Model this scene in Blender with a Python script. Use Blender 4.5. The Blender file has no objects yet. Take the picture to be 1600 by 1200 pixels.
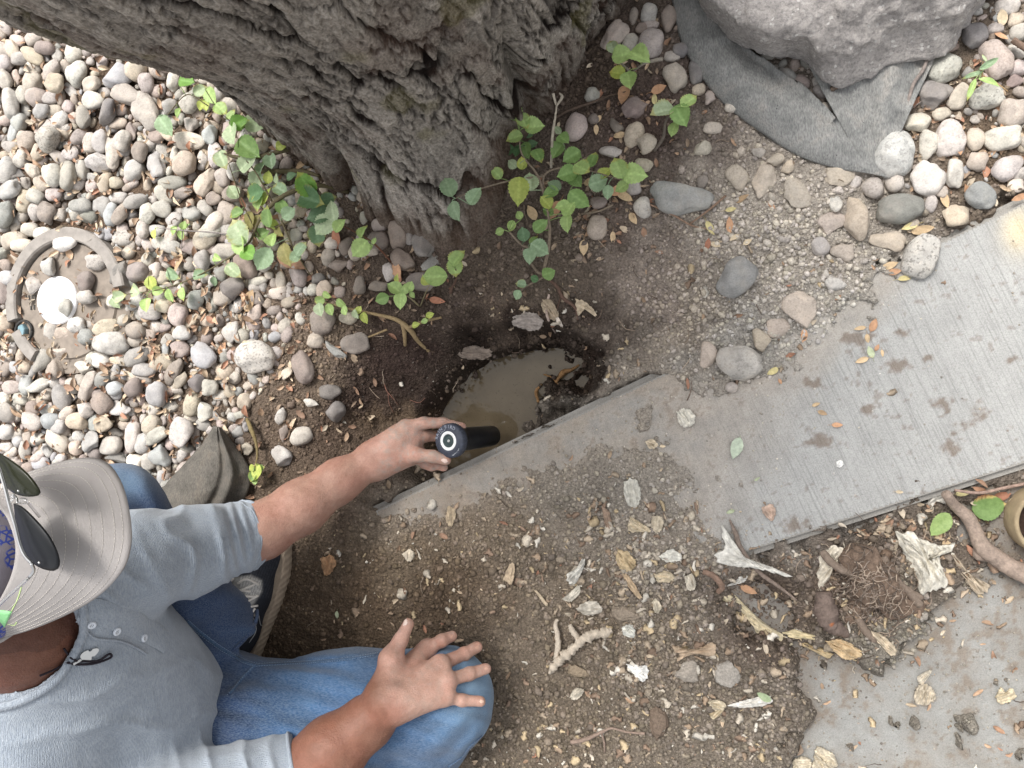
import bpy, math, random
import numpy as np
from mathutils import Vector, Matrix
from mathutils.bvhtree import BVHTree

# ------------------------------------------------------------------ camera, sky, sun, exposure
SC = bpy.context.scene
COL = SC.collection
H = 1.30                       # camera height above the soil, metres
TILT = math.radians(15.0)      # leaning away from straight down
F = 1208.0                     # focal length in photo pixels (1600 wide)
cd = bpy.data.cameras.new('camera'); cam = bpy.data.objects.new('camera', cd); COL.objects.link(cam)
cam.location = (0, 0, H); cam.rotation_euler = (0, TILT, 0)
cd.sensor_width = 36.0; cd.lens = 36.0 * F / 1600.0
cd.clip_start = 0.02; cd.clip_end = 200.0
SC.camera = cam

SUN_EL, SUN_AZ = math.radians(60), math.radians(118)      # azimuth: direction the light comes from, from +X towards +Y
w = bpy.data.worlds.new('World'); SC.world = w; w.use_nodes = True
nt = w.node_tree; bg = nt.nodes['Background']
sky = nt.nodes.new('ShaderNodeTexSky'); sky.sky_type = 'NISHITA'; sky.sun_disc = False
sky.sun_elevation = SUN_EL; sky.sun_rotation = math.pi / 2 - SUN_AZ
sky.air_density = 1.0; sky.dust_density = 4.0; sky.ozone_density = 1.0
hsv = nt.nodes.new('ShaderNodeHueSaturation'); hsv.inputs['Saturation'].default_value = 0.13
nt.links.new(sky.outputs[0], hsv.inputs['Color']); nt.links.new(hsv.outputs[0], bg.inputs['Color'])
bg.inputs['Strength'].default_value = 0.15
sd = bpy.data.lights.new('sun', 'SUN'); sd.energy = 1.8; sd.angle = math.radians(17); sd.color = (1.0, 0.965, 0.91)
sun = bpy.data.objects.new('sun', sd); COL.objects.link(sun)
sun.rotation_euler = Vector((-math.cos(SUN_EL) * math.cos(SUN_AZ), -math.cos(SUN_EL) * math.sin(SUN_AZ), -math.sin(SUN_EL))).to_track_quat('-Z', 'Y').to_euler()
SC.view_settings.view_transform = 'Standard'; SC.view_settings.look = 'None'
SC.view_settings.exposure = 0.98; SC.view_settings.gamma = 1.0
SC.cycles.max_bounces = 6; SC.cycles.diffuse_bounces = 3; SC.cycles.glossy_bounces = 3; SC.cycles.transmission_bounces = 3
SC.cycles.use_adaptive_sampling = True

# ------------------------------------------------------------------ pixel <-> world
CT, ST = math.cos(TILT), math.sin(TILT)
def ray(px, py):
    dx, dy = (px - 800.0) / F, (600.0 - py) / F
    return np.array([CT * dx - ST, dy, -ST * dx - CT])
def P(px, py, z=0.0):
    d = ray(px, py); t = (H - z) / -d[2]
    return np.array([0, 0, H]) + d * t
def mpp(px, py, z=0.0):
    d = ray(px, py); return (H - z) / -d[2] / F
def proj(X, Y, Z=0.0):
    """world -> photo pixel (arrays)"""
    x, y, z = X, Y, Z - H
    cx = CT * x - ST * z; cz = ST * x + CT * z
    return 800 + F * cx / -cz, 600 - F * y / -cz

# ------------------------------------------------------------------ noise
def _hash(ix, iy, iz, s):
    ix = ix.astype(np.uint32); iy = iy.astype(np.uint32); iz = iz.astype(np.uint32)
    h = ix * np.uint32(374761393) + iy * np.uint32(668265263) + iz * np.uint32(2147483647 - 57) + np.uint32(s * 974711 % 4294967291)
    h = (h ^ (h >> np.uint32(13))) * np.uint32(1274126177)
    h = (h ^ (h >> np.uint32(16))) * np.uint32(2246822519)
    return ((h ^ (h >> np.uint32(15))) & np.uint32(0xffffff)).astype(np.float64) / float(0x1000000)
def vnoise(x, y, z=None, s=1):
    """value noise -1..1"""
    if z is None: z = np.zeros_like(x)
    fx, fy, fz = np.floor(x), np.floor(y), np.floor(z)
    ix, iy, iz = [f.astype(np.int64) for f in (fx, fy, fz)]
    tx, ty, tz = x - fx, y - fy, z - fz
    tx, ty, tz = [t * t * t * (t * (t * 6 - 15) + 10) for t in (tx, ty, tz)]
    r = 0
    for dx in (0, 1):
        wx = tx if dx else 1 - tx
        for dy in (0, 1):
            wy = ty if dy else 1 - ty
            for dz in (0, 1):
                wz = tz if dz else 1 - tz
                r = r + wx * wy * wz * _hash(ix + dx, iy + dy, iz + dz, s)
    return r * 2 - 1
def fbm(x, y, z=None, s=1, octv=4, gain=0.5):
    r = 0; a = 1; n = 0
    for o in range(octv):
        r = r + a * vnoise(x * 2**o + 17.3 * o, y * 2**o - 9.1 * o, None if z is None else z * 2**o + 5.7 * o, s + o)
        n += a; a *= gain
    return r / n
def worley(x, y, s=1, jit=0.9):
    """2D cells: F1, F2, cell random"""
    ix, iy = np.floor(x).astype(np.int64), np.floor(y).astype(np.int64)
    f1 = np.full(x.shape, 9.0); f2 = np.full(x.shape, 9.0); cid = np.zeros(x.shape)
    zz = np.zeros_like(ix)
    for dx in (-1, 0, 1):
        for dy in (-1, 0, 1):
            a = ix + dx; b = iy + dy
            px = a + 0.5 + (_hash(a, b, zz, s) - 0.5) * jit; py = b + 0.5 + (_hash(a, b, zz, s + 7) - 0.5) * jit
            d = np.hypot(px - x, py - y); r = _hash(a, b, zz, s + 13)
            m = d < f1
            f2 = np.where(m, f1, np.minimum(f2, d)); cid = np.where(m, r, cid); f1 = np.where(m, d, f1)
    return f1, f2, cid
def sstep(a, b, x):
    t = np.clip((x - a) / (b - a), 0, 1); return t * t * (3 - 2 * t)
def seg_dist(X, Y, poly, closed=True):
    d = np.full(X.shape, 1e9); n = len(poly)
    for i in range(n if closed else n - 1):
        ax, ay = poly[i][:2]; bx, by = poly[(i + 1) % n][:2]
        vx, vy = bx - ax, by - ay; L = vx * vx + vy * vy + 1e-12
        t = np.clip(((X - ax) * vx + (Y - ay) * vy) / L, 0, 1)
        d = np.minimum(d, np.hypot(X - ax - t * vx, Y - ay - t * vy))
    return d
def poly_sd(X, Y, poly):
    """signed distance, positive inside"""
    ins = np.zeros(X.shape, bool); n = len(poly)
    for i in range(n):
        ax, ay = poly[i][:2]; bx, by = poly[(i + 1) % n][:2]
        c = ((ay > Y) != (by > Y)) & (X < (bx - ax) * (Y - ay) / (by - ay + 1e-12) + ax)
        ins ^= c
    d = seg_dist(X, Y, poly)
    return np.where(ins, d, -d)
_pc = {}
def psd(px, py, poly):
    """cached signed distance in photo pixels"""
    k = id(poly)
    if k not in _pc:
        xs, ys = np.meshgrid(np.arange(-420, 2100, 4.0), np.arange(-320, 1520, 4.0)); _pc[k] = poly_sd(xs, ys, poly)
    g = _pc[k]; return g[min(max(int((py + 320) / 4 + .5), 0), g.shape[0] - 1), min(max(int((px + 420) / 4 + .5), 0), g.shape[1] - 1)]
def wpoly(pts, z=0.0): return [tuple(P(x, y, z)) for x, y in pts]
def s2l(c):
    """sRGB 0..255 -> linear"""
    c = np.array(c, float) / 255.0
    return tuple(np.where(c <= 0.04045, c / 12.92, ((c + 0.055) / 1.055) ** 2.4))

# ------------------------------------------------------------------ mesh building
def new_mesh(name, V, Fc, mats=None, parent=None, smooth=True, col=None, cname='tint', fmat=None, loc=None):
    """V (n,3) array; Fc list of tuples or (m,k) array; col (n,4) point colours"""
    me = bpy.data.meshes.new(name)
    V = np.asarray(V, np.float64)
    if loc is not None: V = V - np.asarray(loc)
    if isinstance(Fc, np.ndarray):
        m, k = Fc.shape
        me.vertices.add(len(V)); me.vertices.foreach_set('co', V.astype(np.float32).ravel())
        me.loops.add(m * k); me.loops.foreach_set('vertex_index', Fc.astype(np.int32).ravel())
        me.polygons.add(m); me.polygons.foreach_set('loop_start', np.arange(0, m * k, k, dtype=np.int32))
        me.polygons.foreach_set('loop_total', np.full(m, k, np.int32)) if False else None
        me.update(calc_edges=True)
    else:
        me.from_pydata([tuple(v) for v in V], [], [tuple(f) for f in Fc]); me.update()
    if col is not None:
        at = me.color_attributes.new(cname, 'FLOAT_COLOR', 'POINT')
        at.data.foreach_set('color', np.asarray(col, np.float32).ravel())
    if smooth: me.polygons.foreach_set('use_smooth', np.ones(len(me.polygons), bool))
    for m_ in (mats if isinstance(mats, (list, tuple)) else [mats]):
        if m_ is not None: me.materials.append(m_)
    if fmat is not None: me.polygons.foreach_set('material_index', np.asarray(fmat, np.int32))
    o = bpy.data.objects.new(name, me); COL.objects.link(o)
    if loc is not None: o.location = tuple(loc)
    if parent is not None:
        o.parent = parent
        if parent.location.length > 0: o.matrix_parent_inverse = Matrix.Translation(-parent.location)
    return o
def tag(o, label=None, cat=None, group=None, kind=None):
    if label: o['label'] = label
    if cat: o['category'] = cat
    if group: o['group'] = group
    if kind: o['kind'] = kind
    return o
def empty(name, loc, label, cat, group=None):
    o = bpy.data.objects.new(name, None); COL.objects.link(o); o.location = tuple(loc); o.empty_display_size = 0.02
    return tag(o, label, cat, group)
class MB:
    def __init__(s): s.v = []; s.f = []; s.c = []; s.n = 0; s.mi = []
    def add(s, V, Fc, c=(1, 1, 1, 1), mi=0):
        V = np.asarray(V, float); s.v.append(V)
        s.f += [tuple(int(i) + s.n for i in f) for f in Fc]
        c = np.asarray(c, float)
        s.c.append(np.tile(c, (len(V), 1)) if c.ndim == 1 else c); s.mi += [mi] * len(Fc); s.n += len(V)
    def build(s, name, mats, parent=None, smooth=True, loc=None):
        return new_mesh(name, np.vstack(s.v), s.f, mats, parent, smooth, np.vstack(s.c), fmat=s.mi if max(s.mi) else None, loc=loc)
def frame(d):
    d = np.asarray(d, float); d = d / (np.linalg.norm(d) + 1e-12)
    a = np.array([0, 0, 1.0]) if abs(d[2]) < 0.9 else np.array([1.0, 0, 0])
    u = np.cross(a, d); u /= np.linalg.norm(u); return u, np.cross(d, u), d
def tube(pts, rad, n=8, cap=True, rough=0.0, rng=None):
    pts = np.asarray(pts, float); m = len(pts)
    if np.isscalar(rad): rad = [rad] * m
    V = []; T = np.gradient(pts, axis=0); u, v, _ = frame(T[0])
    for i in range(m):
        d = T[i] / (np.linalg.norm(T[i]) + 1e-12)
        u = u - d * np.dot(u, d); u /= np.linalg.norm(u); v = np.cross(d, u)
        for k in range(n):
            a = 2 * math.pi * k / n
            r = rad[i] * (1 + (rng.uniform(-rough, rough) if rng else 0))
            V.append(pts[i] + r * (math.cos(a) * u + math.sin(a) * v))
    Fc = [(i * n + k, i * n + (k + 1) % n, (i + 1) * n + (k + 1) % n, (i + 1) * n + k) for i in range(m - 1) for k in range(n)]
    if cap: Fc += [tuple(range(n))[::-1], tuple((m - 1) * n + k for k in range(n))]
    return np.array(V), Fc
def spline(pts, n=24):
    """Catmull-Rom through pts"""
    p = np.asarray(pts, float); p = np.vstack([2 * p[0] - p[1], p, 2 * p[-1] - p[-2]]); out = []
    m = len(p) - 3
    for t in np.linspace(0, m, n):
        i = min(int(t), m - 1); f = t - i; a, b, c, d = p[i:i + 4]
        out.append(0.5 * (2 * b + (c - a) * f + (2 * a - 5 * b + 4 * c - d) * f * f + (3 * b - a - 3 * c + d) * f**3))
    return np.array(out)
_ico = {}
def ico(sub):
    if sub not in _ico:
        import bmesh
        bm = bmesh.new(); bmesh.ops.create_icosphere(bm, subdivisions=sub, radius=1.0)
        _ico[sub] = (np.array([v.co[:] for v in bm.verts]), [tuple(v.index for v in f.verts) for f in bm.faces]); bm.free()
    return _ico[sub]
def rotz(a):
    c, s = math.cos(a), math.sin(a); return np.array([[c, -s, 0], [s, c, 0], [0, 0, 1.0]])
def rot3(rx, ry, rz):
    return np.array(Matrix.Rotation(rz, 3, 'Z') @ Matrix.Rotation(ry, 3, 'Y') @ Matrix.Rotation(rx, 3, 'X'))

# ------------------------------------------------------------------ materials
def mat(name, rough=0.8, spec=0.3):
    m = bpy.data.materials.new(name); m.use_nodes = True
    b = m.node_tree.nodes['Principled BSDF']; b.inputs['Roughness'].default_value = rough
    b.inputs['Specular IOR Level'].default_value = spec
    return m, m.node_tree, b
def nd(nt, typ, **kw):
    n = nt.nodes.new(typ)
    for k, v in kw.items():
        if k.startswith('i_'): n.inputs[k[2:].replace('_', ' ')].default_value = v
        else: setattr(n, k, v)
    return n
def noise_n(nt, co, scale, detail=4, rough=0.55, dist=0.0):
    n = nt.nodes.new('ShaderNodeTexNoise'); n.inputs['Scale'].default_value = scale; n.inputs['Detail'].default_value = detail
    n.inputs['Roughness'].default_value = rough; n.inputs['Distortion'].default_value = dist
    nt.links.new(co, n.inputs['Vector']); return n.outputs['Fac']
def ramp_n(nt, fac, stops):
    r = nt.nodes.new('ShaderNodeValToRGB'); cr = r.color_ramp
    while len(cr.elements) < len(stops): cr.elements.new(0.5)
    for e, (p, c) in zip(cr.elements, stops):
        e.position = p; e.color = (*c, 1) if len(c) == 3 else c
    nt.links.new(fac, r.inputs[0]); return r.outputs[0]
def mix_n(nt, fac, a, b, mode='MIX'):
    m = nt.nodes.new('ShaderNodeMix'); m.data_type = 'RGBA'; m.blend_type = mode
    for sock, v in ((m.inputs[0], fac), (m.inputs[6], a), (m.inputs[7], b)):
        if hasattr(v, 'links') or isinstance(v, bpy.types.NodeSocket): nt.links.new(v, sock)
        else: sock.default_value = v if not isinstance(v, tuple) or len(v) == 4 else (*v, 1)
    return m.outputs[2]
def math_n(nt, op, a, b=None, clamp=False):
    m = nt.nodes.new('ShaderNodeMath'); m.operation = op; m.use_clamp = clamp
    for i, v in enumerate((a, b)):
        if v is None: continue
        if isinstance(v, bpy.types.NodeSocket): nt.links.new(v, m.inputs[i])
        else: m.inputs[i].default_value = v
    return m.outputs[0]
def bump_n(nt, b, h, dist, strength=1.0, prev=None):
    n = nt.nodes.new('ShaderNodeBump'); n.inputs['Distance'].default_value = dist; n.inputs['Strength'].default_value = strength
    nt.links.new(h, n.inputs['Height'])
    if prev is not None: nt.links.new(prev, n.inputs['Normal'])
    nt.links.new(n.outputs[0], b.inputs['Normal']); return n.outputs[0]
def coord(nt, scale=None, kind='Object'):
    t = nt.nodes.new('ShaderNodeTexCoord').outputs[kind]
    if scale is None: return t
    mp = nt.nodes.new('ShaderNodeMapping'); mp.inputs['Scale'].default_value = scale; nt.links.new(t, mp.inputs[0]); return mp.outputs[0]
def attr_n(nt, name='tint'):
    a = nt.nodes.new('ShaderNodeAttribute'); a.attribute_name = name; return a
def bc(nt, b, c):
    if isinstance(c, bpy.types.NodeSocket): nt.links.new(c, b.inputs['Base Color'])
    else: b.inputs['Base Color'].default_value = (*c, 1)

def m_stone():
    m, nt, b = mat('river_stone', 0.75, 0.25); co = coord(nt); A = attr_n(nt)
    geo = nt.nodes.new('ShaderNodeNewGeometry'); co = geo.outputs['Position']
    big = noise_n(nt, co, 45, 4, 0.6); fine = noise_n(nt, co, 420, 3, 0.6)
    c = mix_n(nt, 1.0, A.outputs['Color'], ramp_n(nt, big, [(0.25, (0.72, 0.72, 0.72)), (0.5, (1, 1, 1)), (0.78, (1.18, 1.15, 1.1))]), 'MULTIPLY')
    sp = nt.nodes.new('ShaderNodeTexVoronoi'); sp.inputs['Scale'].default_value = 330; nt.links.new(co, sp.inputs['Vector'])
    spk = ramp_n(nt, sp.outputs['Color'], [(0.0, (0.25, 0.25, 0.25)), (0.28, (0.5, 0.5, 0.5)), (0.34, (1, 1, 1)), (0.8, (1, 1, 1)), (1.0, (1.35, 1.3, 1.25))])
    c2 = mix_n(nt, 1.0, c, spk, 'MULTIPLY')
    c = mix_n(nt, A.outputs['Alpha'], c, c2)
    c = mix_n(nt, 0.5, c, mix_n(nt, 1.0, c, ramp_n(nt, fine, [(0.3, (0.7, 0.7, 0.7)), (0.6, (1.15, 1.15, 1.15))]), 'MULTIPLY'))
    dust = ramp_n(nt, noise_n(nt, co, 22, 5, 0.65), [(0.5, (0, 0, 0)), (0.75, (0.55, 0.55, 0.55))])
    c = mix_n(nt, dust, c, (0.36, 0.32, 0.28))
    bc(nt, b, c); p = bump_n(nt, b, big, 0.004, 0.35); bump_n(nt, b, fine, 0.0012, 0.5, p)
    return m
def m_simple_tint(name, rough, scale, bump, var=0.25, spec=0.3, alpha_trans=False):
    m, nt, b = mat(name, rough, spec); co = nt.nodes.new('ShaderNodeNewGeometry').outputs['Position']; A = attr_n(nt)
    n = noise_n(nt, co, scale, 4, 0.6)
    c = mix_n(nt, 1.0, A.outputs['Color'], ramp_n(nt, n, [(0.25, (1 - var,) * 3), (0.75, (1 + var,) * 3)]), 'MULTIPLY')
    bc(nt, b, c); bump_n(nt, b, n, bump, 0.6)
    return m
M = {}
M['stone'] = m_stone()
M['soil_bits'] = m_simple_tint('crumbled_soil', 0.95, 300, 0.002, 0.35, 0.1)
M['wood_pale'] = m_simple_tint('bare_wood', 0.8, 260, 0.0015, 0.22, 0.2)
M['dry_leaf'] = m_simple_tint('dry_leaf', 0.65, 180, 0.001, 0.25, 0.3)
M['stem'] = m_simple_tint('stem_bark', 0.8, 240, 0.0015, 0.3, 0.2)
# ------------------------------------------------------------------ ground sheet with the dug hole
RIM = [(478, 640), (505, 575), (560, 540), (600, 520), (660, 512), (720, 505), (780, 500), (850, 503), (905, 518), (945, 545), (952, 575), (940, 602), (905, 640), (620, 776), (560, 796), (505, 760), (480, 700)]
DEEP = [(684, 700), (692, 655), (712, 618), (742, 588), (785, 566), (835, 553), (880, 550), (912, 560), (924, 585), (908, 612), (890, 640), (800, 690), (730, 730), (690, 735)]
WZ = -0.118                     # water level
SLAB_EXP = [(1475, 372), (1640, 280), (1640, 715), (1180, 872), (1125, 850), (1112, 790), (1075, 750), (1050, 700), (1060, 650), (1100, 622), (1200, 596), (1262, 562), (1300, 515), (1345, 470), (1385, 425)]
EDGE_EXP = [(578, 792), (800, 686), (1018, 581), (1050, 592), (1085, 640), (1040, 690), (960, 690), (900, 702), (850, 716), (810, 740), (770, 752), (700, 775), (640, 794), (600, 806)]
LOW_EXP = [(1235, 1015), (1300, 1030), (1370, 1052), (1430, 1010), (1470, 950), (1530, 905), (1640, 890), (1640, 1240), (1215, 1240), (1235, 1170), (1262, 1110), (1250, 1060)]
LOW2_EXP = [(1145, 925), (1190, 915), (1235, 950), (1245, 1000), (1200, 1010), (1150, 985)]
LOW3_EXP = [(1500, 800), (1600, 770), (1640, 760), (1640, 900), (1560, 870), (1510, 850)]
BED_L = [(-400, -300), (300, -300), (520, 250), (600, 330), (560, 430), (470, 480), (440, 560), (380, 640), (380, 700), (300, 800), (150, 1000), (-400, 1300)]
BED_R = [(1040, -300), (2000, -300), (2000, 280), (1600, 290), (1440, 395), (1360, 370), (1330, 290), (1400, 270), (1200, 200), (1090, 90)]
STEP = 0.0028
def axis(lo, hi, far):
    a = list(np.arange(lo, hi, STEP)); s = STEP; x = a[-1]
    while x < far: s *= 1.35; x += s; a.append(x)
    s = STEP; x = a[0]; b = []
    while x > -far: s *= 1.35; x -= s; b.append(x)
    return np.array(b[::-1] + a)
gx = axis(-1.52, 0.50, 60); gy = axis(-0.78, 0.80, 60)
GX, GY = np.meshgrid(gx, gy)
near = (GX > -1.9) & (GX < 1.1) & (GY > -1.3) & (GY < 1.3)
PX, PY = proj(np.where(near, GX, 0), np.where(near, GY, 0)); PX = np.where(near, PX, 3000); PY = np.where(near, PY, 3000)
n1 = fbm(GX * 9, GY * 9, s=3, octv=3); n2 = fbm(GX * 40, GY * 40, s=11, octv=4); n3 = fbm(GX * 25 + 3, GY * 25, s=23, octv=3)
jx, jy = PX + 26 * n3 + 10 * n2, PY + 22 * n2 + 14 * n3
jx2 = PX + 48 * n3 + 30 * n2 + 16 * fbm(GX * 110, GY * 110, s=151, octv=3); jy2 = PY + 30 * n2 + 24 * n3 + 16 * fbm(GX * 110 + 7, GY * 110, s=157, octv=3)
def soft(poly, w): return sstep(-w, w, poly_sd(jx, jy, poly))
inner = near & (PX > -300) & (PX < 1900) & (PY > -300) & (PY < 1500)
# pit
rimw = wpoly(RIM); sd_r = poly_sd(GX + 0.008 * n3, GY + 0.008 * n2, rimw)
open_rim = seg_dist(GX, GY, rimw[13:] + rimw[:13], closed=False)
din = np.where(sd_r > 0, open_rim, 0)
topm = sstep(640, 760, PX) * sstep(640, 560, PY)
wdt = 0.014 + 0.13 * sstep(840, 560, PX) * (0.45 + 0.55 * sstep(520, 600, PY))
dish = sstep(0, 1, din / wdt)
sd_d = poly_sd(GX + 0.006 * n3, GY + 0.006 * n2, wpoly(DEEP, WZ))
deep = sstep(-0.035 + 0.016 * topm, 0.012 - 0.006 * topm, sd_d)
clump = sstep(812, 846, PX + 22 * n3 + 0.35 * (PY - 590)) * sstep(985, 945, PX) * sstep(-0.03, -0.005, sd_d)
z = -(0.050 + 0.028 * topm) * dish - 0.100 * deep * dish - 0.012 * dish * n3 - 0.006 * dish * n2
z = z + clump * deep * (0.072 + 0.070 * n3 + 0.060 * n2)
# clods and crumbs
f1, f2, cid = worley(GX * 75 + 0.5 * n2, GY * 75, 5); g1, g2, gid = worley(GX * 170, GY * 170 + 0.5 * n2, 9)
crumb = np.clip(0.25 + 0.9 * sstep(-0.15, 0.35, n1 + 0.35 * n3), 0, 1) * (1 - 0.65 * dish)
smoothz = np.exp(-(((PX - 1120) / 110) ** 2 + ((PY - 660) / 110) ** 2)) + np.exp(-(((PX - 1180) / 60) ** 2 + ((PY - 235) / 40) ** 2))
crumb = crumb * (1 - np.clip(smoothz, 0, 0.85))
z = z + crumb * (0.0050 * np.sqrt(np.clip(1 - f1, 0, 1)) * (0.4 + cid) - 0.003 + 0.0022 * (1 - g1) * (0.3 + gid)) + 0.0045 * n1 + 0.002 * n2
# level of the regions
bedl = soft(BED_L, 30); bedr = soft(BED_R, 25)
z = z - 0.012 * bedl - 0.012 * bedr
over = poly_sd(GX, GY, [tuple(P(585, 790)), tuple(P(1600, 305)), (60, 28.8), (60, -23), tuple(P(1600, 735)), tuple(P(1180, 868)), (-0.60, -0.53)])
lowband = soft([(1240, 860), (1700, 700), (1700, 930), (1480, 930), (1400, 1000), (1250, 1010), (1130, 960), (1150, 890)], 25)
z = z - 0.020 * lowband
heap = np.exp(-(((PX - 1330) / 95) ** 2 + ((PY - 925) / 75) ** 2)); z = z + 0.030 * heap * (1 + 0.5 * n3)
z = z + 0.0045 * sstep(-0.01, 0.03, over) * (0.35 + 0.65 * sstep(10, 70, -np.maximum(poly_sd(PX, PY, SLAB_EXP), poly_sd(PX, PY, EDGE_EXP))))          # soil lies over the slab
leftp = sstep(1560, 1420, PX); ex1 = sstep(-9, 9, poly_sd(PX + (jx2 - PX) * (.35 + .65 * leftp), PY + (jy2 - PY) * (.35 + .65 * leftp), SLAB_EXP)); upside = sstep(0.030, 0.055, seg_dist(GX, GY, [tuple(P(585, 790)), tuple(P(1600, 305))], False)); ex2 = sstep(-7, 7, poly_sd(PX + (jx2 - PX) * (.2 + .7 * upside), PY + (jy2 - PY) * (.2 + .7 * upside), EDGE_EXP))
film = ex1 * sstep(0.14, 0.44, n3 * 0.6 + n2 * 0.5) * sstep(1400, 1200, PX) * 0.9
film2 = ex2 * sstep(0.06, 0.34, n3 * 0.6 + n2 * 0.5) * sstep(0.022, 0.045, seg_dist(GX, GY, [tuple(P(585, 790)), tuple(P(1600, 305))], False))
z = np.where(inner, z - 0.030 * np.clip(np.maximum(ex1 - film, ex2 - film2), 0, 1), z)
low = np.maximum(np.maximum(soft(LOW_EXP, 14), soft(LOW2_EXP, 10)), soft(LOW3_EXP, 12))
lowspot = low * sstep(0.34, 0.55, n3 * 0.7 + n2 * 0.4)
z = np.where(inner, z - (0.052 + 0.0 * z) * np.clip(low - 0.9 * lowspot, 0, 1), z - 0.02)
# shallow slope outside the picture so the soil meets the slabs
soilz = z.copy()
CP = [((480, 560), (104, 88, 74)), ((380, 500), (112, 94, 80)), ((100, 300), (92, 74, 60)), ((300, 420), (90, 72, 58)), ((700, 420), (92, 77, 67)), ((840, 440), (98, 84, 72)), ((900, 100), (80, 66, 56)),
      ((620, 560), (62, 48, 42)), ((740, 530), (46, 36, 30)), ((850, 520), (46, 36, 30)), ((930, 555), (52, 40, 33)), ((880, 580), (58, 45, 36)), ((820, 490), (96, 80, 68)), ((620, 660), (96, 78, 62)), ((560, 610), (62, 49, 42)), ((560, 720), (88, 72, 60)), ((640, 620), (56, 44, 38)),  # hole's upper wall: damp soil, darkened further as painted shade of the bank
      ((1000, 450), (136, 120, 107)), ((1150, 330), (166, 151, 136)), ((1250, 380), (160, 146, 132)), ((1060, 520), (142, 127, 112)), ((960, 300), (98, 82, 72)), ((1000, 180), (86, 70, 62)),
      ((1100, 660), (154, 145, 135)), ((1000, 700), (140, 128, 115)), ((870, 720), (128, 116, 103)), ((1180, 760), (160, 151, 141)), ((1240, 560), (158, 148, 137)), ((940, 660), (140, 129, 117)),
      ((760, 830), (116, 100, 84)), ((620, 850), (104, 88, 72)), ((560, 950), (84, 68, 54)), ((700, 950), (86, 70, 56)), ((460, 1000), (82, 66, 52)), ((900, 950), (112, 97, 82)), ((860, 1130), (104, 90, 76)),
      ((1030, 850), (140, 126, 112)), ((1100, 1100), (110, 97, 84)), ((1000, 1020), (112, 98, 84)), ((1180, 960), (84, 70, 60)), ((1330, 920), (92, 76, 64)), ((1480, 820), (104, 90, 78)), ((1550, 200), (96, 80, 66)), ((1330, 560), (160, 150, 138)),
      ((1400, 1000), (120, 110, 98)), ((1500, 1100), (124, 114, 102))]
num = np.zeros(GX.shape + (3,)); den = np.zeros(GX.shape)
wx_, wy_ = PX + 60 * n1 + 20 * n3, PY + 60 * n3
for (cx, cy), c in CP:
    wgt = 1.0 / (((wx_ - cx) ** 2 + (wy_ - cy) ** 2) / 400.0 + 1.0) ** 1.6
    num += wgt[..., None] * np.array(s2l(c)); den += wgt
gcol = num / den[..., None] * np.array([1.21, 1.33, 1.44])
dsc = np.array(s2l((158, 148, 136))); nb_ = np.maximum(sstep(-75, 5, poly_sd(jx, jy, EDGE_EXP)) * sstep(500, 640, PX), sstep(-60, 5, poly_sd(jx, jy, SLAB_EXP)) * sstep(1330, 1180, PX))[..., None] * (0.75 + 0.25 * n2)[..., None]
nb_ = nb_ * (1 - np.clip(dish, 0, 1))[..., None]; gcol = gcol * (1 - 0.72 * nb_) + dsc * 0.72 * nb_
gcol = gcol * (1 + 0.18 * n2 + 0.10 * (cid - 0.5) * crumb)[..., None]
wet = np.clip(dish * sstep(1000, 600, PX) * 1.0 + sstep(0.028, 0.0, np.abs(soilz - WZ)) * 0.8 * dish, 0, 1)
nyx, nxx = GX.shape
V = np.stack([GX.ravel(), GY.ravel(), z.ravel()], 1)
idx = np.arange(nxx * nyx).reshape(nyx, nxx)
Fq = np.stack([idx[:-1, :-1].ravel(), idx[:-1, 1:].ravel(), idx[1:, 1:].ravel(), idx[1:, :-1].ravel()], 1)
def m_soil():
    m, nt, b = mat('soil', 0.95, 0.12); A = attr_n(nt); co = nt.nodes.new('ShaderNodeNewGeometry').outputs['Position']
    fine = noise_n(nt, co, 260, 5, 0.7); mid = noise_n(nt, co, 60, 4, 0.6)
    vo = nt.nodes.new('ShaderNodeTexVoronoi'); vo.inputs['Scale'].default_value = 210; nt.links.new(co, vo.inputs['Vector'])
    vo2 = nt.nodes.new('ShaderNodeTexVoronoi'); vo2.inputs['Scale'].default_value = 430; nt.links.new(co, vo2.inputs['Vector'])
    c = mix_n(nt, 1.0, A.outputs['Color'], ramp_n(nt, fine, [(0.3, (0.58, 0.56, 0.54)), (0.52, (1, 1, 1)), (0.75, (1.5, 1.48, 1.45))]), 'MULTIPLY')
    c = mix_n(nt, 0.5, c, mix_n(nt, 1.0, c, ramp_n(nt, vo.outputs['Color'], [(0.0, (0.65, 0.65, 0.65)), (1, (1.4, 1.37, 1.33))]), 'MULTIPLY'))
    spk = ramp_n(nt, vo2.outputs['Color'], [(0.93, (0, 0, 0)), (0.96, (1, 1, 1))])
    c = mix_n(nt, spk, c, mix_n(nt, 0.35, c, (0.5, 0.46, 0.4)))
    bc(nt, b, c)
    r = math_n(nt, 'SUBTRACT', 0.95, math_n(nt, 'MULTIPLY', A.outputs['Alpha'], 0.42)); nt.links.new(r, b.inputs['Roughness'])
    p = bump_n(nt, b, fine, 0.005, 0.8); bump_n(nt, b, vo.outputs['Distance'], -0.005, 0.7, p)
    return m
M['soil'] = m_soil()
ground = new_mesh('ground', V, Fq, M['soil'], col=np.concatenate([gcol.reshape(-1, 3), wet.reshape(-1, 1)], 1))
tag(ground, kind='structure')
from bisect import bisect
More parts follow.
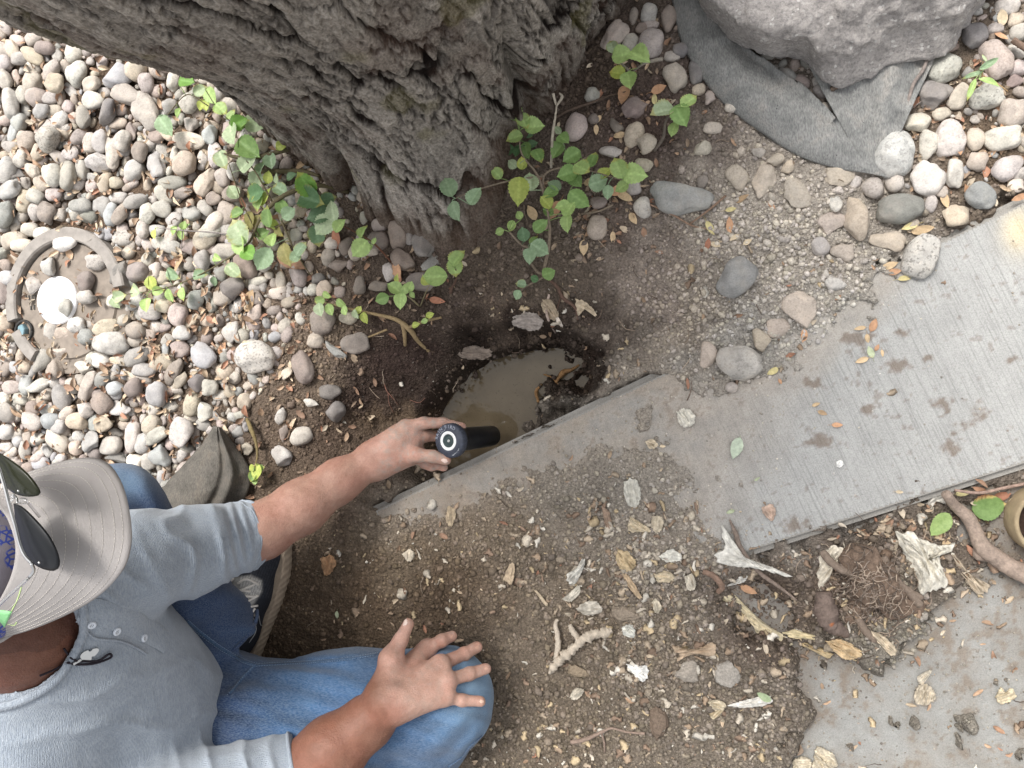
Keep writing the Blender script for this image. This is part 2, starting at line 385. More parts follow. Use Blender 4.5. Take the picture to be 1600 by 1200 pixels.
def gz(x, y):
    """height of the soil or the slab on top of it"""
    i = min(max(int(np.searchsorted(gx, x)) - 1, 0), nxx - 2); j = min(max(int(np.searchsorted(gy, y)) - 1, 0), nyx - 2)
    tx = (x - gx[i]) / (gx[i + 1] - gx[i]); ty = (y - gy[j]) / (gy[j + 1] - gy[j])
    g = (z[j, i] * (1 - tx) + z[j, i + 1] * tx) * (1 - ty) + (z[j + 1, i] * (1 - tx) + z[j + 1, i + 1] * tx) * ty
    if in_poly(x, y, SLABW): g = max(g, 0.0)
    elif in_poly(x, y, LOWW): g = max(g, LOWZ)
    return g
def in_poly(x, y, poly):
    c = False; n = len(poly)
    for i in range(n):
        ax, ay = poly[i][:2]; bx, by = poly[(i + 1) % n][:2]
        if (ay > y) != (by > y) and x < (bx - ax) * (y - ay) / (by - ay) + ax: c = not c
    return c
def PG(px, py, dz=0.0, it=3):
    """point on the ground under a photo pixel"""
    h = 0.0
    for _ in range(it): p = P(px, py, h); h = gz(p[0], p[1])
    p = P(px, py, h); p[2] += dz; return p

# ------------------------------------------------------------------ concrete
def m_concrete(name, base, broom, dirt):
    m, nt, b = mat(name, 0.88, 0.2); co = nt.nodes.new('ShaderNodeNewGeometry').outputs['Position']
    mp = nt.nodes.new('ShaderNodeMapping'); mp.inputs['Rotation'].default_value = (0, 0, math.radians(-24)); nt.links.new(co, mp.inputs[0])
    mp2 = nt.nodes.new('ShaderNodeMapping'); mp2.inputs['Scale'].default_value = (1.0, 0.03, 1.0) ; nt.links.new(mp.outputs[0], mp2.inputs[0])
    # the brush strokes run across the walk
    st = noise_n(nt, mp2.outputs[0], 330, 3, 0.65); f = noise_n(nt, co, 500, 3, 0.7); g = noise_n(nt, co, 14, 5, 0.6); sand = noise_n(nt, co, 160, 4, 0.7)
    A = attr_n(nt); c = mix_n(nt, 1.0, A.outputs['Color'], ramp_n(nt, g, [(0.3, (.92,) * 3), (0.7, (1.08,) * 3)]), 'MULTIPLY')
    c = mix_n(nt, 1.0, c, ramp_n(nt, f, [(0.25, (0.72, 0.72, 0.72)), (0.5, (1, 1, 1)), (0.8, (1.25, 1.24, 1.22))]), 'MULTIPLY')
    if broom: c = mix_n(nt, math_n(nt, 'MULTIPLY', A.outputs['Alpha'], broom), c, mix_n(nt, 1.0, c, ramp_n(nt, st, [(0.34, (0.66, 0.66, 0.66)), (0.50, (1, 1, 1)), (0.8, (1.08, 1.08, 1.08))]), 'MULTIPLY'))
    bc(nt, b, c)
    p = bump_n(nt, b, sand, 0.002, 0.45)
    if broom: bump_n(nt, b, st, 0.0022, 0.6, p)
    return m
M['walk'] = m_concrete('brushed_concrete', (0.46, 0.455, 0.44), 0.55, 0.34)
M['gutter'] = m_concrete('rough_concrete', (0.40, 0.395, 0.375), 0.0, 0.5)
A_, B_ = P(585, 790), P(1600, 305); C_, D_ = P(1180, 868), P(1600, 735)
dU = (B_ - A_) / np.linalg.norm(B_ - A_); dL = (D_ - C_) / np.linalg.norm(D_ - C_)
S0 = A_ - dU * 0.01; S3 = C_ - dL * 0.62
SLABW = [tuple(S0[:2]), tuple((B_ + dU * 6)[:2]), tuple((D_ + dL * 6)[:2]), tuple(S3[:2])]
LOWZ = -0.030
LOWW = [tuple((C_ - dL * 0.10)[:2]), tuple((D_ + dL * 6)[:2]), (9, -9), (0.0, -9), (0.02, -0.8)]
def slab(name, poly, top, thick, mt, bev=0.007):
    import bmesh
    bm = bmesh.new(); vs = [bm.verts.new((x, y, top)) for x, y in poly]; f = bm.faces.new(vs)
    if f.normal.z < 0: f.normal_flip()
    r = bmesh.ops.extrude_face_region(bm, geom=[f]); 
    for v in [g for g in r['geom'] if isinstance(g, bmesh.types.BMVert)]: v.co.z -= thick
    bmesh.ops.recalc_face_normals(bm, faces=bm.faces)
    ed = [e for e in bm.edges if all(abs(v.co.z - top) < 1e-6 for v in e.verts)]
    bmesh.ops.bevel(bm, geom=ed, offset=bev, segments=4, affect='EDGES')
    me = bpy.data.meshes.new(name); bm.to_mesh(me); bm.free(); me.materials.append(mt)
    at = me.color_attributes.new('tint', 'FLOAT_COLOR', 'POINT'); at.data.foreach_set('color', np.tile([0.30, 0.285, 0.26, 0.3], (len(me.vertices), 1)).astype(np.float32).ravel())
    o = bpy.data.objects.new(name, me); COL.objects.link(o); tag(o, kind='structure'); return o
def surface(name, poly, top, parent, mt, col):
    ins = (poly_sd(GX, GY, poly) > 0.011) & near; c = ins[:-1, :-1] & ins[1:, :-1] & ins[:-1, 1:] & ins[1:, 1:]; q = np.stack([idx[:-1, :-1][c], idx[:-1, 1:][c], idx[1:, 1:][c], idx[1:, :-1][c]], 1); u_, inv = np.unique(q, return_inverse=True)
    Vs = V[u_].copy(); Vs[:, 2] = top + 0.0006 + 0.0005 * n2.ravel()[u_]; return new_mesh(name, Vs, inv.reshape(q.shape), mt, parent, col=col.reshape(-1, 4)[u_])
def blob(x, y, rx, ry): return np.exp(-((PX - x) / rx) ** 2 - ((PY - y) / ry) ** 2)
fine_ = fbm(GX * 120, GY * 120, s=131, octv=4); mid_ = fbm(GX * 30, GY * 30, s=141, octv=4)
e_ = PX + 0.40 * (PY - 560) + 55 * mid_ + 12 * fine_; dust = np.clip(sstep(1345, 1140, e_) * 1.0, 0, 1); dust = np.maximum(dust, sstep(58, 0, poly_sd(PX, PY, SLAB_EXP) + 30 * mid_) * sstep(1480, 1380, PX) * (PY < 620))
spots = sum(blob(*b) for b in ((1468, 632, 26, 16), (1530, 645, 22, 20), (1502, 672, 30, 16), (1482, 700, 26, 16), (1332, 527, 30, 12), (1398, 572, 30, 12), (1290, 690, 26, 14), (1260, 600, 40, 16), (1412, 520, 16, 10), (1350, 640, 18, 10), (1250, 820, 30, 20), (1585, 560, 16, 12), (1450, 560, 14, 10)))
dirtm = np.clip(sstep(0.30, 0.62, spots * 0.62 + mid_ * 0.35 + fine_ * 0.45), 0, 1); speck = sstep(0.30, 0.48, fine_ * 0.75 + mid_ * 0.30 + 0.10 * sstep(1150, 950, PX))
cb = np.array([0.36, 0.358, 0.345]); gw_ = (0.5 + 0.38 * sstep(1120, 950, PX))[..., None]; gl_ = gcol * gw_ * (1 + 0.30 * mid_)[..., None] + np.array(s2l((160, 150, 139))) * (1 - gw_); al = np.clip(dust * (0.80 + 0.4 * mid_), 0, 0.97)[..., None]
wc = cb * (1 + 0.07 * mid_)[..., None] * (1 - al) + gl_ * (1 + 0.22 * fine_)[..., None] * al; dk = (np.maximum(dirtm * 0.75, speck * 0.45))[..., None]; wc = wc * (1 - dk) + np.array(s2l((116, 102, 90))) * dk
ye = blob(1592, 360, 26, 34)[..., None] * 0.7; wc = wc * (1 - ye) + np.array(s2l((208, 190, 152))) * ye
ed = sstep(0.030, 0.0, seg_dist(GX, GY, [tuple(A_), tuple(B_)], False) - 0.008)[..., None] * sstep(0.1, -0.1, GX)[..., None] * 0.5; wc = wc * (1 - ed) + np.array(s2l((150, 140, 128))) * ed
walk = slab('sidewalk', SLABW, 0.0, 0.12, M['walk'], 0.010); surface('sidewalk_surface', SLABW, 0.0, walk, M['walk'], np.concatenate([wc, 1 - al * 0.9], -1))
dl_ = np.clip(0.22 + sstep(60, -10, poly_sd(PX, PY, LOW_EXP)) * 0.6 + 0.5 * mid_, 0, 0.9)[..., None]; lc = np.array([0.285, 0.283, 0.268]) * (1 + 0.12 * fine_)[..., None] * (1 - dl_) + gl_ * 0.72 * dl_; dk = (sstep(0.08, 0.40, fine_ * 0.7 + mid_ * 0.6) * 0.7)[..., None]; lc = lc * (1 - dk) + np.array(s2l((122, 110, 98))) * dk
pav = slab('pavement', LOWW, LOWZ, 0.10, M['gutter']); surface('pavement_surface', LOWW, LOWZ, pav, M['gutter'], np.concatenate([lc, 0 * dl_ + 1], -1))

# ------------------------------------------------------------------ muddy water
def m_water():
    m, nt, b = mat('muddy_water', 0.06, 0.5); co = nt.nodes.new('ShaderNodeNewGeometry').outputs['Position']
    c = ramp_n(nt, noise_n(nt, co, 18, 4, 0.6, 0.5), [(0.3, (0.112, 0.086, 0.054)), (0.7, (0.150, 0.118, 0.076))])
    sp = ramp_n(nt, noise_n(nt, co, 260, 2, 0.5), [(0.63, (0, 0, 0)), (0.68, (0.55, 0.55, 0.55))])
    c = mix_n(nt, sp, c, (0.08, 0.06, 0.035)); bc(nt, b, c); b.inputs['IOR'].default_value = 1.33
    bump_n(nt, b, noise_n(nt, co, 40, 2, 0.5), 0.0012, 0.3); return m
M['water'] = m_water()
wp = wpoly([(600, 760), (640, 620), (700, 560), (780, 520), (860, 510), (960, 540), (965, 600), (900, 650), (780, 720), (690, 760)], WZ)
ng = 60; bx = np.linspace(min(p[0] for p in wp), max(p[0] for p in wp), ng); by = np.linspace(min(p[1] for p in wp), max(p[1] for p in wp), ng)
WX, WY = np.meshgrid(bx, by); ii = np.arange(ng * ng).reshape(ng, ng)
cxm, cym = (WX[:-1, :-1] + WX[1:, 1:]) / 2, (WY[:-1, :-1] + WY[1:, 1:]) / 2; keep = poly_sd(cxm, cym, wp) > -0.02
keep &= ~((poly_sd(cxm, cym, SLABW) > 0.004))
q = np.stack([ii[:-1, :-1][keep], ii[:-1, 1:][keep], ii[1:, 1:][keep], ii[1:, :-1][keep]], 1)
u_, inv = np.unique(q, return_inverse=True); WV = np.stack([WX.ravel(), WY.ravel(), np.full(ng * ng, WZ)], 1)[u_]
tag(new_mesh('water', WV, inv.reshape(q.shape), M['water']), kind='structure')
# ------------------------------------------------------------------ tree trunk
TC = np.array([-0.52, 0.82])
ang_k = np.radians([-360 + 60, -200, -150, -118, -101.7, -92, -80, -73.9, -62, -53.3, -40, -24.8, 0, 30, 60])
r_k = np.array([.45, .46, .46, .471, .531, .550, .590, .539, .46, .42, .40, .414, .43, .45, .45])
def R0(a): return np.interp(a, ang_k, r_k)
fine_a = np.arange(math.radians(-175), math.radians(5), 0.0062); coarse_a = np.arange(math.radians(5), math.radians(185) - 0.05, 0.06)
aa = np.concatenate([fine_a, coarse_a]); zz = np.concatenate([np.arange(-0.06, 0.95, 0.0031), np.arange(0.95, 2.2, 0.03)])
AA, ZZ = np.meshgrid(aa, zz)
aw = np.where(AA > math.radians(60), AA - 2 * math.pi, AA); aw = np.clip(aw, ang_k[0], ang_k[-1])
fl = np.exp(-np.clip(ZZ, 0, 9) / 0.115)
waist = 0.425 + 0.055 * sstep(0.30, 0.62, ZZ) * sstep(math.radians(-60), math.radians(-130), AA) - 0.02 * sstep(0.6, 2.5, ZZ)
low = fbm(np.cos(AA) * 1.6, np.sin(AA) * 1.6, ZZ * 1.2, s=41, octv=3)
R = waist + (R0(aw) - waist) * fl + 0.014 * low
# folds running down into the roots
grv = lambda a0, wd, dep, z0: -dep * np.exp(-((AA - math.radians(a0) - 0.25 * (ZZ - 0.1)) / wd) ** 2) * np.exp(-((ZZ - z0) / 0.16) ** 2)
R = R + grv(-104, .045, .050, .02) + grv(-66, .07, .03, .05) + grv(-58, .04, .045, .12) + grv(-128, .06, .02, .2) + grv(-84, .10, -.012, .1)
s_ = AA * 0.45
wa = fbm(s_ * 7, ZZ * 4, s=51, octv=3); wb = fbm(s_ * 9 + 5, ZZ * 6, s=57, octv=3)
tilt = s_ + 0.10 * ZZ
na = fbm(tilt * 15 + 0.8 * wa, ZZ * 4.2 + 0.5 * wb, s=61, octv=4, gain=0.55); nb = fbm(tilt * 52 + 1.5 * wb, ZZ * 14 + 1.2 * wa, s=67, octv=4, gain=0.55)
nc = fbm(tilt * 105 + 2 * wa, ZZ * 60 + 2 * wb, s=71, octv=3); c1, c2, ci = worley(tilt * 34 + 0.9 * wa, ZZ * 13 + 0.8 * wb, 61)
line = lambda n, w_: np.exp(-(n / w_) ** 2)
L1 = line(na, 0.055) * (0.35 + 0.65 * sstep(-0.3, 0.3, wb)); L2 = line(nb, 0.060); L3 = line(nc, 0.06)
fz = fbm(s_ * 90, ZZ * 60, s=81, octv=4); fib = fbm(s_ * 190, ZZ * 26, s=91, octv=3)
crk = 1 - L1; crk2 = 1 - 0.8 * L2; di = 0.5 + 0.5 * nb
T1 = sstep(-0.035, 0.035, na + 0.10 * fz); T2 = sstep(-0.04, 0.04, nb + 0.12 * fz); T3 = sstep(-0.05, 0.05, nc + 0.05 * fz)
n_d = fbm(tilt * 30 + 1.1 * wa, ZZ * 5.0 + 0.8 * wb, s=77, octv=5, gain=0.6); L4 = line(n_d, 0.045) * sstep(-0.25, 0.25, wa + 0.3 * fz)
D = 0.0050 * (T1 - 0.5) + 0.0034 * (T2 - 0.5) + 0.0016 * (T3 - 0.5) - 0.010 * L1 - 0.0042 * L2 - 0.0085 * L4 + 0.005 * na + 0.0024 * nb + (ci - 0.5) * 0.003 + 0.0020 * fz + 0.0030 * fib
side = np.where((AA < math.radians(6)), 1.0, 0.3)
R = R + 0.78 * D * side
TX = TC[0] + R * np.cos(AA); TY = TC[1] + R * np.sin(AA)
# sapwood lean
TX = TX - 0.05 * np.clip(ZZ - 0.7, 0, 3); TY = TY + 0.04 * np.clip(ZZ - 0.7, 0, 3)
grey = np.array(s2l((168, 161, 152))); brown = np.array(s2l((112, 88, 76))); dark = np.array(s2l((36, 29, 26))); soilc = np.array(s2l((98, 82, 71))); moss = np.array(s2l((122, 116, 72)))
k = np.clip((1 - np.clip(1.5 * L1, 0, 1)) * (1 - 0.85 * L2) * (1 - 0.45 * L3) * (1 - 0.95 * L4), 0, 1)[..., None]
tc = dark * (1 - k) + grey * k
tc = tc * (0.86 + 0.16 * T2 + 0.10 * T3 + 0.20 * fz + 0.14 * wa + 0.22 * fib)[..., None]
br = (sstep(0.12, 0.42, fbm(s_ * 14, ZZ * 9, s=101, octv=3)) * (1 - crk2 * 0.4))[..., None]; tc = tc * (1 - 0.4 * br) + brown * 0.4 * br
so = (sstep(0.10, 0.0, ZZ + 0.03 * fz + 0.03 * wa) * 0.85)[..., None]; tc = tc * (1 - so) + soilc * so
mo = (sstep(0.42, 0.62, fbm(s_ * 10 + 9, ZZ * 10, s=111, octv=3)) * 0.4)[..., None]; tc = tc * (1 - mo) + moss * mo
nz_, na_ = AA.shape; ti = np.arange(nz_ * na_).reshape(nz_, na_); tn = np.roll(ti, -1, 1)
tq = np.stack([ti[:-1].ravel(), tn[:-1].ravel(), tn[1:].ravel(), ti[1:].ravel()], 1)
def m_bark():
    m, nt, b = mat('bark', 0.92, 0.12); A = attr_n(nt); co = nt.nodes.new('ShaderNodeNewGeometry').outputs['Position']
    f = noise_n(nt, co, 240, 5, 0.72); mp = nt.nodes.new('ShaderNodeMapping'); mp.inputs['Scale'].default_value = (1, 1, 0.22); nt.links.new(co, mp.inputs[0])
    g = noise_n(nt, mp.outputs[0], 300, 4, 0.7)
    c = mix_n(nt, 1.0, A.outputs['Color'], ramp_n(nt, f, [(0.3, (0.55, 0.53, 0.5)), (0.52, (1, 1, 1)), (0.75, (1.5, 1.48, 1.45))]), 'MULTIPLY')
    c = mix_n(nt, 0.6, c, mix_n(nt, 1.0, c, ramp_n(nt, g, [(0.35, (0.6, 0.57, 0.54)), (0.6, (1.15, 1.15, 1.15))]), 'MULTIPLY'))
    bc(nt, b, c); p = bump_n(nt, b, f, 0.005, 0.8); bump_n(nt, b, g, 0.004, 0.6, p); return m
M['bark'] = m_bark()
tree = empty('tree', (TC[0], TC[1], 0), 'large old tree trunk with deeply furrowed grey brown bark rising from the soil', 'tree')
trunk = new_mesh('trunk', np.stack([TX.ravel(), TY.ravel(), ZZ.ravel()], 1), tq, M['bark'], tree, col=np.concatenate([tc.reshape(-1, 3), np.ones((nz_ * na_, 1))], 1))
# ------------------------------------------------------------------ river stones: px, py, half length, half width, lean (deg, counter-clockwise), colour, roundness r=round, a=angular
SC_ = {'g': (178, 174, 168), 'w': (200, 195, 187), 'p': (190, 170, 162), 'b': (160, 170, 178), 'd': (96, 100, 106), 'k': (70, 76, 82), 'm': (146, 128, 122), 's': (188, 188, 182),
       't': (190, 174, 152), 'c': (208, 198, 180), 'y': (208, 188, 156), 'n': (150, 154, 148), 'r': (134, 106, 100), 'W': (224, 220, 210), 'e': (104, 122, 124), 'f': (112, 96, 88), 'v': (140, 146, 146)}
SN_ = {'g': 'grey', 'w': 'whitish', 'p': 'pinkish', 'b': 'pale blue grey', 'd': 'dark grey', 'k': 'charcoal', 'm': 'mauve brown', 's': 'speckled grey', 't': 'tan', 'c': 'cream', 'y': 'yellowish',
       'n': 'greenish grey', 'r': 'reddish brown', 'W': 'bright white', 'e': 'slate green', 'f': 'dark brown', 'v': 'medium grey'}
STONES = """4,60,10,8,0,m 18,76,14,9,120,y 5,80,14,12,120,g 30,66,14,8,150,p 50,86,16,11,150,y 70,76,13,11,0,m 8,98,13,10,110,g 30,92,12,10,0,g 92,88,12,9,100,g 115,84,17,13,110,w 57,106,13,9,160,g
7,124,15,9,100,w 29,122,14,8,95,p 52,128,19,12,100,t 80,109,15,11,30,p 85,130,15,11,110,y,a 120,116,20,15,30,s 158,80,11,9,0,p 177,83,12,9,120,p 192,82,12,10,0,w 162,100,12,9,60,g 183,120,22,17,45,b,a
145,133,15,11,20,t 199,149,26,16,160,g 112,142,14,6,130,g 146,157,17,14,0,w 166,148,10,9,0,g 58,152,14,13,30,p 35,150,14,10,100,g 17,163,24,12,105,g 81,154,13,9,20,g 98,149,8,6,100,w 109,167,10,8,150,p
65,173,12,10,30,b 87,176,12,9,0,t 43,171,13,7,95,g 165,178,24,11,60,k,a 132,182,18,11,100,n,a 94,189,15,10,50,w 78,196,14,9,50,g 30,192,14,11,60,b 13,190,9,7,0,p 182,192,15,9,0,t 120,185,8,8,0,p 57,188,10,5,40,t
211,110,17,14,60,t 229,129,16,11,85,p 229,175,30,17,115,g 241,162,9,8,150,n 270,127,19,9,95,w 288,110,18,8,150,c 250,98,17,12,150,p 235,98,13,9,110,w 247,143,10,9,0,p 265,165,16,12,70,n,a 297,162,16,13,40,s
299,194,13,10,100,g,a 261,207,15,10,150,y 246,213,13,11,150,m 291,219,28,15,170,c 328,212,15,12,60,b,a 205,203,16,8,110,m,a 22,207,17,9,70,b 10,222,12,6,70,d 42,220,17,13,45,t 58,212,13,5,85,p 75,218,20,16,80,s
19,229,12,10,0,g 34,247,15,10,70,w 60,239,14,9,70,t 23,245,15,8,90,t 11,268,21,11,65,g 67,254,12,8,45,p 92,245,15,9,150,g 82,272,19,12,95,w 107,274,22,11,88,g 51,266,16,9,145,t 21,271,8,6,20,g 32,273,9,8,0,k,a
43,287,9,9,0,g 65,287,14,10,130,t 13,298,17,13,20,b 22,315,11,8,150,p,a 39,314,18,9,85,y 58,308,14,11,160,g 83,305,12,11,0,p 98,305,12,6,90,t 56,331,14,11,60,g 125,290,11,8,45,w 112,304,11,8,45,g 126,322,15,13,0,n
129,265,16,10,85,g 152,253,18,15,0,s,a 146,292,11,9,0,p 164,285,17,10,80,y 180,287,12,10,0,t 147,277,9,7,0,g 141,225,16,10,90,w 157,220,18,12,100,g 176,238,25,9,95,g 189,220,17,11,70,w 125,215,13,11,30,m 113,240,13,12,0,g
160,322,20,15,100,b,a 173,334,18,9,75,b 188,335,19,10,60,m 186,311,13,10,0,w 210,267,17,11,50,w 72,333,15,13,60,m 97,337,10,9,0,g 8,335,22,14,60,v 120,335,10,9,30,w 197,236,8,8,0,g 219,237,15,11,60,m 234,228,12,9,20,w
257,234,13,9,130,g 245,260,20,13,115,b 275,240,14,8,90,w 291,258,20,16,95,t 319,248,12,9,90,w 337,243,20,11,85,w 268,287,20,11,10,n 285,299,17,12,10,m,a 320,288,25,13,65,t 256,303,16,11,130,g 348,277,14,10,100,p
365,268,14,9,90,w 333,310,13,11,0,m 365,304,15,13,0,m 214,316,18,12,30,n,a 252,326,16,13,0,g 230,335,16,11,100,w 320,325,15,10,130,g,a 300,335,15,13,0,n 355,335,20,14,80,p 335,348,18,12,40,w 210,287,12,6,30,p 272,343,14,11,0,w
22,375,19,12,10,t 35,384,15,11,5,c 47,358,13,11,0,w 67,365,13,10,0,w 28,356,8,7,0,t 10,395,12,9,10,n,a 9,413,12,10,0,m 30,405,11,9,0,t 12,435,13,12,0,b 6,457,17,11,110,m 101,380,16,12,5,W 75,417,15,11,120,g,a
55,446,14,10,100,g,a 150,410,13,12,0,s 134,438,16,12,60,f 134,465,14,12,0,g 102,482,15,10,80,g,a 158,366,12,10,0,b 172,367,10,9,0,b 192,372,13,12,0,s 187,425,21,10,60,k,a 180,470,13,11,0,w 224,360,15,9,90,w
243,360,14,9,0,w 268,366,16,9,85,w 262,383,21,11,170,g 297,385,13,12,0,m 319,374,20,15,45,t 332,358,22,12,40,w 351,357,15,10,0,w 352,392,18,11,0,g 315,407,16,12,100,g 234,407,10,10,0,g 215,425,16,15,0,m 265,412,9,8,0,g
385,415,23,14,130,r 360,450,22,18,10,k,a 347,465,14,12,0,p 333,438,10,7,80,w 306,468,15,10,85,v 278,493,18,12,70,p 272,457,11,8,0,m 234,487,15,13,0,g 255,478,13,11,0,t 212,473,14,10,40,w 5,505,12,12,0,t 15,512,12,9,90,p
22,543,12,7,95,W 14,559,8,7,0,w 80,517,14,10,70,g 70,527,12,9,120,g 102,521,13,10,0,t 119,507,15,12,0,w 145,505,12,8,0,g 135,526,12,12,0,v 165,512,17,12,20,t 174,537,27,17,5,g 68,562,21,11,65,n 92,551,14,11,0,p,a
86,577,14,11,110,m 132,575,13,11,0,w,a 157,563,13,12,0,W 145,560,13,9,80,g 159,591,15,11,40,v 137,604,26,9,60,p 180,606,13,12,0,b 130,594,9,9,0,g 112,599,8,7,0,g 117,607,8,7,0,g 112,622,10,7,0,d,a 97,622,21,12,100,v
60,603,16,10,30,s,a 42,602,15,9,90,b 18,605,12,10,0,p 28,574,9,8,0,b 13,577,14,8,60,m 37,622,10,9,0,w 12,622,9,9,0,w 77,615,9,9,0,t 55,638,10,10,0,m 133,640,13,12,30,w,a 160,632,18,14,130,m 185,639,20,12,175,w,a
8,645,15,13,90,g 30,643,14,7,90,w 73,640,9,7,0,b 105,645,14,9,45,p 213,517,16,14,0,m 283,521,13,12,0,w 215,556,18,13,30,n 225,577,16,12,0,v 281,547,14,13,0,m 317,557,20,16,140,b,a 272,580,22,10,60,m 283,592,18,8,50,t,a
308,602,15,13,40,k,a 245,617,20,13,80,b 262,610,12,8,0,r 210,607,15,13,100,f 300,634,18,13,60,t 320,645,16,12,80,W,a 328,605,13,11,90,g 360,520,17,13,90,g,a 397,556,31,26,0,s 370,590,12,9,0,g,a 382,628,13,10,90,t
260,547,16,6,90,b 12,675,12,12,0,w 50,658,16,13,150,g 28,648,11,7,90,w 22,655,9,8,0,m 29,677,9,8,0,w 80,657,14,12,90,b 92,665,12,12,0,w 105,672,8,8,0,p 119,659,14,13,90,t 133,660,8,7,0,b 148,661,15,8,95,b 162,662,16,13,0,t,a
46,685,13,8,95,p 61,687,13,9,30,w 91,690,21,13,140,c 125,682,9,8,0,w 143,691,17,16,0,b,a 120,700,10,9,0,t 173,697,17,15,0,n 182,714,17,9,0,d,a 12,700,13,8,20,w 20,707,14,7,30,w 39,703,15,8,80,g 76,703,12,7,130,b 62,713,10,7,40,p
68,721,8,6,0,t 98,715,8,6,0,w 238,663,16,13,60,t 206,683,24,14,100,w,a 222,692,15,14,60,g 244,680,18,11,25,g 283,675,22,18,80,w,a 267,695,11,9,90,p 250,712,17,15,150,b,a 232,722,14,10,90,w 210,722,13,12,0,W,a
225,738,12,9,0,n 229,749,9,8,0,w 308,680,13,7,80,p 403,440,16,7,15,w 465,430,20,13,105,m 497,437,13,10,20,k,a 506,451,16,11,60,t 512,403,17,10,75,m 528,413,17,13,0,f,a 541,383,15,12,50,r 563,447,17,10,95,f 532,457,9,8,0,m
441,440,15,8,90,t 398,490,18,12,60,p,a 505,505,22,19,100,m 493,531,13,13,0,t 543,497,16,11,10,t 556,537,26,17,5,f 527,549,26,9,145,n,a 474,572,27,18,115,m 449,583,10,8,30,c,a 515,612,18,13,0,d 594,352,13,11,0,m
590,378,19,17,0,f 621,365,25,15,100,f 640,370,14,9,100,d,a 662,383,27,16,98,d,a 632,407,21,16,150,f,a 671,412,18,10,30,v,a 659,440,24,16,0,f 585,391,13,9,0,t,a 608,425,15,10,110,w 593,446,17,10,0,f,a 523,644,17,16,90,d,a
470,683,18,16,20,g 440,650,14,8,70,w 444,679,15,8,80,r,a 440,712,17,13,120,g,a 487,630,15,6,170,w,a 388,702,10,9,0,t,a 963,53,30,17,55,p 1015,22,17,14,90,g 1016,40,13,9,0,p 1044,27,23,14,85,f 1018,68,24,20,70,p
985,64,15,13,90,g 1003,47,10,9,0,f 1063,78,13,12,0,d 1050,89,13,9,0,g 1057,121,23,19,110,t 1087,112,20,14,100,d 990,25,15,7,85,m 1092,141,10,9,0,t 1108,152,13,10,80,p,a 926,147,15,12,60,g,a 899,200,24,18,70,p
991,167,26,17,20,r,a 990,210,22,15,65,t 1009,222,18,17,50,t,a 962,196,15,9,135,f,a 928,187,9,9,0,f 955,237,19,10,0,w,a 1003,258,18,13,0,t,a 934,354,21,17,60,t 1004,325,17,14,90,w 990,292,14,12,90,g 936,317,14,10,0,f
1057,307,54,29,165,v 1098,283,13,10,80,m,a 1152,277,22,19,90,t,a 1194,283,31,18,75,c,a 1243,302,30,22,150,g,a 1306,276,28,15,170,c,a 1308,299,10,8,0,w,a 1306,318,15,11,90,w,a 1294,347,25,20,160,p,a 1341,338,40,24,98,t,a
1282,386,16,15,90,g 1318,394,20,17,30,g,a 1387,378,28,20,160,c,a 1407,326,42,25,5,e 1441,403,37,29,70,s 1396,243,40,33,75,s 1449,279,29,27,60,W 1448,225,25,18,90,w 1485,220,33,26,95,w 1433,195,22,18,0,c,a 1470,178,17,11,10,c
1457,150,34,26,15,d,a 1477,106,36,26,15,s 1434,99,20,16,30,c 1497,152,25,15,65,t 1557,92,34,25,110,p 1543,152,29,22,10,s 1584,176,26,23,10,p 1568,215,30,21,5,w 1571,262,30,20,25,w 1492,270,25,14,85,w 1527,253,20,17,20,t,a
1524,217,19,15,90,c 1533,306,25,21,150,e 1492,338,21,18,0,t,a 1455,318,15,11,90,g 1588,290,14,12,0,c 1522,55,24,19,40,d,a 1575,10,22,15,0,w 1485,72,15,11,0,r 1583,128,15,13,0,r,a 1592,105,16,14,0,p 1592,50,15,14,0,g 1555,45,14,11,0,g
1521,188,10,8,0,w,a 1150,432,37,28,50,v 1252,480,30,25,150,c,a 1214,512,20,16,10,p,a 1189,534,22,15,135,t,a 1157,567,38,28,168,g 1104,558,24,17,95,t,a 1142,606,11,9,0,g 1303,444,19,13,10,w,a 1290,430,8,5,90,w,a
1115,199,16,10,0,c 1099,231,17,12,30,c,a 1144,168,12,10,0,w 1470,300,13,10,0,p 1425,352,13,8,20,t 1085,40,12,10,0,g 1210,250,16,10,20,t,a 1232,262,12,9,60,t,a 1185,240,11,8,0,g,a"""
for _k in SC_:
    _c = np.array(SC_[_k], float); _m = _c.mean() * np.array([1.02, 1.0, 0.965]); SC_[_k] = tuple(_m + (_c - _m) * (0.62 if _k in 'npbrmye' else 0.75))
srng = random.Random(7)
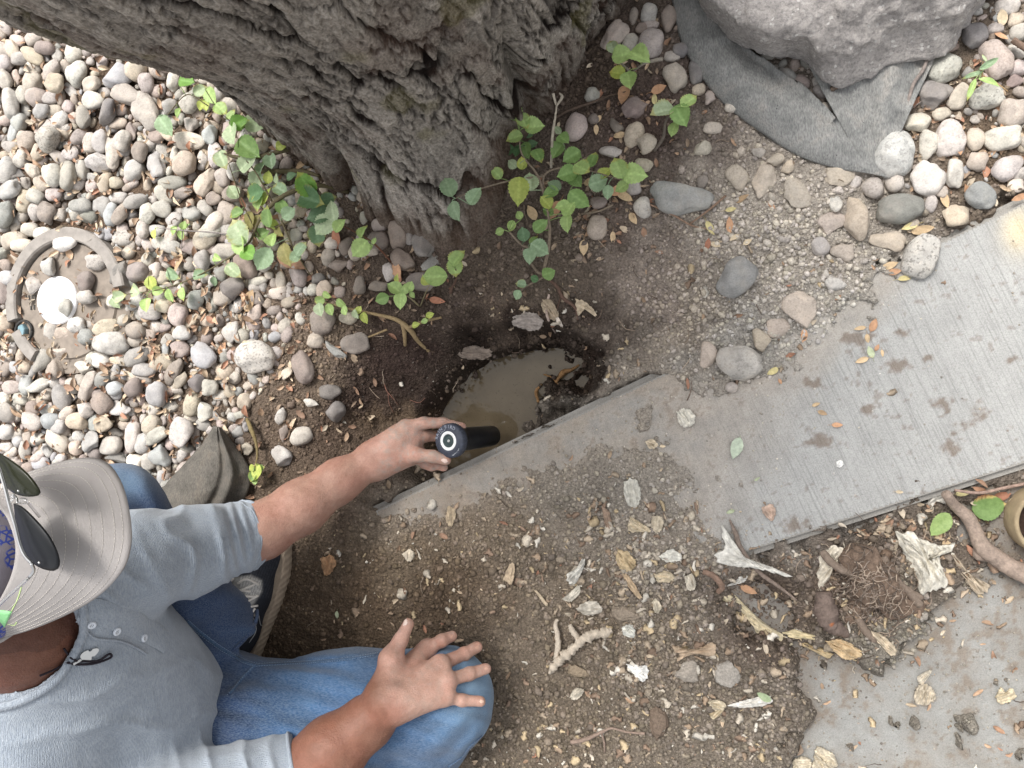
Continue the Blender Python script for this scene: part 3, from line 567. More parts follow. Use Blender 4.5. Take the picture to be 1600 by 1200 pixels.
def stone_mesh(a, b, h, rng, ang=False, sub=3, rough=1.0):
    """unit pebble scaled to half axes a, b, h"""
    V0, Fc = ico(sub); V = V0.copy(); s = rng.randrange(1, 99999)
    if ang:
        for _ in range(rng.randint(7, 10)):      # worn flat faces
            n = np.array([rng.gauss(0, 1), rng.gauss(0, 1), rng.gauss(0, 0.8)]); n /= np.linalg.norm(n); d = rng.uniform(0.55, 0.82)
            t = V @ n - d; m = t > 0; V[m] -= np.outer(t[m] * 0.93, n)
        amp = 0.07
    else:
        p = rng.uniform(2.0, 2.6); V = V / (np.abs(V[:, 0:1])**p + np.abs(V[:, 1:2])**p + np.abs(V[:, 2:3])**p) ** (1 / p); amp = 0.035
    o = s * 0.37 % 50
    low = fbm(V[:, 0] * 0.9 + o, V[:, 1] * 0.9, V[:, 2] * 0.9, s=s % 97, octv=2); hi = fbm(V[:, 0] * 3 + o, V[:, 1] * 3, V[:, 2] * 3, s=s % 89, octv=3)
    V = V * (1 + 0.34 * low + amp * 1.5 * hi * rough)[:, None]
    V[:, 0] *= 1 + 0.12 * rng.uniform(-1, 1) * V[:, 1]
    mx = np.abs(V).max(0); V = V / mx
    return V * np.array([a, b, h]), Fc
SPECKLE = {'s': 0.6, 'w': 0.3, 'p': 0.3, 'g': 0.25, 'c': 0.15, 't': 0.25, 'v': 0.2, 'n': 0.2, 'm': 0.25, 'e': 0.05, 'W': 0.05}
def stone_col(V, c, rng, mul=1.0):
    base = (np.array(s2l(SC_[c])) * 0.70 + np.array(s2l((188, 176, 166))) * 0.30) * rng.uniform(0.86, 1.08) * mul * 0.92; base = base * np.array([rng.uniform(.96, 1.04), 1, rng.uniform(.95, 1.05)])
    o = rng.uniform(0, 60); k = 1 + 0.14 * fbm(V[:, 0] * 90 + o, V[:, 1] * 90, V[:, 2] * 90, s=3, octv=2)
    out = np.ones((len(V), 4)); out[:, :3] = base * k[:, None]
    if rng.random() < 0.25:                 # a mineral band
        n = np.array([rng.gauss(0, 1), rng.gauss(0, 1), rng.gauss(0, 1)]); n /= np.linalg.norm(n); t = V @ n / max(1e-6, np.abs(V @ n).max())
        bnd = np.exp(-((t - rng.uniform(-.5, .5)) / 0.12) ** 2) * 0.35; out[:, :3] = out[:, :3] * (1 - bnd[:, None]) + base * 1.5 * bnd[:, None]
    out[:, 3] = SPECKLE.get(c, 0.12) * rng.uniform(0.6, 1.2); return out
def wdir(px, py, angdeg):
    """photo direction (ccw from right) -> world angle on level ground"""
    a = math.radians(angdeg); p0 = P(px, py); p1 = P(px + 20 * math.cos(a), py - 20 * math.sin(a)); d = p1 - p0
    return math.atan2(d[1], d[0]), np.linalg.norm(d) / 20
items = []
for tok in STONES.split():
    f = tok.split(','); items.append([float(f[0]), float(f[1]), float(f[2]), float(f[3]), float(f[4]), f[5], len(f) > 6])
items.sort(key=lambda t: -t[2] * t[3]); extra = items[298:]; items = items[:298]
OCC = np.zeros((1900, 2400), np.uint8)       # picture-space cover, offset 400 / 300
def occ(px, py, a, b, ang, mark=True):
    x0, x1 = int(px - a) + 400, int(px + a) + 401; y0, y1 = int(py - a) + 300, int(py + a) + 301
    if x0 < 0 or y0 < 0 or x1 >= 2400 or y1 >= 1900: return 1.0
    yy, xx = np.mgrid[y0:y1, x0:x1]; t = math.radians(-ang); dx = xx - 400 - px; dy = yy - 300 - py
    u = (dx * math.cos(t) + dy * math.sin(t)) / a; v = (-dx * math.sin(t) + dy * math.cos(t)) / b; m = u * u + v * v < 1
    if mark: OCC[y0:y1, x0:x1][m] = 1; return 0
    return OCC[y0:y1, x0:x1][m].mean() if m.any() else 1
placed = []
for (px, py, a, b, ang, c, isa) in items:
    inbed = px < 400 or (py < 760 and px < 460)
    wa_, sa = wdir(px, py, ang); _, sb = wdir(px, py, ang + 90)
    A = a * sa; B = b * sb; hh = min(A, B) * srng.uniform(0.62, 0.85)
    g = PG(px, py); bury = {True: 0.55, False: 0.35}[inbed]
    flat = c in 'gcp' and 1180 < px < 1420 and isa
    if flat: hh *= 0.6
    lift = srng.uniform(0.002, 0.012) if inbed and px < 380 else 0
    on = 60 < px < 160 and 370 < py < 500
    if on: lift = 0.014; bury = 0.85
    ctr = g + np.array([0, 0, hh * bury + lift])
    # keep the centre under its photo pixel at its own height
    q = P(px, py, ctr[2]); ctr[:2] = q[:2]
    kz = 1.10 if inbed else 1.03
    V, Fc = stone_mesh(A * kz, B * kz, hh, srng, isa, 4 if a > 24 else 3)
    colr = stone_col(V, c, srng)
    if flat or (c in 'tcg' and 1180 < px < 1420 and py > 250 and isa):          # dusty tops of half buried stones
        colr[:, :3] = colr[:, :3] * 0.5 + 0.5 * np.array(s2l((176, 162, 146)))
    tiltr = rot3(srng.uniform(-.22, .22), srng.uniform(-.22, .22), wa_) if not flat else rotz(wa_)
    V = V @ tiltr.T + ctr
    o = new_mesh('river_stone', V, Fc, M['stone'], col=colr, loc=ctr)
    placed.append((o, px, py, a, b, c, isa)); occ(px, py, a, b, ang)
# labels: look, then what the stone lies beside
MARKS = [('on the round valve cover', lambda x, y: 40 < x < 165 and 365 < y < 500), ('above the round valve cover', lambda x, y: x < 200 and 255 < y <= 365), ('right of the round valve cover', lambda x, y: 165 <= x < 300 and 340 < y < 540),
         ('below the round valve cover', lambda x, y: x < 200 and 500 <= y < 610), ('at the edge beside the round valve cover', lambda x, y: x <= 40 and 340 < y < 560), ('above the cap brim', lambda x, y: x < 200 and y >= 610),
         ('near the raised denim knee', lambda x, y: 200 <= x < 330 and y > 610), ('in the gravel right of the leaning twig', lambda x, y: 200 <= x < 400 and 540 <= y <= 640), ('under the long thin leafy twig', lambda x, y: 230 < x < 400 and 340 < y < 540),
         ('under the trunk overhang', lambda x, y: x < 320 and y < 120), ('in the gravel left of the leafy shoots', lambda x, y: 200 <= x < 400 and y < 345), ('in the upper gravel near the picture edge', lambda x, y: x < 110 and y < 256),
         ('in the upper gravel below the trunk', lambda x, y: 110 <= x < 200 and y < 256), ('at the foot of the trunk', lambda x, y: 560 < x < 700 and y < 460), ('under the yellowing shoots', lambda x, y: 400 <= x < 570 and y < 520),
         ('in dark soil left of the hole', lambda x, y: 400 <= x < 570 and 520 <= y < 600), ('in soil above the reaching forearm', lambda x, y: 380 <= x < 570 and 600 <= y < 780), ('between trunk and grey fabric', lambda x, y: 900 < x < 1125 and y < 160),
         ('right of the green seedling by the trunk', lambda x, y: 880 < x < 1030 and y < 380), ('on bare soil below the grey fabric', lambda x, y: 1030 <= x < 1380 and y < 300), ('in loose soil between fabric and sidewalk', lambda x, y: 1200 < x < 1420 and 290 <= y < 420),
         ('in the stones between fabric and sidewalk corner', lambda x, y: 1360 < x <= 1460 and y < 420), ('in the stones right of the boulder', lambda x, y: x > 1440 and y < 130), ('in the stones above the sidewalk', lambda x, y: x > 1440 and y < 420),
         ('on loose soil left of the sidewalk', lambda x, y: 1080 < x < 1330 and y >= 400)]
def size_w(a): return 'tiny' if a < 10 else 'small' if a < 14 else 'medium' if a < 19 else 'large' if a < 28 else 'very large'
def shape_w(a, b, isa): return ('angular ' if isa else '') + ('long' if a / b > 1.75 else 'oval' if a / b > 1.3 else 'rounded' if not isa else 'chunky')
labs = {}
for i, (o, px, py, a, b, c, isa) in enumerate(placed):
    where = next((t for t, f in MARKS if f(px, py)), 'on the soil')
    nb = min((p for p in placed if p[0] is not o), key=lambda p: math.hypot(p[1] - px, p[2] - py) - p[3] * 0.5)
    dx, dy = nb[1] - px, nb[2] - py; rel = ('left of' if dx > 0 else 'right of') if abs(dx) > abs(dy) else ('above' if dy > 0 else 'below')
    l1 = f"{size_w(a)} {SN_[c]} {shape_w(a, b, isa)} stone {where}"; l2 = f"{l1}, {rel} a {SN_[nb[5]]} one"
    labs[i] = [l1, l2, where]
def fit(s): return ' '.join(s.replace(' the picture edge', ' the frame edge').split()[:16])
from collections import Counter
c1_ = Counter(v[0] for v in labs.values()); c2_ = Counter(v[1] for v in labs.values())
seen = {}
for i, (o, px, py, a, b, c, isa) in enumerate(placed):
    l = labs[i][0] if c1_[labs[i][0]] == 1 else labs[i][1]
    if c2_[labs[i][1]] > 1 and c1_[labs[i][0]] > 1:
        grp = sorted([j for j in labs if labs[j][1] == labs[i][1]], key=lambda j: placed[j][1]); k_ = grp.index(i)
        l = labs[i][0] + ', ' + (['leftmost of its kind there', 'rightmost of its kind there'][0 if k_ == 0 else 1] if len(grp) == 2 or k_ in (0, len(grp) - 1) else 'midmost of its kind there')
    tag(o, fit(l), 'stone', 'river stones around the tree')

# pebbles filling between the larger stones: nobody could count them
mb = MB(); prng = random.Random(11)
fillc = 'gggwwpppttcbmmnstwv'
cnt = 0
for (px, py, a, b, ang, c, isa) in extra:
    wa_, sa = wdir(px, py, ang); h = b * sa * 0.75; q = PG(px, py, h * 0.4); V, Fc = stone_mesh(a * sa * 1.08, b * sa * 1.08, h, prng, isa, 3)
    mb.add(V @ rot3(prng.uniform(-.25, .25), prng.uniform(-.25, .25), wa_).T + q, Fc, stone_col(V, c, prng)); occ(px, py, a, b, ang)
for layer, (n_try, amin, amax, thr) in enumerate([(6500, 8, 14, 0.46), (11000, 4.5, 9, 0.32), (11000, 2.5, 5, 0.3)]):
    for _ in range(n_try):
        px, py = prng.uniform(-280, 700), prng.uniform(-60, 1150)
        g = P(px, py)
        if prng.random() < 0.5 and px > 470: px, py = prng.uniform(930, 1820), prng.uniform(-180, 300)
        dl = psd(px, py, BED_L); dr = psd(px, py, BED_R)
        if max(dl, dr) < -5: continue
        if max(dl, dr) < 60 and prng.random() > (0.25 + 0.7 * max(0, max(dl, dr)) / 60): continue
        if px < 400 and math.hypot((px - 104) / 92, (py - 470) / 125) < 1: continue
        if px > 1360 and py < 280 and False: continue
        a = prng.uniform(amin, amax) * (1.5 if px > 900 else 1.08); b = a * prng.uniform(0.6, 0.95); an = prng.uniform(0, 180)
        if occ(px, py, a, b, an, False) > thr: continue
        if not (-290 < px < 1850 and -220 < py < 1300): continue
        wa_, sa = wdir(px, py, an); h = b * sa * prng.uniform(.6, .8)
        q = PG(px, py, h * 0.2)
        V, Fc = stone_mesh(a * sa, b * sa, h, prng, prng.random() < 0.45, 2)
        c = prng.choice(fillc); V2 = V @ rot3(prng.uniform(-.4, .4), prng.uniform(-.4, .4), wa_).T + q
        mb.add(V2, Fc, stone_col(V, c, prng, 0.95)); occ(px, py, a * 0.9, b * 0.9, an); cnt += 1

tag(mb.build('pebbles', M['stone']), 'small mixed pebbles filling the gaps between the larger river stones', 'pebbles', kind='stuff')
# ------------------------------------------------------------------ scattered small stuff: crumbs of soil, leaf fragments, wood chips
def tri_base(kind, rng):
    """small closed triangle meshes (unit size)"""
    if kind == 'clod':
        V0, Fc = ico(1); V = V0.copy() * (1 + np.array([rng.uniform(-.28, .28) for _ in V0]))[:, None] * np.array([rng.uniform(.8, 1.2), rng.uniform(.6, 1), rng.uniform(.5, .85)])
        return V, np.array(Fc)
    if kind == 'chip':                       # a splinter: bent tapered flake with thickness
        n = 5; w0 = rng.uniform(.3, 1.05); V = []
        for i in range(n):
            t = i / (n - 1); x = t * 2 - 1; w_ = w0 * (math.sin(math.pi * (0.12 + 0.8 * t)) ** rng.uniform(.4, .9)) * rng.uniform(.45, 1.3); zc = 0.35 * rng.uniform(-1, 1) * (t - .5) + 0.25 * (x * x); th = .10
            yo = rng.uniform(-.15, .15)
            V += [(x, yo - w_, zc + th * rng.uniform(-1, 1)), (x, yo + w_, zc + 2 * th * rng.uniform(-1, 1)), (x, yo, zc + th * 2), (x, yo, zc - th)]
        T = []
        for i in range(n - 1):
            a = i * 4; b = a + 4
            for p, q in ((0, 2), (2, 1), (1, 3), (3, 0)): T += [(a + p, a + q, b + q), (a + p, b + q, b + p)]
        T += [(0, 2, 1), (0, 1, 3), (n * 4 - 4, n * 4 - 3, n * 4 - 2), (n * 4 - 4, n * 4 - 1, n * 4 - 3)]
        return np.array(V), np.array(T)
    if kind == 'leafbit':                    # curled leaf fragment
        n = 6; V = []; T = []; curl = rng.uniform(.2, 1.0); w0 = rng.uniform(.3, .6); bend = rng.uniform(-.4, .5)
        for i in range(n):
            t = i / (n - 1); x = t * 2 - 1; w_ = w0 * math.sin(math.pi * min(1, .06 + t * .92)) ** .7 * rng.uniform(.8, 1.1)
            for s in (-1, -.5, 0, .5, 1): V.append((x, s * w_, curl * w_ * s * s + bend * x * x + rng.uniform(-.05, .05)))
        for i in range(n - 1):
            for j in range(4): a = i * 5 + j; T += [(a, a + 1, a + 6), (a, a + 6, a + 5)]
        return np.array(V), np.array(T)
    if kind == 'strand':                     # root hair / straw
        m = 6; pts = []; p = np.array([-1.0, 0, 0])
        a = rng.uniform(-.5, .5); 
        for i in range(m): pts.append(p.copy()); a += rng.uniform(-.5, .5); p = p + np.array([math.cos(a), math.sin(a), rng.uniform(-.15, .2)]) * 2 / m
        V, Q = tube(np.array(pts), [0.045 * (1 - .6 * i / m) for i in range(m)], 4)
        T = []
        for f in Q: T += [(f[0], f[k], f[k + 1]) for k in range(1, len(f) - 1)]
        return V, np.array(T)
def scatter(name, kind, rows, material, label, cat, nvar=14, seed=1):
    """rows: (x, y, z, size, rz, rx, ry, colour)"""
    rng = random.Random(seed); bases = [tri_base(kind, rng) for _ in range(nvar)]; VV = []; TT = []; CC = []; off = 0
    for (x, y, zz_, s, rz, rx, ry, c) in rows:
        V, T = bases[rng.randrange(nvar)]; V = V * s @ rot3(rx, ry, rz).T + (x, y, zz_)
        VV.append(V); TT.append(T + off); off += len(V); q = np.empty((len(V), 4)); q[:, :3] = c; q[:, 3] = 1; CC.append(q)
    return tag(new_mesh(name, np.vstack(VV), np.vstack(TT), material, col=np.vstack(CC), smooth=kind != 'clod'), label, cat, kind='stuff')
def soil_at(x, y):
    i = min(max(int(np.searchsorted(gx, x)) - 1, 0), nxx - 2); j = min(max(int(np.searchsorted(gy, y)) - 1, 0), nyx - 2)
    return gcol[j, i]
def dens(px, py, spots, base=0.0):
    d = base
    for (x, y, rx, ry, wt) in spots: d = max(d, wt * math.exp(-((px - x) / rx) ** 2 - ((py - y) / ry) ** 2))
    return d
drng = random.Random(21)
EXCL = [poly for poly in (SLAB_EXP, EDGE_EXP)]
def on_slab(px, py): return any(psd(px, py, p) > -3 for p in EXCL)
CL = [(1240, 440, 130, 110, .75), (1020, 1000, 190, 190, 1.0), (760, 900, 160, 90, .8), (1200, 400, 150, 130, 1.0), (1080, 480, 120, 90, .8), (880, 360, 80, 60, .7), (1320, 930, 110, 80, 1.0), (1180, 1100, 90, 110, 1.0), (700, 440, 130, 70, .6), (480, 540, 110, 130, .9),
      (1150, 200, 90, 50, .5), (880, 570, 60, 60, 1.0), (600, 890, 110, 90, .45), (940, 130, 60, 90, .8), (850, 1130, 120, 90, .8), (880, 770, 150, 50, .5), (1400, 860, 100, 60, .8), (1440, 1010, 70, 40, .35), (1480, 1100, 60, 60, .12)]
rows = []
fx, fy = [], []
for _ in range(110000):
    px, py = drng.uniform(380, 1640), drng.uniform(-30, 1230)
    if drng.random() > dens(px, py, CL, 0.22): continue
    if on_slab(px, py) and drng.random() > (0.30 if px < 1060 else .10 if px < 1230 else 0.025): continue
    if 600 < py < 860 and px > 700 and not on_slab(px, py) and drng.random() < .75 * max(0, 1 + min(0, max(psd(px, py, EDGE_EXP), psd(px, py, SLAB_EXP))) / 45): continue
    lowc = psd(px, py, LOW_EXP) > 8
    if lowc and drng.random() > .30: continue
    g = PG(px, py, 0, 2)
    if g[2] < WZ + 0.002: continue
    s = 0.0013 + 0.0038 * drng.random() ** 2.0 + (0.0045 * drng.random() if drng.random() < 0.05 else 0)
    s = min(s, .0022) if lowc or on_slab(px, py) else s
    c = soil_at(g[0], g[1]) * drng.uniform(.75, 1.55) * np.array([1.0, 1.0, drng.uniform(.93, 1.05)])
    rows.append((g[0], g[1], g[2] + s * 0.15, s, drng.uniform(0, 6.3), drng.uniform(-.6, .6), drng.uniform(-.6, .6), c))
    if len(rows) > 30000: break
scatter('soil_crumbs', 'clod', rows, M['soil_bits'], 'loose crumbs and clods of brown soil scattered over the ground', 'soil crumbs', 20, 2)
# leaf fragments between the river stones and on the soil
LF = [(120, 250, 200, 200, .8), (100, 560, 260, 260, 1.0), (250, 560, 180, 200, 1.0), (300, 250, 150, 150, .7), (430, 350, 80, 60, 1.0), (450, 560, 90, 150, .8), (950, 320, 90, 60, .9), (1000, 150, 80, 90, .5), (1500, 230, 110, 110, .8), (1400, 800, 110, 60, 1.0), (620, 440, 90, 60, .5)]
LCOL = [(184, 148, 118), (164, 122, 94), (205, 180, 150), (212, 194, 166), (136, 100, 78), (190, 158, 128), (170, 112, 86), (220, 208, 186), (150, 128, 108)]
LCOL = [tuple(np.array(v) * .62 + np.array([172, 154, 136]) * .38) for v in LCOL]
rows = []
for _ in range(13000):
    px, py = drng.uniform(-40, 1640), drng.uniform(-20, 1230)
    if drng.random() > dens(px, py, LF, 0.035) or on_slab(px, py): continue
    g = PG(px, py, 0, 2)
    if g[2] < WZ: continue
    s = drng.uniform(.003, .011) * (1.15 if px < 500 else .9); c = np.array(s2l(drng.choice(LCOL))) * drng.uniform(.6, 1.1)
    inb = px < 420 and py < 760
    rows.append((g[0], g[1], g[2] + (drng.uniform(.004, .022) if inb else .002), s, drng.uniform(0, 6.3), drng.uniform(-.7, .7), drng.uniform(-.7, .7), c))
scatter('leaf_litter', 'leafbit', rows, M['dry_leaf'], 'crumbled dry orange and tan leaf bits lying between stones and on soil', 'leaf litter', 24, 3)
# pale wood chips
WC = [(980, 880, 200, 110, .9), (1050, 1030, 170, 150, .8), (800, 850, 170, 60, .5), (1200, 850, 60, 60, .9), (1330, 940, 120, 90, .9), (1440, 880, 90, 70, .8), (900, 1150, 170, 80, .5), (700, 850, 110, 60, .35), (1200, 1130, 60, 60, .6), (840, 480, 80, 30, .6), (1000, 650, 120, 60, .12), (600, 900, 120, 100, .12), (960, 560, 50, 40, .4)]
WCOL = [(212, 200, 182), (190, 172, 150), (226, 218, 204), (172, 150, 128), (205, 184, 150), (150, 128, 110)]
rows = []
for _ in range(16000):
    px, py = drng.uniform(450, 1640), drng.uniform(380, 1230)
    if drng.random() > dens(px, py, WC, 0.03) or (on_slab(px, py) and drng.random() > .1): continue
    g = PG(px, py, 0, 2)
    if g[2] < WZ + .01: continue
    s = 0.0014 + 0.0085 * drng.random() ** 3.2; c = np.array(s2l(drng.choice(WCOL))) * drng.uniform(.6, .95)
    rows.append((g[0], g[1], g[2] + s * .25, s, drng.uniform(0, 6.3), drng.uniform(-.4, .4), drng.uniform(-.4, .4), c))
    if len(rows) > 2200: break
scatter('wood_chips', 'chip', rows, M['wood_pale'], 'small pale chips and splinters of root wood scattered over the soil', 'wood chips', 30, 4)
rows = []
for _ in range(1500):
    px, py = drng.uniform(380, 1600), drng.uniform(150, 1200)
    if drng.random() > dens(px, py, [(800, 500, 250, 90, .8), (1340, 920, 90, 80, 1.0), (500, 520, 120, 120, .6), (900, 300, 120, 90, .5), (700, 620, 150, 60, .5)], 0.06) or on_slab(px, py): continue
    g = PG(px, py, 0, 2); s = drng.uniform(.006, .022); c = np.array(s2l(drng.choice([(118, 100, 88), (160, 142, 124), (98, 84, 74), (190, 172, 152)]))) * drng.uniform(.6, 1.0)
    rows.append((g[0], g[1], g[2] + .002, s, drng.uniform(0, 6.3), drng.uniform(-.25, .25), drng.uniform(-.25, .25), c))
scatter('root_hairs', 'strand', rows, M['stem'], 'thin root hairs and straw lying across the soil', 'root hairs', 24, 5)

# ------------------------------------------------------------------ single dry leaves (whole): px, py, length px, direction, colour
def leaf_verts(L, W, curl, bend, teeth, rng, twist=0.0, n=15, m=7, tip=0.9):
    """leaf along +x from base (0) to tip (L), z up"""
    V = []; Fc = []
    for i in range(n):
        t = i / (n - 1); wv = (math.sin(math.pi * t ** 0.78) ** 0.75 if 0 < t < 1 else 0.0) * W / 2
        wv *= (1 + teeth * (0.5 if i % 2 else -0.5)) if 0 < t < 1 else 1
        if t > tip - .12: wv *= max(0, (1 - t) / (1 - tip + .12)) ** .6 if t > tip - .12 else 1
        for j in range(m):
            s = (j / (m - 1)) * 2 - 1; y = s * wv
            zz_ = curl * abs(y) ** 1.3 / (W / 2 + 1e-9) ** .3 + bend * L * (t * t) + twist * y * t + 0.02 * L * math.sin(t * 9 + s * 4 + rng) * abs(s)
            V.append((L * t, y, zz_))
    for i in range(n - 1):
        for j in range(m - 1): a = i * m + j; Fc.append((a, a + 1, a + m + 1, a + m))
    return np.array(V), Fc
def petiole(L, r, bend=0.1): return tube([(0, 0, 0), (-L * .5, L * .06, -bend * L), (-L, 0, -bend * 2 * L)], [r, r * .8, r * .7], 5)
TANS = {k: tuple(np.array(v) * .68 + np.array([190, 172, 150]) * .32) for k, v in {'o': (196, 142, 104), 't': (214, 184, 142), 'y': (206, 196, 132), 'b': (150, 104, 78), 'p': (222, 204, 172), 'G': (176, 196, 158), 'm': (172, 196, 176), 'r': (156, 90, 66), 'd': (170, 140, 104)}.items()}
TN = {'o': 'orange tan', 't': 'pale tan', 'y': 'yellow green', 'b': 'brown', 'p': 'cream', 'G': 'pale green', 'm': 'mint green', 'r': 'rusty', 'd': 'dull brown'}
LEAVES = """1103,44,26,250,o,0.35,on the grey fabric beside the boulder|1364,508,22,70,o,0,on the sidewalk, topmost of the cluster|1343,513,20,190,t,0,on the sidewalk, left in the cluster|1355,529,15,280,t,0,on the sidewalk below two tan leaves|1346,563,22,200,t,0,on the sidewalk, lowest of the cluster
1370,543,12,60,o,0,small on the sidewalk, in the cluster's right|1378,552,12,280,t,0,small on the sidewalk, rightmost of the cluster|1360,550,20,110,G,0,on the sidewalk amid tan leaves|1256,526,24,270,o,0,where soil meets the sidewalk, upright|1207,580,20,210,y,0,just right of the big flat stone
1219,596,10,300,o,0,small, below the yellow green leaf|1275,632,14,20,t,0,on the dusty sidewalk, upper of three|1285,645,16,340,d,0,on the dusty sidewalk, middle of three|1308,664,18,0,o,0,on the dusty sidewalk, lowest of three|1150,700,36,250,m,0,large with a long stalk on dusty concrete
1183,748,11,30,G,0,tiny below the mint leaf|1141,799,14,200,G,0,tiny near the lowest pale stones|528,960,12,270,G,0,tiny and oval on soil beside the shoe|1142,328,18,10,y,0,on bare soil right of the dark grey stone|1140,352,26,95,o,0,upright on bare soil right of a twig
1110,357,26,300,y,0,on bare soil at the twig's end|1147,372,18,215,p,0,on bare soil beneath the upright leaf|1168,378,16,30,p,0,curled on soil, right of two leaves|1106,381,18,80,r,0,beside the pale leaf by the twig|1118,383,18,340,p,0,below the twig's end|1160,311,24,30,d,0,below two half buried stones
1206,322,14,320,o,0,thin, below the cream pointed stone|1414,435,24,10,y,0,at the corner of the sidewalk by the oval stone|1390,415,28,20,t,0,left of the oval stone on the sidewalk|1397,425,22,10,o,0,touching the oval stone on the sidewalk|975,152,34,260,o,0.2,scalloped, under the small seedling|1023,155,18,90,y,0,round, by the right seedling
1030,141,26,20,o,0.1,under the right seedling's stem|934,188,18,230,t,0,folded, right of the pinkish stone|932,204,17,270,t,0,below a folded tan leaf|967,212,22,190,t,0,between the two lower stones|1010,237,20,200,p,0,on the rough tan stone|978,310,30,330,t,0.2,large and curled right of the seedling
966,300,36,200,o,0.1,large and ragged right of the seedling|990,342,22,300,t,0,round by the small whitish stone|958,372,20,270,t,0,alone on soil below the round tan stone|913,388,26,270,t,0.1,with a stalk below the seedling|867,330,34,240,o,0.1,curled under the seedling|832,333,26,120,t,0,under the lower seedling leaves
925,285,26,10,t,0.1,under the seedling's right leaves|873,196,10,250,p,0,tiny, at the dead upright stalk|625,425,32,300,o,0.3,tall and twisted between dark stones|685,470,26,350,r,0.1,ragged, left of the small root knob|460,408,60,330,b,0.25,large and broad under the left shoots|530,372,40,80,r,0.2,large, standing beside the reddish stone
434,345,30,200,b,0.1,among the left shoots|478,255,36,240,d,0.1,by the trunk in the shaded hollow|487,300,34,80,d,0.1,leaning in the shaded hollow|288,413,34,270,d,0.35,hooded, on the gravel under the twig|254,475,28,260,d,0.2,folded on the gravel under the twig|395,470,40,60,d,0.2,folded beside the dark stone
350,545,24,60,o,0.1,leaning on the large speckled stone|305,590,20,20,o,0.1,on the dark stone in the gravel|340,617,24,330,o,0.1,left of the speckled stone's lower edge|1497,235,24,270,o,0.1,by the long pale stone|1475,315,26,290,t,0.1,beside the slate green stone's right|1440,360,38,10,t,0.15,long, above the sidewalk corner
1420,355,30,200,y,0.1,above the sidewalk corner, left|1510,300,26,120,o,0.1,standing beside the right slate stone|1590,310,26,200,o,0.1,at the sidewalk's upper edge|1562,60,24,330,o,0.15,in the stones right of the boulder|1563,30,26,100,p,0.1,in the topmost stones|1568,200,34,240,o,0.1,thin, between pale stones
1505,770,26,10,y,0,at the sidewalk's lower edge|1478,850,28,260,t,0,beside the shredded wood|1350,830,20,10,o,0,below the sidewalk's edge|1330,870,22,350,o,0.1,below the sidewalk's edge, lower|1565,775,30,20,r,0,in the litter under the sidewalk edge|1530,765,26,160,b,0,in the litter under the sidewalk edge, left
1585,780,26,40,p,0,by the thin stick under the sidewalk|1170,920,30,340,o,0.1,under the long splintered root|1405,768,12,0,p,0,tiny, on the sidewalk's lower part|1036,697,10,0,p,0,tiny, on dusty concrete"""
ltr = random.Random(5)
for ent in LEAVES.replace('\n', '|').split('|'):
    f = ent.split(',', 6); px, py, L_, an = [float(q) for q in f[:4]]; c = f[4]; lift = float(f[5])
    wa_, sc = wdir(px, py, an); L = L_ * sc
    V, Fc = leaf_verts(L, L * ltr.uniform(.38, .55), ltr.uniform(.1, .45), ltr.uniform(-.12, .2), 0.05, ltr.uniform(0, 6), ltr.uniform(-.4, .4), 11, 5, .97)
    V[:, 0] -= L / 2; pv, pf = petiole(L * .35, L * .018); pv[:, 0] -= L / 2
    g = PG(px, py, 0.0025 + lift * 0.035)
    mb = MB(); cc = np.array([*(np.array(s2l(TANS[c])) * ltr.uniform(.8, 1.02)), 1.0]); mb.add(V, Fc, cc); mb.add(pv, pf, cc * np.array([.8, .75, .7, 1]))
    A3 = rot3(ltr.uniform(-.25, .25), ltr.uniform(-.2, .1) - lift * .6, wa_)
    mb.v = [v @ A3.T + g for v in mb.v]
    o = mb.build('fallen_leaf', M['dry_leaf'], loc=g)
    lab = f"{TN[c]} fallen leaf {f[6]}".replace(',', '')
    tag(o, ' '.join(lab.split()[:16]), 'leaf', 'fallen leaves')
# ------------------------------------------------------------------ green shoots
def m_leaf():
    m, nt, b = mat('green_leaf', 0.5, 0.35); A = attr_n(nt); co = nt.nodes.new('ShaderNodeNewGeometry').outputs['Position']
    n = noise_n(nt, co, 170, 4, 0.65)
    c = mix_n(nt, 1.0, A.outputs['Color'], ramp_n(nt, n, [(0.25, (0.72, 0.78, 0.68)), (0.75, (1.22, 1.18, 1.2))]), 'MULTIPLY')
    bc(nt, b, c); bump_n(nt, b, n, 0.0015, 0.5)
    tr = nt.nodes.new('ShaderNodeBsdfTranslucent'); nt.links.new(c, tr.inputs['Color'])
    mx = nt.nodes.new('ShaderNodeMixShader'); mx.inputs[0].default_value = 0.28; out = nt.nodes['Material Output']
    nt.links.new(b.outputs[0], mx.inputs[1]); nt.links.new(tr.outputs[0], mx.inputs[2]); nt.links.new(mx.outputs[0], out.inputs[0]); return m
M['leaf'] = m_leaf()
GC = {'L': (166, 194, 118), 'M': (128, 162, 92), 'D': (92, 124, 90), 'P': (178, 194, 158), 'Y': (186, 198, 96), 'B': (110, 158, 64), 'T': (146, 172, 138), 'V': (84, 122, 80), 'N': (150, 140, 84)}
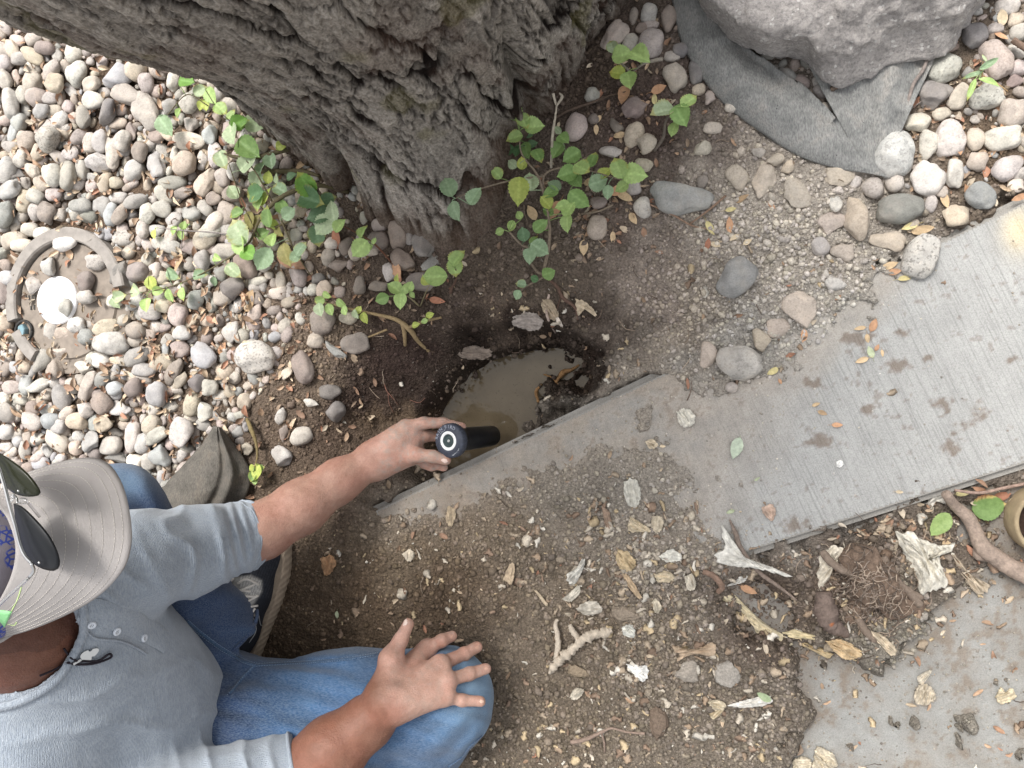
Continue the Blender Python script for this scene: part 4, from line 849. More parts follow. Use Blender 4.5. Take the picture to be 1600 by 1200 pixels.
def green_leaf(mb, p, L, wang, pitch, c, rng, wid=0.82, teeth=0.13, roll=None):
    V, Fc = leaf_verts(L, L * wid * rng.uniform(.88, 1.08), rng.uniform(.12, .65), rng.uniform(-.35, .10), teeth, rng.uniform(0, 6), rng.uniform(-.3, .3), 19, 9, .93)
    col = np.ones((len(V), 4)); base = np.array(s2l(GC[c])) * rng.uniform(.82, 1.06); col[:, :3] = base
    rib = np.abs(V[:, 1]) < L * wid * .035; col[rib, :3] = base * 1.2 + .01
    yy = V[:, 1] / (L * wid / 2 + 1e-9); tt = V[:, 0] / L; vein = np.abs(((tt - np.abs(yy) * .35) * 6) % 1 - .5) > .43; col[vein, :3] *= 1.10
    if rng.random() < .3: e = (tt > .8) | (np.abs(yy) > .85); col[e, :3] = col[e, :3] * .5 + np.array(s2l((200, 180, 90))) * .4
    V[:, 0] -= L * .0; R = rot3(rng.uniform(-.45, .45) if roll is None else roll, -pitch, wang)
    mb.add(V @ R.T + p, Fc, col)
GC = {k: tuple(np.array(v) * .86 + np.array([196, 206, 168]) * .14) for k, v in GC.items()}
prg = random.Random(31)
def plant(name, base, label, cat, leaves, stems, zdef=0.03, wid=0.82, stemc=(120, 108, 88), teeth=0.13):
    """leaves: 'px,py,len,dir,colour[,z]' centre of each leaf; stems: lists of (px,py,z,r_mm)"""
    b = PG(*base); root = empty(name, b, label, cat)
    sb = MB(); cc = np.array([*(np.array(s2l(stemc)) * .85), 1]); nodes = []
    for st in stems:
        pts = []; rr = []
        for (x, y, zz_, r) in st:
            g = PG(x, y); p = P(x, y, max(g[2], WZ) + zz_); pts.append(p); rr.append(r * 0.001)
        n = 6 * len(pts); sp = spline(pts, n); rs = np.interp(np.linspace(0, 1, n), np.linspace(0, 1, len(rr)), rr)
        V, Fc = tube(sp, rs, 7, rough=.08, rng=prg); sb.add(V, Fc, cc * np.array([*(np.ones(3) * prg.uniform(.85, 1.15)), 1])); nodes += list(sp)
    nodes = np.array(nodes); lb = MB()
    for tok in leaves.split():
        f = tok.split(','); px, py, L_, an = [float(q) for q in f[:4]]; c = f[4]; zh = float(f[5]) / 1000 if len(f) > 5 else zdef * prg.uniform(.6, 1.3)
        g = PG(px, py); zt = max(g[2], 0 if px > 460 else g[2]) + zh; wa_, sc = wdir(px, py, an); ctr = P(px, py, zt); L = L_ * mpp(px, py, zt) * 1.02
        d = np.array([math.cos(wa_), math.sin(wa_), 0]); pitch = prg.uniform(-.25, .35); basep = ctr - d * L * .5
        green_leaf(lb, basep, L, wa_, pitch, c, prg, wid, teeth)
        k = nodes[np.argmin(((nodes - basep) ** 2).sum(1))]; mid = (k + basep) / 2 + np.array([0, 0, .004])
        if np.linalg.norm(k - basep) < .09:
            V, Fc = tube(spline([k, mid, basep], 7), .0007, 5); sb.add(V, Fc, (*(np.array(s2l(GC[c])) * .7), 1))
    sb.build('stem', M['stem'], root); lb.build('foliage', M['leaf'], root); return root
plant('seedling', (845, 300), 'leafy green root shoot spreading across soil at the trunk base beside dead upright stalk', 'seedling',
 """802,172,36,110,L,60 818,190,28,300,L,60 835,197,31,10,L,55 804,216,27,200,L,50 792,233,24,190,V,20 809,236,20,250,V,20 822,235,26,280,M,25 827,209,16,30,D,15 832,225,16,20,D,15 842,246,28,300,M,40 871,235,28,230,M,35 882,219,24,320,M,45
 872,203,15,130,P,40 776,271,22,130,L,40 812,299,44,270,Y,60 829,283,30,90,P,45 816,255,20,90,Y,35 800,256,19,140,P,35 893,245,32,215,M,40 886,272,32,200,M,45 901,281,28,300,M,35 911,265,32,330,L,60 925,248,26,80,M,40 946,268,26,60,Y,35
 966,262,36,110,L,60 992,273,38,350,L,60 971,292,24,210,L,40 860,301,26,190,M,35 866,290,24,150,T,30 904,311,38,320,M,50 889,326,28,60,L,55 879,322,24,190,L,50 886,349,31,270,L,55 853,316,24,130,Y,35 856,330,20,160,M,25 935,284,32,20,T,40 950,300,22,270,T,40
 811,336,15,120,L,30 799,353,18,250,L,35 780,362,16,200,L,30 818,366,23,100,D,45 845,353,27,40,M,45 843,388,32,330,T,50 829,401,27,270,T,50 834,375,18,60,M,40 859,427,24,20,M,30 835,435,14,160,V,25 814,444,17,170,T,30 808,461,17,240,T,30
 700,290,38,110,T,150 712,331,34,290,T,150 742,306,31,60,T,150""",
 [[(850, 420, .0, 3.2), (858, 380, .02, 2.8), (856, 330, .03, 2.4), (840, 275, .035, 2.2), (815, 240, .04, 1.4), (812, 205, .05, 1.0)], [(856, 330, .02, 2.0), (850, 275, .03, 2.2), (890, 258, .035, 1.8), (930, 240, .03, 1.1)],
  [(850, 275, .03, 2.0), (800, 282, .06, 1.6), (760, 292, .10, 1.3), (722, 305, .14, 1.0), (712, 310, .15, .8)], [(850, 380, .01, 2.2), (820, 385, .02, 2.2), (795, 362, .03, 1.4)], [(822, 400, .0, 2.5), (840, 425, .01, 2.5), (850, 432, .02, 2.2), (818, 450, .02, 1.4), (808, 465, .025, 1.0)],
  [(905, 335, .0, 2.0), (935, 330, .015, 1.8), (958, 320, .02, 1.4)], [(890, 258, .03, 1.6), (950, 275, .04, 1.2), (985, 285, .04, .9)]], stemc=(138, 124, 108))
plant('seedling', (985, 130), 'small seedling with five rounded green leaves between pinkish stones and the trunk', 'seedling',
 "956,72,24,110,P,50 973,87,33,10,L,55 1001,91,40,330,L,60 964,114,26,170,Y,45 983,128,31,280,L,50",
 [[(985, 140, .0, 2.2), (985, 115, .02, 2.0), (972, 100, .035, 1.4), (956, 84, .045, 1.0)], [(985, 115, .02, 1.6), (1005, 100, .04, 1.8), (1020, 95, .03, 3.0), (1035, 92, .02, 3.5)]], stemc=(150, 142, 130))
plant('seedling', (1052, 185), 'seedling with four green leaves beside the left edge of the grey fabric', 'seedling',
 "1034,176,38,200,P,50 1064,182,38,300,M,55 1077,156,30,40,L,60 1052,202,24,250,L,45", [[(1022, 236, .0, 3.0), (1036, 215, .015, 3.0), (1040, 190, .03, 2.0), (1052, 170, .05, 1.4)]], stemc=(120, 110, 100))
plant('seedling', (470, 280), 'dense tangle of leafy shoots hugging the shaded foot of the trunk', 'seedling',
 """373,190,28,30,B,60 395,193,32,330,P,50 330,150,30,300,L,50 292,127,30,350,B,55 312,140,24,40,P,45 322,165,18,280,Y,45 345,170,26,320,L,50 314,165,16,250,Y,45 279,177,16,250,L,40 256,196,36,300,T,60 385,195,22,40,L,50 360,178,20,60,L,50
 365,212,38,290,P,55 388,232,46,320,M,60 440,227,20,20,Y,50 424,252,27,280,T,50 348,250,30,290,P,50 388,256,34,40,P,55 408,262,26,70,T,45 398,280,28,240,P,50 420,277,20,80,Y,40 432,278,18,100,P,40 394,302,40,190,V,55 437,296,28,150,T,45 413,305,34,80,Y,45 442,322,26,110,M,40
 482,288,44,120,B,70 490,313,50,340,V,70 512,310,26,20,D,50 421,338,34,90,M,55 451,333,26,40,T,55 430,350,18,100,Y,45 388,345,30,250,N,55 404,345,24,60,N,50 374,362,44,120,P,60 378,385,34,280,L,55 499,337,40,200,D,60 520,330,34,100,P,65 531,352,26,60,L,65 506,352,38,230,P,65
 496,368,34,280,D,50 392,398,34,330,B,55 412,405,40,240,T,60 446,398,36,280,N,55 469,388,26,60,T,65 462,403,22,250,T,55 424,372,26,90,L,50 410,365,22,30,M,45 436,362,20,300,N,45 455,275,18,40,D,30 405,318,26,250,L,45 370,335,24,200,M,45 366,300,24,120,P,40
 341,404,18,340,L,40 364,423,30,320,P,40 312,430,24,10,T,45 270,428,26,320,T,45 236,443,24,290,Y,45 246,454,20,20,L,40 264,462,22,280,L,40 286,460,22,280,L,40 232,478,24,280,L,40 207,452,28,150,P,45 188,464,24,20,P,45 180,473,20,300,P,40 333,440,16,260,T,30""",
 [[(545, 300, .0, 4), (500, 290, .03, 4), (455, 300, .05, 4.5), (425, 320, .05, 4), (405, 345, .055, 3), (388, 380, .05, 2), (350, 408, .045, 1.6), (300, 435, .045, 1.2), (250, 452, .04, 1.0), (180, 462, .04, .7)], [(470, 230, .02, 3), (445, 235, .04, 4.5), (405, 245, .05, 4.5), (372, 246, .055, 4), (350, 240, .06, 1.5)],
  [(425, 315, .05, 2), (400, 270, .055, 1.4), (375, 240, .06, 1.0)], [(405, 370, .05, 1.4), (380, 320, .055, 1.2), (357, 255, .06, .9)], [(500, 275, .02, 3), (470, 268, .02, 5), (410, 268, .02, 4.5)], [(430, 355, .05, 2.4), (455, 345, .05, 1.5)], [(440, 345, .05, 2), (460, 390, .05, 1.4), (485, 430, .02, 1)],
  [(325, 165, .05, .9), (292, 148, .05, 1.1), (262, 180, .055, .9)], [(360, 190, .05, .8), (340, 170, .05, .8), (322, 142, .05, .8)], [(500, 300, .04, 1.4), (520, 340, .05, 1.2), (530, 348, .06, 1.0)]], stemc=(96, 88, 66))
plant('twig', (240, 357), 'thin grey horizontal twig with tiny yellow green leaves over the gravel', 'twig',
 "243,366,16,270,Y,30 273,361,16,250,L,30 283,367,18,270,L,30 288,352,14,80,L,30 293,353,10,60,L,30", [[(378, 369, .045, 1.6), (330, 363, .045, 1.5), (285, 360, .045, 1.2), (247, 356, .04, .7)], [(285, 360, .04, 1.0), (284, 385, .02, .9), (284, 402, .005, .8)]], stemc=(146, 138, 134))
plant('seedling', (610, 410), 'thin brown shoot with bright light green leaves over the dark stones by the trunk', 'seedling',
 "566,360,24,80,L,45 563,389,34,230,L,50 577,385,12,20,L,45 584,376,12,80,L,45", [[(612, 410, .0, 1.8), (592, 388, .03, 1.8), (572, 372, .045, 1.3), (530, 350, .05, 1.0)]], stemc=(110, 76, 60))
plant('seedling', (705, 465), 'upright two leaf shoot growing from a small round root knob', 'seedling', "715,402,30,60,L,55 710,418,30,275,L,50", [[(704, 458, .0, 3.2), (706, 450, .01, 2.6), (713, 435, .03, 1.6), (712, 420, .045, 1.0)]], stemc=(112, 90, 78))
plant('seedling', (655, 475), 'clump of bright green oval leaves with one round yellow edged leaf on a thin stalk', 'seedling',
 "617,449,25,140,L,50 626,470,27,265,L,50 633,452,16,100,L,50 642,447,18,60,L,50 644,461,11,300,L,45 597,467,24,200,M,20 680,432,40,180,L,60 665,437,18,120,Y,50 621,434,14,100,Y,40", [[(657, 478, .0, 1.4), (664, 460, .03, 1.0), (672, 443, .055, .8)], [(655, 478, .0, 1.6), (640, 465, .03, 1.4), (630, 460, .045, 1.0)]], stemc=(150, 140, 110), teeth=.05)
plant('seedling', (600, 500), 'yellowing shoots with small pale leaves on a broken bent root stem', 'seedling',
 "511,461,16,330,L,35 498,470,20,200,L,40 500,484,22,280,P,40 515,484,20,290,L,40 532,474,18,310,L,40 540,486,18,300,L,40 556,491,16,290,P,35 569,497,18,280,Y,30 560,484,14,60,Y,30 650,508,14,20,Y,25 672,492,14,20,Y,25 663,502,12,200,L,25", [[(505, 472, .03, 1.2), (545, 482, .02, 1.8), (590, 492, .015, 3.0), (620, 500, .012, 4.0), (640, 515, .01, 5.0), (655, 535, .0, 4.0), (678, 556, -.004, 2.0)], [(628, 503, .012, 4), (632, 520, .006, 4), (633, 540, .0, 3)], [(640, 512, .012, 3.5), (660, 503, .02, 3), (690, 496, .015, 2)], [(575, 527, .008, 1.8), (590, 521, .01, 2.0), (605, 515, .01, 2)]], stemc=(150, 130, 98), teeth=.08)
plant('seedling', (388, 660), 'thick bent root sprout with one curled yellow green leaf above the sleeve', 'seedling',
 "402,738,26,260,Y,30 396,745,18,240,M,28 406,732,16,20,M,28 391,731,14,200,Y,26 399,750,16,280,L,26", [[(386, 655, .01, 3.5), (393, 672, .02, 4.5), (400, 692, .02, 3.0), (402, 712, .025, 1.8), (398, 730, .03, 1.2)]], stemc=(122, 108, 76), teeth=.08)
plant('weed', (1535, 116), 'small weed with narrow pale green leaves growing between stones right of the boulder', 'weed',
 "1519,115,28,190,T,35 1548,98,36,30,T,45 1546,128,32,345,L,40 1518,140,34,250,L,35 1538,90,14,120,P,35", [[(1535, 125, .0, 1.4), (1535, 116, .025, 1.2), (1536, 95, .035, .8)], [(1536, 118, .01, 1.0), (1555, 128, .02, .9), (1575, 143, .008, .8)]], wid=.30, stemc=(190, 160, 120), teeth=.02)
# ------------------------------------------------------------------ implicit surfaces: smooth-blended tapered limbs turned into one mesh
def seg_prim(a, b, ra, rb, k=0.010, clip=None, sc=None):
    a = np.array(a, float); b = np.array(b, float); return dict(a=a, b=b, ra=ra, rb=rb, k=k, clip=clip, ell=None)
def ell_prim(c, r, R=None, k=0.015): return dict(a=np.array(c, float), b=np.array(c, float), ra=max(r), rb=max(r), k=k, clip=None, ell=(np.array(r, float), np.eye(3) if R is None else R))
def prim_d(p, pr):
    if pr['ell'] is not None:
        r, R = pr['ell']; q = (p - pr['a']) @ R; kk = np.linalg.norm(q / r, axis=-1); k2 = np.linalg.norm(q / (r * r), axis=-1) + 1e-9
        return kk * (kk - 1) / k2
    ab = pr['b'] - pr['a']; L = ab @ ab + 1e-12; t = np.clip(((p - pr['a']) @ ab) / L, 0, 1)
    d = np.linalg.norm(p - pr['a'] - t[..., None] * ab, axis=-1) - (pr['ra'] + (pr['rb'] - pr['ra']) * t)
    if pr['clip'] is not None:
        c, n = pr['clip']; h = (p - c) @ n; m = np.maximum(d, h); e = 0.004; d = m + np.where((d > -e) & (h > -e), 0, 0)
    return d
def smin(a, b, k):
    h = np.clip(0.5 + 0.5 * (b - a) / k, 0, 1); return b * (1 - h) + a * h - k * h * (1 - h)
def sdf_mesh(prims, vox, disp=None, amp=0.0, carve=()):
    lo = np.min([np.minimum(p['a'], p['b']) - max(p['ra'], p['rb']) for p in prims], 0) - 0.03
    hi = np.max([np.maximum(p['a'], p['b']) + max(p['ra'], p['rb']) for p in prims], 0) + 0.03
    nb = 8; bs = vox * nb; nB = np.ceil((hi - lo) / bs).astype(int); rad = bs * 0.87
    gxx = np.stack(np.meshgrid(*[np.arange(n) for n in nB], indexing='ij'), -1).reshape(-1, 3); cen = lo + (gxx + 0.5) * bs
    pd = np.stack([prim_d(cen, p) for p in prims], 1); kmax = max(p['k'] for p in prims)
    dmin = pd.min(1); act = np.where((dmin < rad + kmax + amp) & (dmin > -rad - kmax * 2 - amp - 0.006))[0]
    NT = nB * nb + 2; key = lambda i: (i[..., 0] * NT[1] + i[..., 1]) * NT[2] + i[..., 2]
    g = np.stack(np.meshgrid(*[np.arange(nb + 1)] * 3, indexing='ij'), -1)
    ck, cv, fq = [], [], []
    corners = [(i, j, k) for i in (0, 1) for j in (0, 1) for k in (0, 1)]
    edges = [(a, b) for a in range(8) for b in range(a + 1, 8) if sum(abs(corners[a][q] - corners[b][q]) for q in range(3)) == 1]
    for bi in act:
        base = gxx[bi] * nb; pts = lo + (base + g) * vox
        use = np.where(pd[bi] < max(dmin[bi], 0) + rad * 2 + kmax + amp)[0]; D = None
        for u in use:
            dd = prim_d(pts, prims[u]); D = dd if D is None else smin(D, dd, prims[u]['k'])
        for c_ in carve: D = np.maximum(D, -prim_d(pts, c_))
        if D.min() > amp or D.max() < -amp: continue
        if disp is not None: D = D + disp(pts)
        s = D < 0
        if s.all() or not s.any(): continue
        cs = [D[i:i + nb, j:j + nb, k:k + nb] for (i, j, k) in corners]; sg = [c < 0 for c in cs]; cnt = sum(x.astype(np.int8) for x in sg)
        cell = (cnt > 0) & (cnt < 8); ci = np.argwhere(cell)
        acc = np.zeros((len(ci), 3)); nn = np.zeros(len(ci)); vals = [c[cell] for c in cs]
        for a, b in edges:
            va, vb = vals[a], vals[b]; m = (va < 0) != (vb < 0); t = np.where(m, va / np.where(m, va - vb, 1), 0)
            pa, pb = np.array(corners[a]), np.array(corners[b]); acc += np.where(m[:, None], pa + t[:, None] * (pb - pa), 0); nn += m
        cv.append(lo + (base + ci + acc / nn[:, None]) * vox); ck.append(key(base + ci))
        for ax in range(3):
            sl0 = [slice(0, nb)] * 3; sl1 = [slice(0, nb)] * 3; sl1[ax] = slice(1, nb + 1); a0 = s[tuple(sl0)]; a1 = s[tuple(sl1)]
            e = np.argwhere(a0 != a1)
            if not len(e): continue
            fl = a0[tuple(e.T)]; u, v = [(1, 2), (2, 0), (0, 1)][ax]; I = base + e; du = np.zeros(3, int); dv = np.zeros(3, int); du[u] = 1; dv[v] = 1
            q = np.stack([key(I - du - dv), key(I - dv), key(I), key(I - du)], 1); q[~fl] = q[~fl][:, ::-1]; fq.append(q)
    ck = np.concatenate(ck); cv = np.concatenate(cv); o = np.argsort(ck); ck, cv = ck[o], cv[o]; fq = np.concatenate(fq)
    ix = np.searchsorted(ck, fq); ix = np.clip(ix, 0, len(ck) - 1); ok = (ck[ix] == fq).all(1)
    return cv, ix[ok]
def smooth_v(V, Fq, it=2, lam=0.5):
    n = len(V)
    for _ in range(it):
        s = np.zeros((n, 3)); c = np.zeros(n)
        for k in range(4):
            a = Fq[:, k]; b = Fq[:, (k + 1) % 4]
            for d in range(3): s[:, d] += np.bincount(a, V[b, d], n) + np.bincount(b, V[a, d], n)
            c += np.bincount(a, minlength=n) + np.bincount(b, minlength=n)
        V = V + lam * (s / np.maximum(c, 1)[:, None] - V)
    return V
def S(a, b, k=0.010, clip=None):
    """limb between (px, py, z, radius px) joints"""
    return seg_prim(P(*a[:3]), P(*b[:3]), a[3] * mpp(*a[:3]), b[3] * mpp(*b[:3]), k, clip)
def chain(js, k=0.010, clip=None): return [S(js[i], js[i + 1], k, clip if i == len(js) - 2 else None) for i in range(len(js) - 1)]
def clip_at(c, frm, d=0.0):
    c = P(*c[:3]); f = P(*frm[:3]); n = (c - f) / np.linalg.norm(c - f); return (c + n * d, n)
def bvh(V, Fq): return BVHTree.FromPolygons([tuple(v) for v in V], [tuple(int(i) for i in f) for f in Fq])
def hit(tree_, px, py):
    d = Vector(ray(px, py)); r = tree_.ray_cast(Vector((0, 0, H)), d.normalized()); return None if r[0] is None else (np.array(r[0]), np.array(r[1]))

# ---- jeans
folds = lambda p, f, s, a: a * (1 - 2 * np.abs(fbm(p[..., 0] * f[0], p[..., 1] * f[1], p[..., 2] * f[2], s=s, octv=3))) 
hemA = clip_at((352, 990, .10), (215, 830, .24), 0.0)
JE = chain([(235, 1150, .16, 120), (400, 1131, .135, 96), (550, 1112, .105, 87), (690, 1092, .078, 78)], .03) + chain([(690, 1095, .075, 76), (660, 1150, .065, 68), (470, 1290, .06, 55)], .02)
JE += chain([(120, 1100, .17, 100), (150, 930, .23, 85), (178, 800, .255, 74)], .03) + chain([(180, 802, .255, 70), (265, 890, .19, 60), (352, 990, .10, 56)], .02, hemA) + [S((250, 1080, .15, 100), (330, 1070, .12, 62), .03)]
def jd(p):
    a = 0.0022 * fbm(p[..., 0] * 30, p[..., 1] * 30, p[..., 2] * 30, s=5, octv=3)
    px, py = proj(p[..., 0], p[..., 1], p[..., 2])
    near_k = np.exp(-((px - 320) / 120) ** 2 - ((py - 1030) / 90) ** 2)
    w_ = np.sin((px * .035 + py * .075) + 2.2 * fbm(p[..., 0] * 12, p[..., 1] * 12, p[..., 2] * 12, s=8, octv=2))
    kn = np.exp(-((px - 720) / 50) ** 2 - ((py - 1150) / 45) ** 2)
    k2 = np.exp(-((px - 225) / 60) ** 2 - ((py - 785) / 55) ** 2)
    lw = np.sin(py * .13 - px * .02 + 3 * fbm(p[..., 0] * 9, p[..., 1] * 9, p[..., 2] * 9, s=18, octv=2))
    return -(a + 0.0060 * near_k * w_ + 0.0040 * kn * np.sin((px + py) * .12) + .005 * k2 * np.sin(px * .09 - py * .05) + 0.0042 * lw * np.exp(-((px - 480) / 150) ** 2))
JV, JF = sdf_mesh(JE, 0.0040, jd, 0.014); JV = smooth_v(JV, JF, 1, .4); JB = bvh(JV, JF)
def zj(px, py, r, dflt):
    h = hit(JB, px, py); return dflt if h is None else float(h[0][2] + r * mpp(px, py, h[0][2]) * 0.75)

# ---- body
zz0 = 0.16
def J(px, py, r, dflt, dz=0.0): return (px, py, zj(px, py, r, dflt) + dz, r)
wr = J(612, 1098, 31, .17, .006); wr = (612, 1098, wr[2], 27)
BODY = chain([(430, 1245, .235, 56), (520, 1172, .215, 50), (575, 1128, .195, 38), wr], .02)
K1, K2, K3, K4 = J(667, 1014, 11, .15, .004), J(688, 1038, 12, .16, .004), J(698, 1064, 11.5, .16, .003), J(696, 1089, 11, .15, 0)
w1, w2 = (600, 1090, wr[2], 22), (626, 1104, wr[2], 20)
BODY += [S((598, 1086, wr[2], 21), (652, 1034, K1[2] - .002, 15), .022), S(w1, K1[:3] + (14.5,), .022), S((610, 1095, wr[2], 22), K2[:3] + (15,), .022), S((616, 1098, wr[2], 22), K3[:3] + (14.5,), .022), S(w2, K4[:3] + (14,), .020)]
BODY += [S((616, 1082, wr[2] + .010, 6), (K[0] - 6, K[1] + 3, K[2] + .006, 5), .012) for K in (K1, K2, K3)]
TH0 = (610, 1030, (wr[2] + .135) / 2, 17)
BODY += [S((600, 1082, wr[2] - .004, 20), TH0, .020), S(TH0, (626, 1000, .145, 11.5), .010), S((626, 1000, .145, 11), (638, 975, .138, 9.0), .006)]
def finger(a, b, c, k=.0045):
    return [S(a, b, k), S(b, c, k), S((b[0], b[1], b[2] + .001, b[3] + .25), (b[0] + .5, b[1], b[2] + .001, b[3] + .25), .004), S((a[0], a[1], a[2] + .002, a[3] + 1.0), (a[0] + .5, a[1], a[2] + .002, a[3] + 1.0), .010)]
I2, I3 = (690, 1001, K1[2] - .004, 9.6), (706, 994, K1[2] - .022, 8.6)
M2 = J(725, 1022, 9.9, .14, .003); M3 = (745, 1011, M2[2] - .020, 8.9)
R2 = J(733, 1053, 9.8, .14, .003); R3 = (759, 1045, R2[2] - .022, 8.6)
P2 = J(722, 1094, 9.0, .14, .001); P3 = (751, 1096, P2[2] - .012, 8.0)
BODY += finger((*K1[:3], 11), I2, I3) + finger((*K2[:3], 11), M2, M3) + finger((*K3[:3], 10.5), R2, R3) + finger((*K4[:3], 9.5), P2, P3)
# reaching arm and the hand that holds the sprinkler
CAPC = P(700, 689, .062); vdir = ray(700, 689); vdir /= np.linalg.norm(vdir)
sidev = P(800, 677, .0) - P(700, 689, .0); sidev -= vdir * (sidev @ vdir); sidev /= np.linalg.norm(sidev)
AXS = math.cos(math.radians(36)) * vdir + math.sin(math.radians(36)) * sidev      # from the cap towards the screw end
BODY += chain([(352, 853, .20, 42), (410, 829, .165, 42), (470, 792, .125, 40), (530, 751, .085, 32), (585, 719, .055, 25)], .02)
BODY += [S((583, 717, .055, 23), (634, 668, .050, 13), .016), S((588, 718, .052, 22), (640, 684, .042, 16), .018), S((590, 722, .050, 22), (645, 700, .036, 16), .018), S((592, 726, .050, 20), (640, 714, .040, 14), .016), S((585, 715, .055, 22), (618, 694, .056, 20), .02)]
def on_axis(t, u, v, r):     # point around the sprinkler barrel: t along the axis, u towards photo-up, v towards the camera
    up = np.cross(AXS, sidev); up /= np.linalg.norm(up)
    if up[1] < 0: up = -up
    q = np.cross(AXS, up); q = q if q @ vdir < 0 else -q
    return CAPC + AXS * t + up * u + q * v
fr = .0085
BODY += [seg_prim(P(636, 668, .050), P(662, 661, .046), .0125, .0105, .008), seg_prim(P(662, 661, .046), P(692, 661, .034), .0105, .0092, .005), seg_prim(P(692, 661, .034), P(722, 667, .022), .0092, .0076, .005)]        # index along the barrel
BODY += [seg_prim(P(644, 680, .044), P(664, 681, .030), .0125, .0105, .008), seg_prim(P(664, 681, .030), P(694, 682, .004), .010, .009, .005)]                                    # middle behind
BODY += [seg_prim(P(628, 712, .050), P(652, 711, .060), .0150, .0125, .012), seg_prim(P(652, 711, .060), P(676, 713, .058), .0115, .0105, .006), seg_prim(P(676, 713, .058), P(697, 719, .052), .0105, .0088, .005)]   # thumb
BODY += [seg_prim(P(645, 705, .030), P(664, 724, .020), .0115, .0095, .010), seg_prim(P(664, 724, .020), P(674, 730, .020), .0095, .0080, .004), seg_prim(P(648, 700, .022), P(682, 725, .012), .0105, .0090, .008), seg_prim(P(682, 725, .012), P(693, 730, .014), .0090, .0078, .004)]
# head, neck, trunk of the body, hidden legs
HC = P(-75, 905, .585); fdir = np.array([math.cos(.33) * .80, math.sin(.33) * .80, -.60]); fdir /= np.linalg.norm(fdir)
fl_ = np.array([-math.sin(.33), math.cos(.33), 0]); fup = np.cross(fdir, fl_); fup = fup if fup[2] > 0 else -fup; fl_ = np.cross(fup, fdir)
RH = np.stack([fdir, fl_, fup], 1); hp = lambda f, l, u: HC + fdir * f + fl_ * l + fup * u
BODY += [ell_prim(HC, (.098, .076, .110), RH, .02), seg_prim(hp(.03, 0, -.055), hp(.065, 0, -.095), .052, .028, .03), seg_prim(hp(.092, 0, .012), hp(.112, 0, -.028), .010, .015, .012), seg_prim(hp(.088, -.022, -.062), hp(.088, .022, -.062), .008, .008, .008),
         seg_prim(hp(-.01, .074, .008), hp(-.014, .078, -.022), .011, .007, .006), seg_prim(hp(-.01, -.074, .008), hp(-.014, -.078, -.022), .011, .007, .006),
         seg_prim(hp(.082, -.034, .028), hp(.09, -.012, .03), .008, .008, .01), seg_prim(hp(.082, .034, .028), hp(.09, .012, .03), .008, .008, .01)]
BODY += [S((-45, 935, .55, 84), (30, 985, .485, 84), .03), S((30, 985, .485, 84), (50, 1022, .44, 80), .03), S((50, 1022, .44, 76), (80, 1060, .40, 84), .03), S((20, 905, .50, 20), (95, 1000, .452, 16), .025), S((-40, 1040, .53, 22), (70, 1035, .458, 14), .025)]
BODY += [S((90, 1010, .40, 95), (240, 1150, .20, 115), .04), S((90, 1010, .42, 60), (150, 905, .42, 60), .03), S((150, 905, .42, 56), (352, 853, .20, 42), .02), S((90, 1060, .42, 70), (60, 1300, .42, 70), .03), S((60, 1300, .42, 66), (430, 1245, .235, 54), .02)]
BODY += chain([(240, 1150, .16, 90), (550, 1112, .10, 66), (685, 1092, .075, 60)], .03) + chain([(685, 1100, .07, 55), (470, 1290, .06, 42)], .02) + chain([(150, 1060, .17, 80), (178, 802, .25, 56), (350, 985, .09, 38)], .02)
def bd(p): return -0.0005 * fbm(p[..., 0] * 160, p[..., 1] * 160, p[..., 2] * 160, s=3, octv=2)
BV, BF = sdf_mesh(BODY, 0.0022, bd, 0.004); BV = smooth_v(BV, BF, 1, .4)
def m_skin():
    m, nt, b = mat('skin', 0.52, 0.35); A = attr_n(nt); co = nt.nodes.new('ShaderNodeNewGeometry').outputs['Position']
    n = noise_n(nt, co, 55, 4, 0.6); f = noise_n(nt, co, 420, 4, 0.6); dn = noise_n(nt, co, 85, 5, 0.7)
    c = mix_n(nt, 1.0, A.outputs['Color'], ramp_n(nt, n, [(0.3, (0.84, 0.78, 0.75)), (0.7, (1.12, 1.12, 1.12))]), 'MULTIPLY')
    c = mix_n(nt, 0.6, c, mix_n(nt, 1.0, c, ramp_n(nt, f, [(0.3, (0.82, 0.8, 0.78)), (0.7, (1.12, 1.12, 1.12))]), 'MULTIPLY'))
    d = math_n(nt, 'MULTIPLY', A.outputs['Alpha'], ramp_n(nt, dn, [(0.46, (0, 0, 0)), (0.66, (0.75, 0.75, 0.75))]))
    c = mix_n(nt, d, c, (0.34, 0.29, 0.25)); bc(nt, b, c)
    b.inputs['Subsurface Weight'].default_value = 0.10; b.inputs['Subsurface Radius'].default_value = (0.008, 0.003, 0.0015); b.inputs['Subsurface Scale'].default_value = 0.5
    w_ = nt.nodes.new('ShaderNodeTexVoronoi'); w_.inputs['Scale'].default_value = 420; nt.links.new(co, w_.inputs['Vector'])
    p = bump_n(nt, b, f, 0.0012, 0.5); bump_n(nt, b, w_.outputs['Distance'], 0.0009, 0.4, p); return m
M['skin'] = m_skin()
bpx, bpy_ = proj(BV[:, 0], BV[:, 1], BV[:, 2])
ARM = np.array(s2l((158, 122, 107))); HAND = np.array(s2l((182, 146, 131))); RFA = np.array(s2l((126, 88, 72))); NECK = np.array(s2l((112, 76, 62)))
sc_ = np.tile(ARM, (len(BV), 1)); wgt = sstep(560, 610, bpx) * (bpy_ < 900); sc_ = sc_ * (1 - wgt[:, None]) + HAND * wgt[:, None]
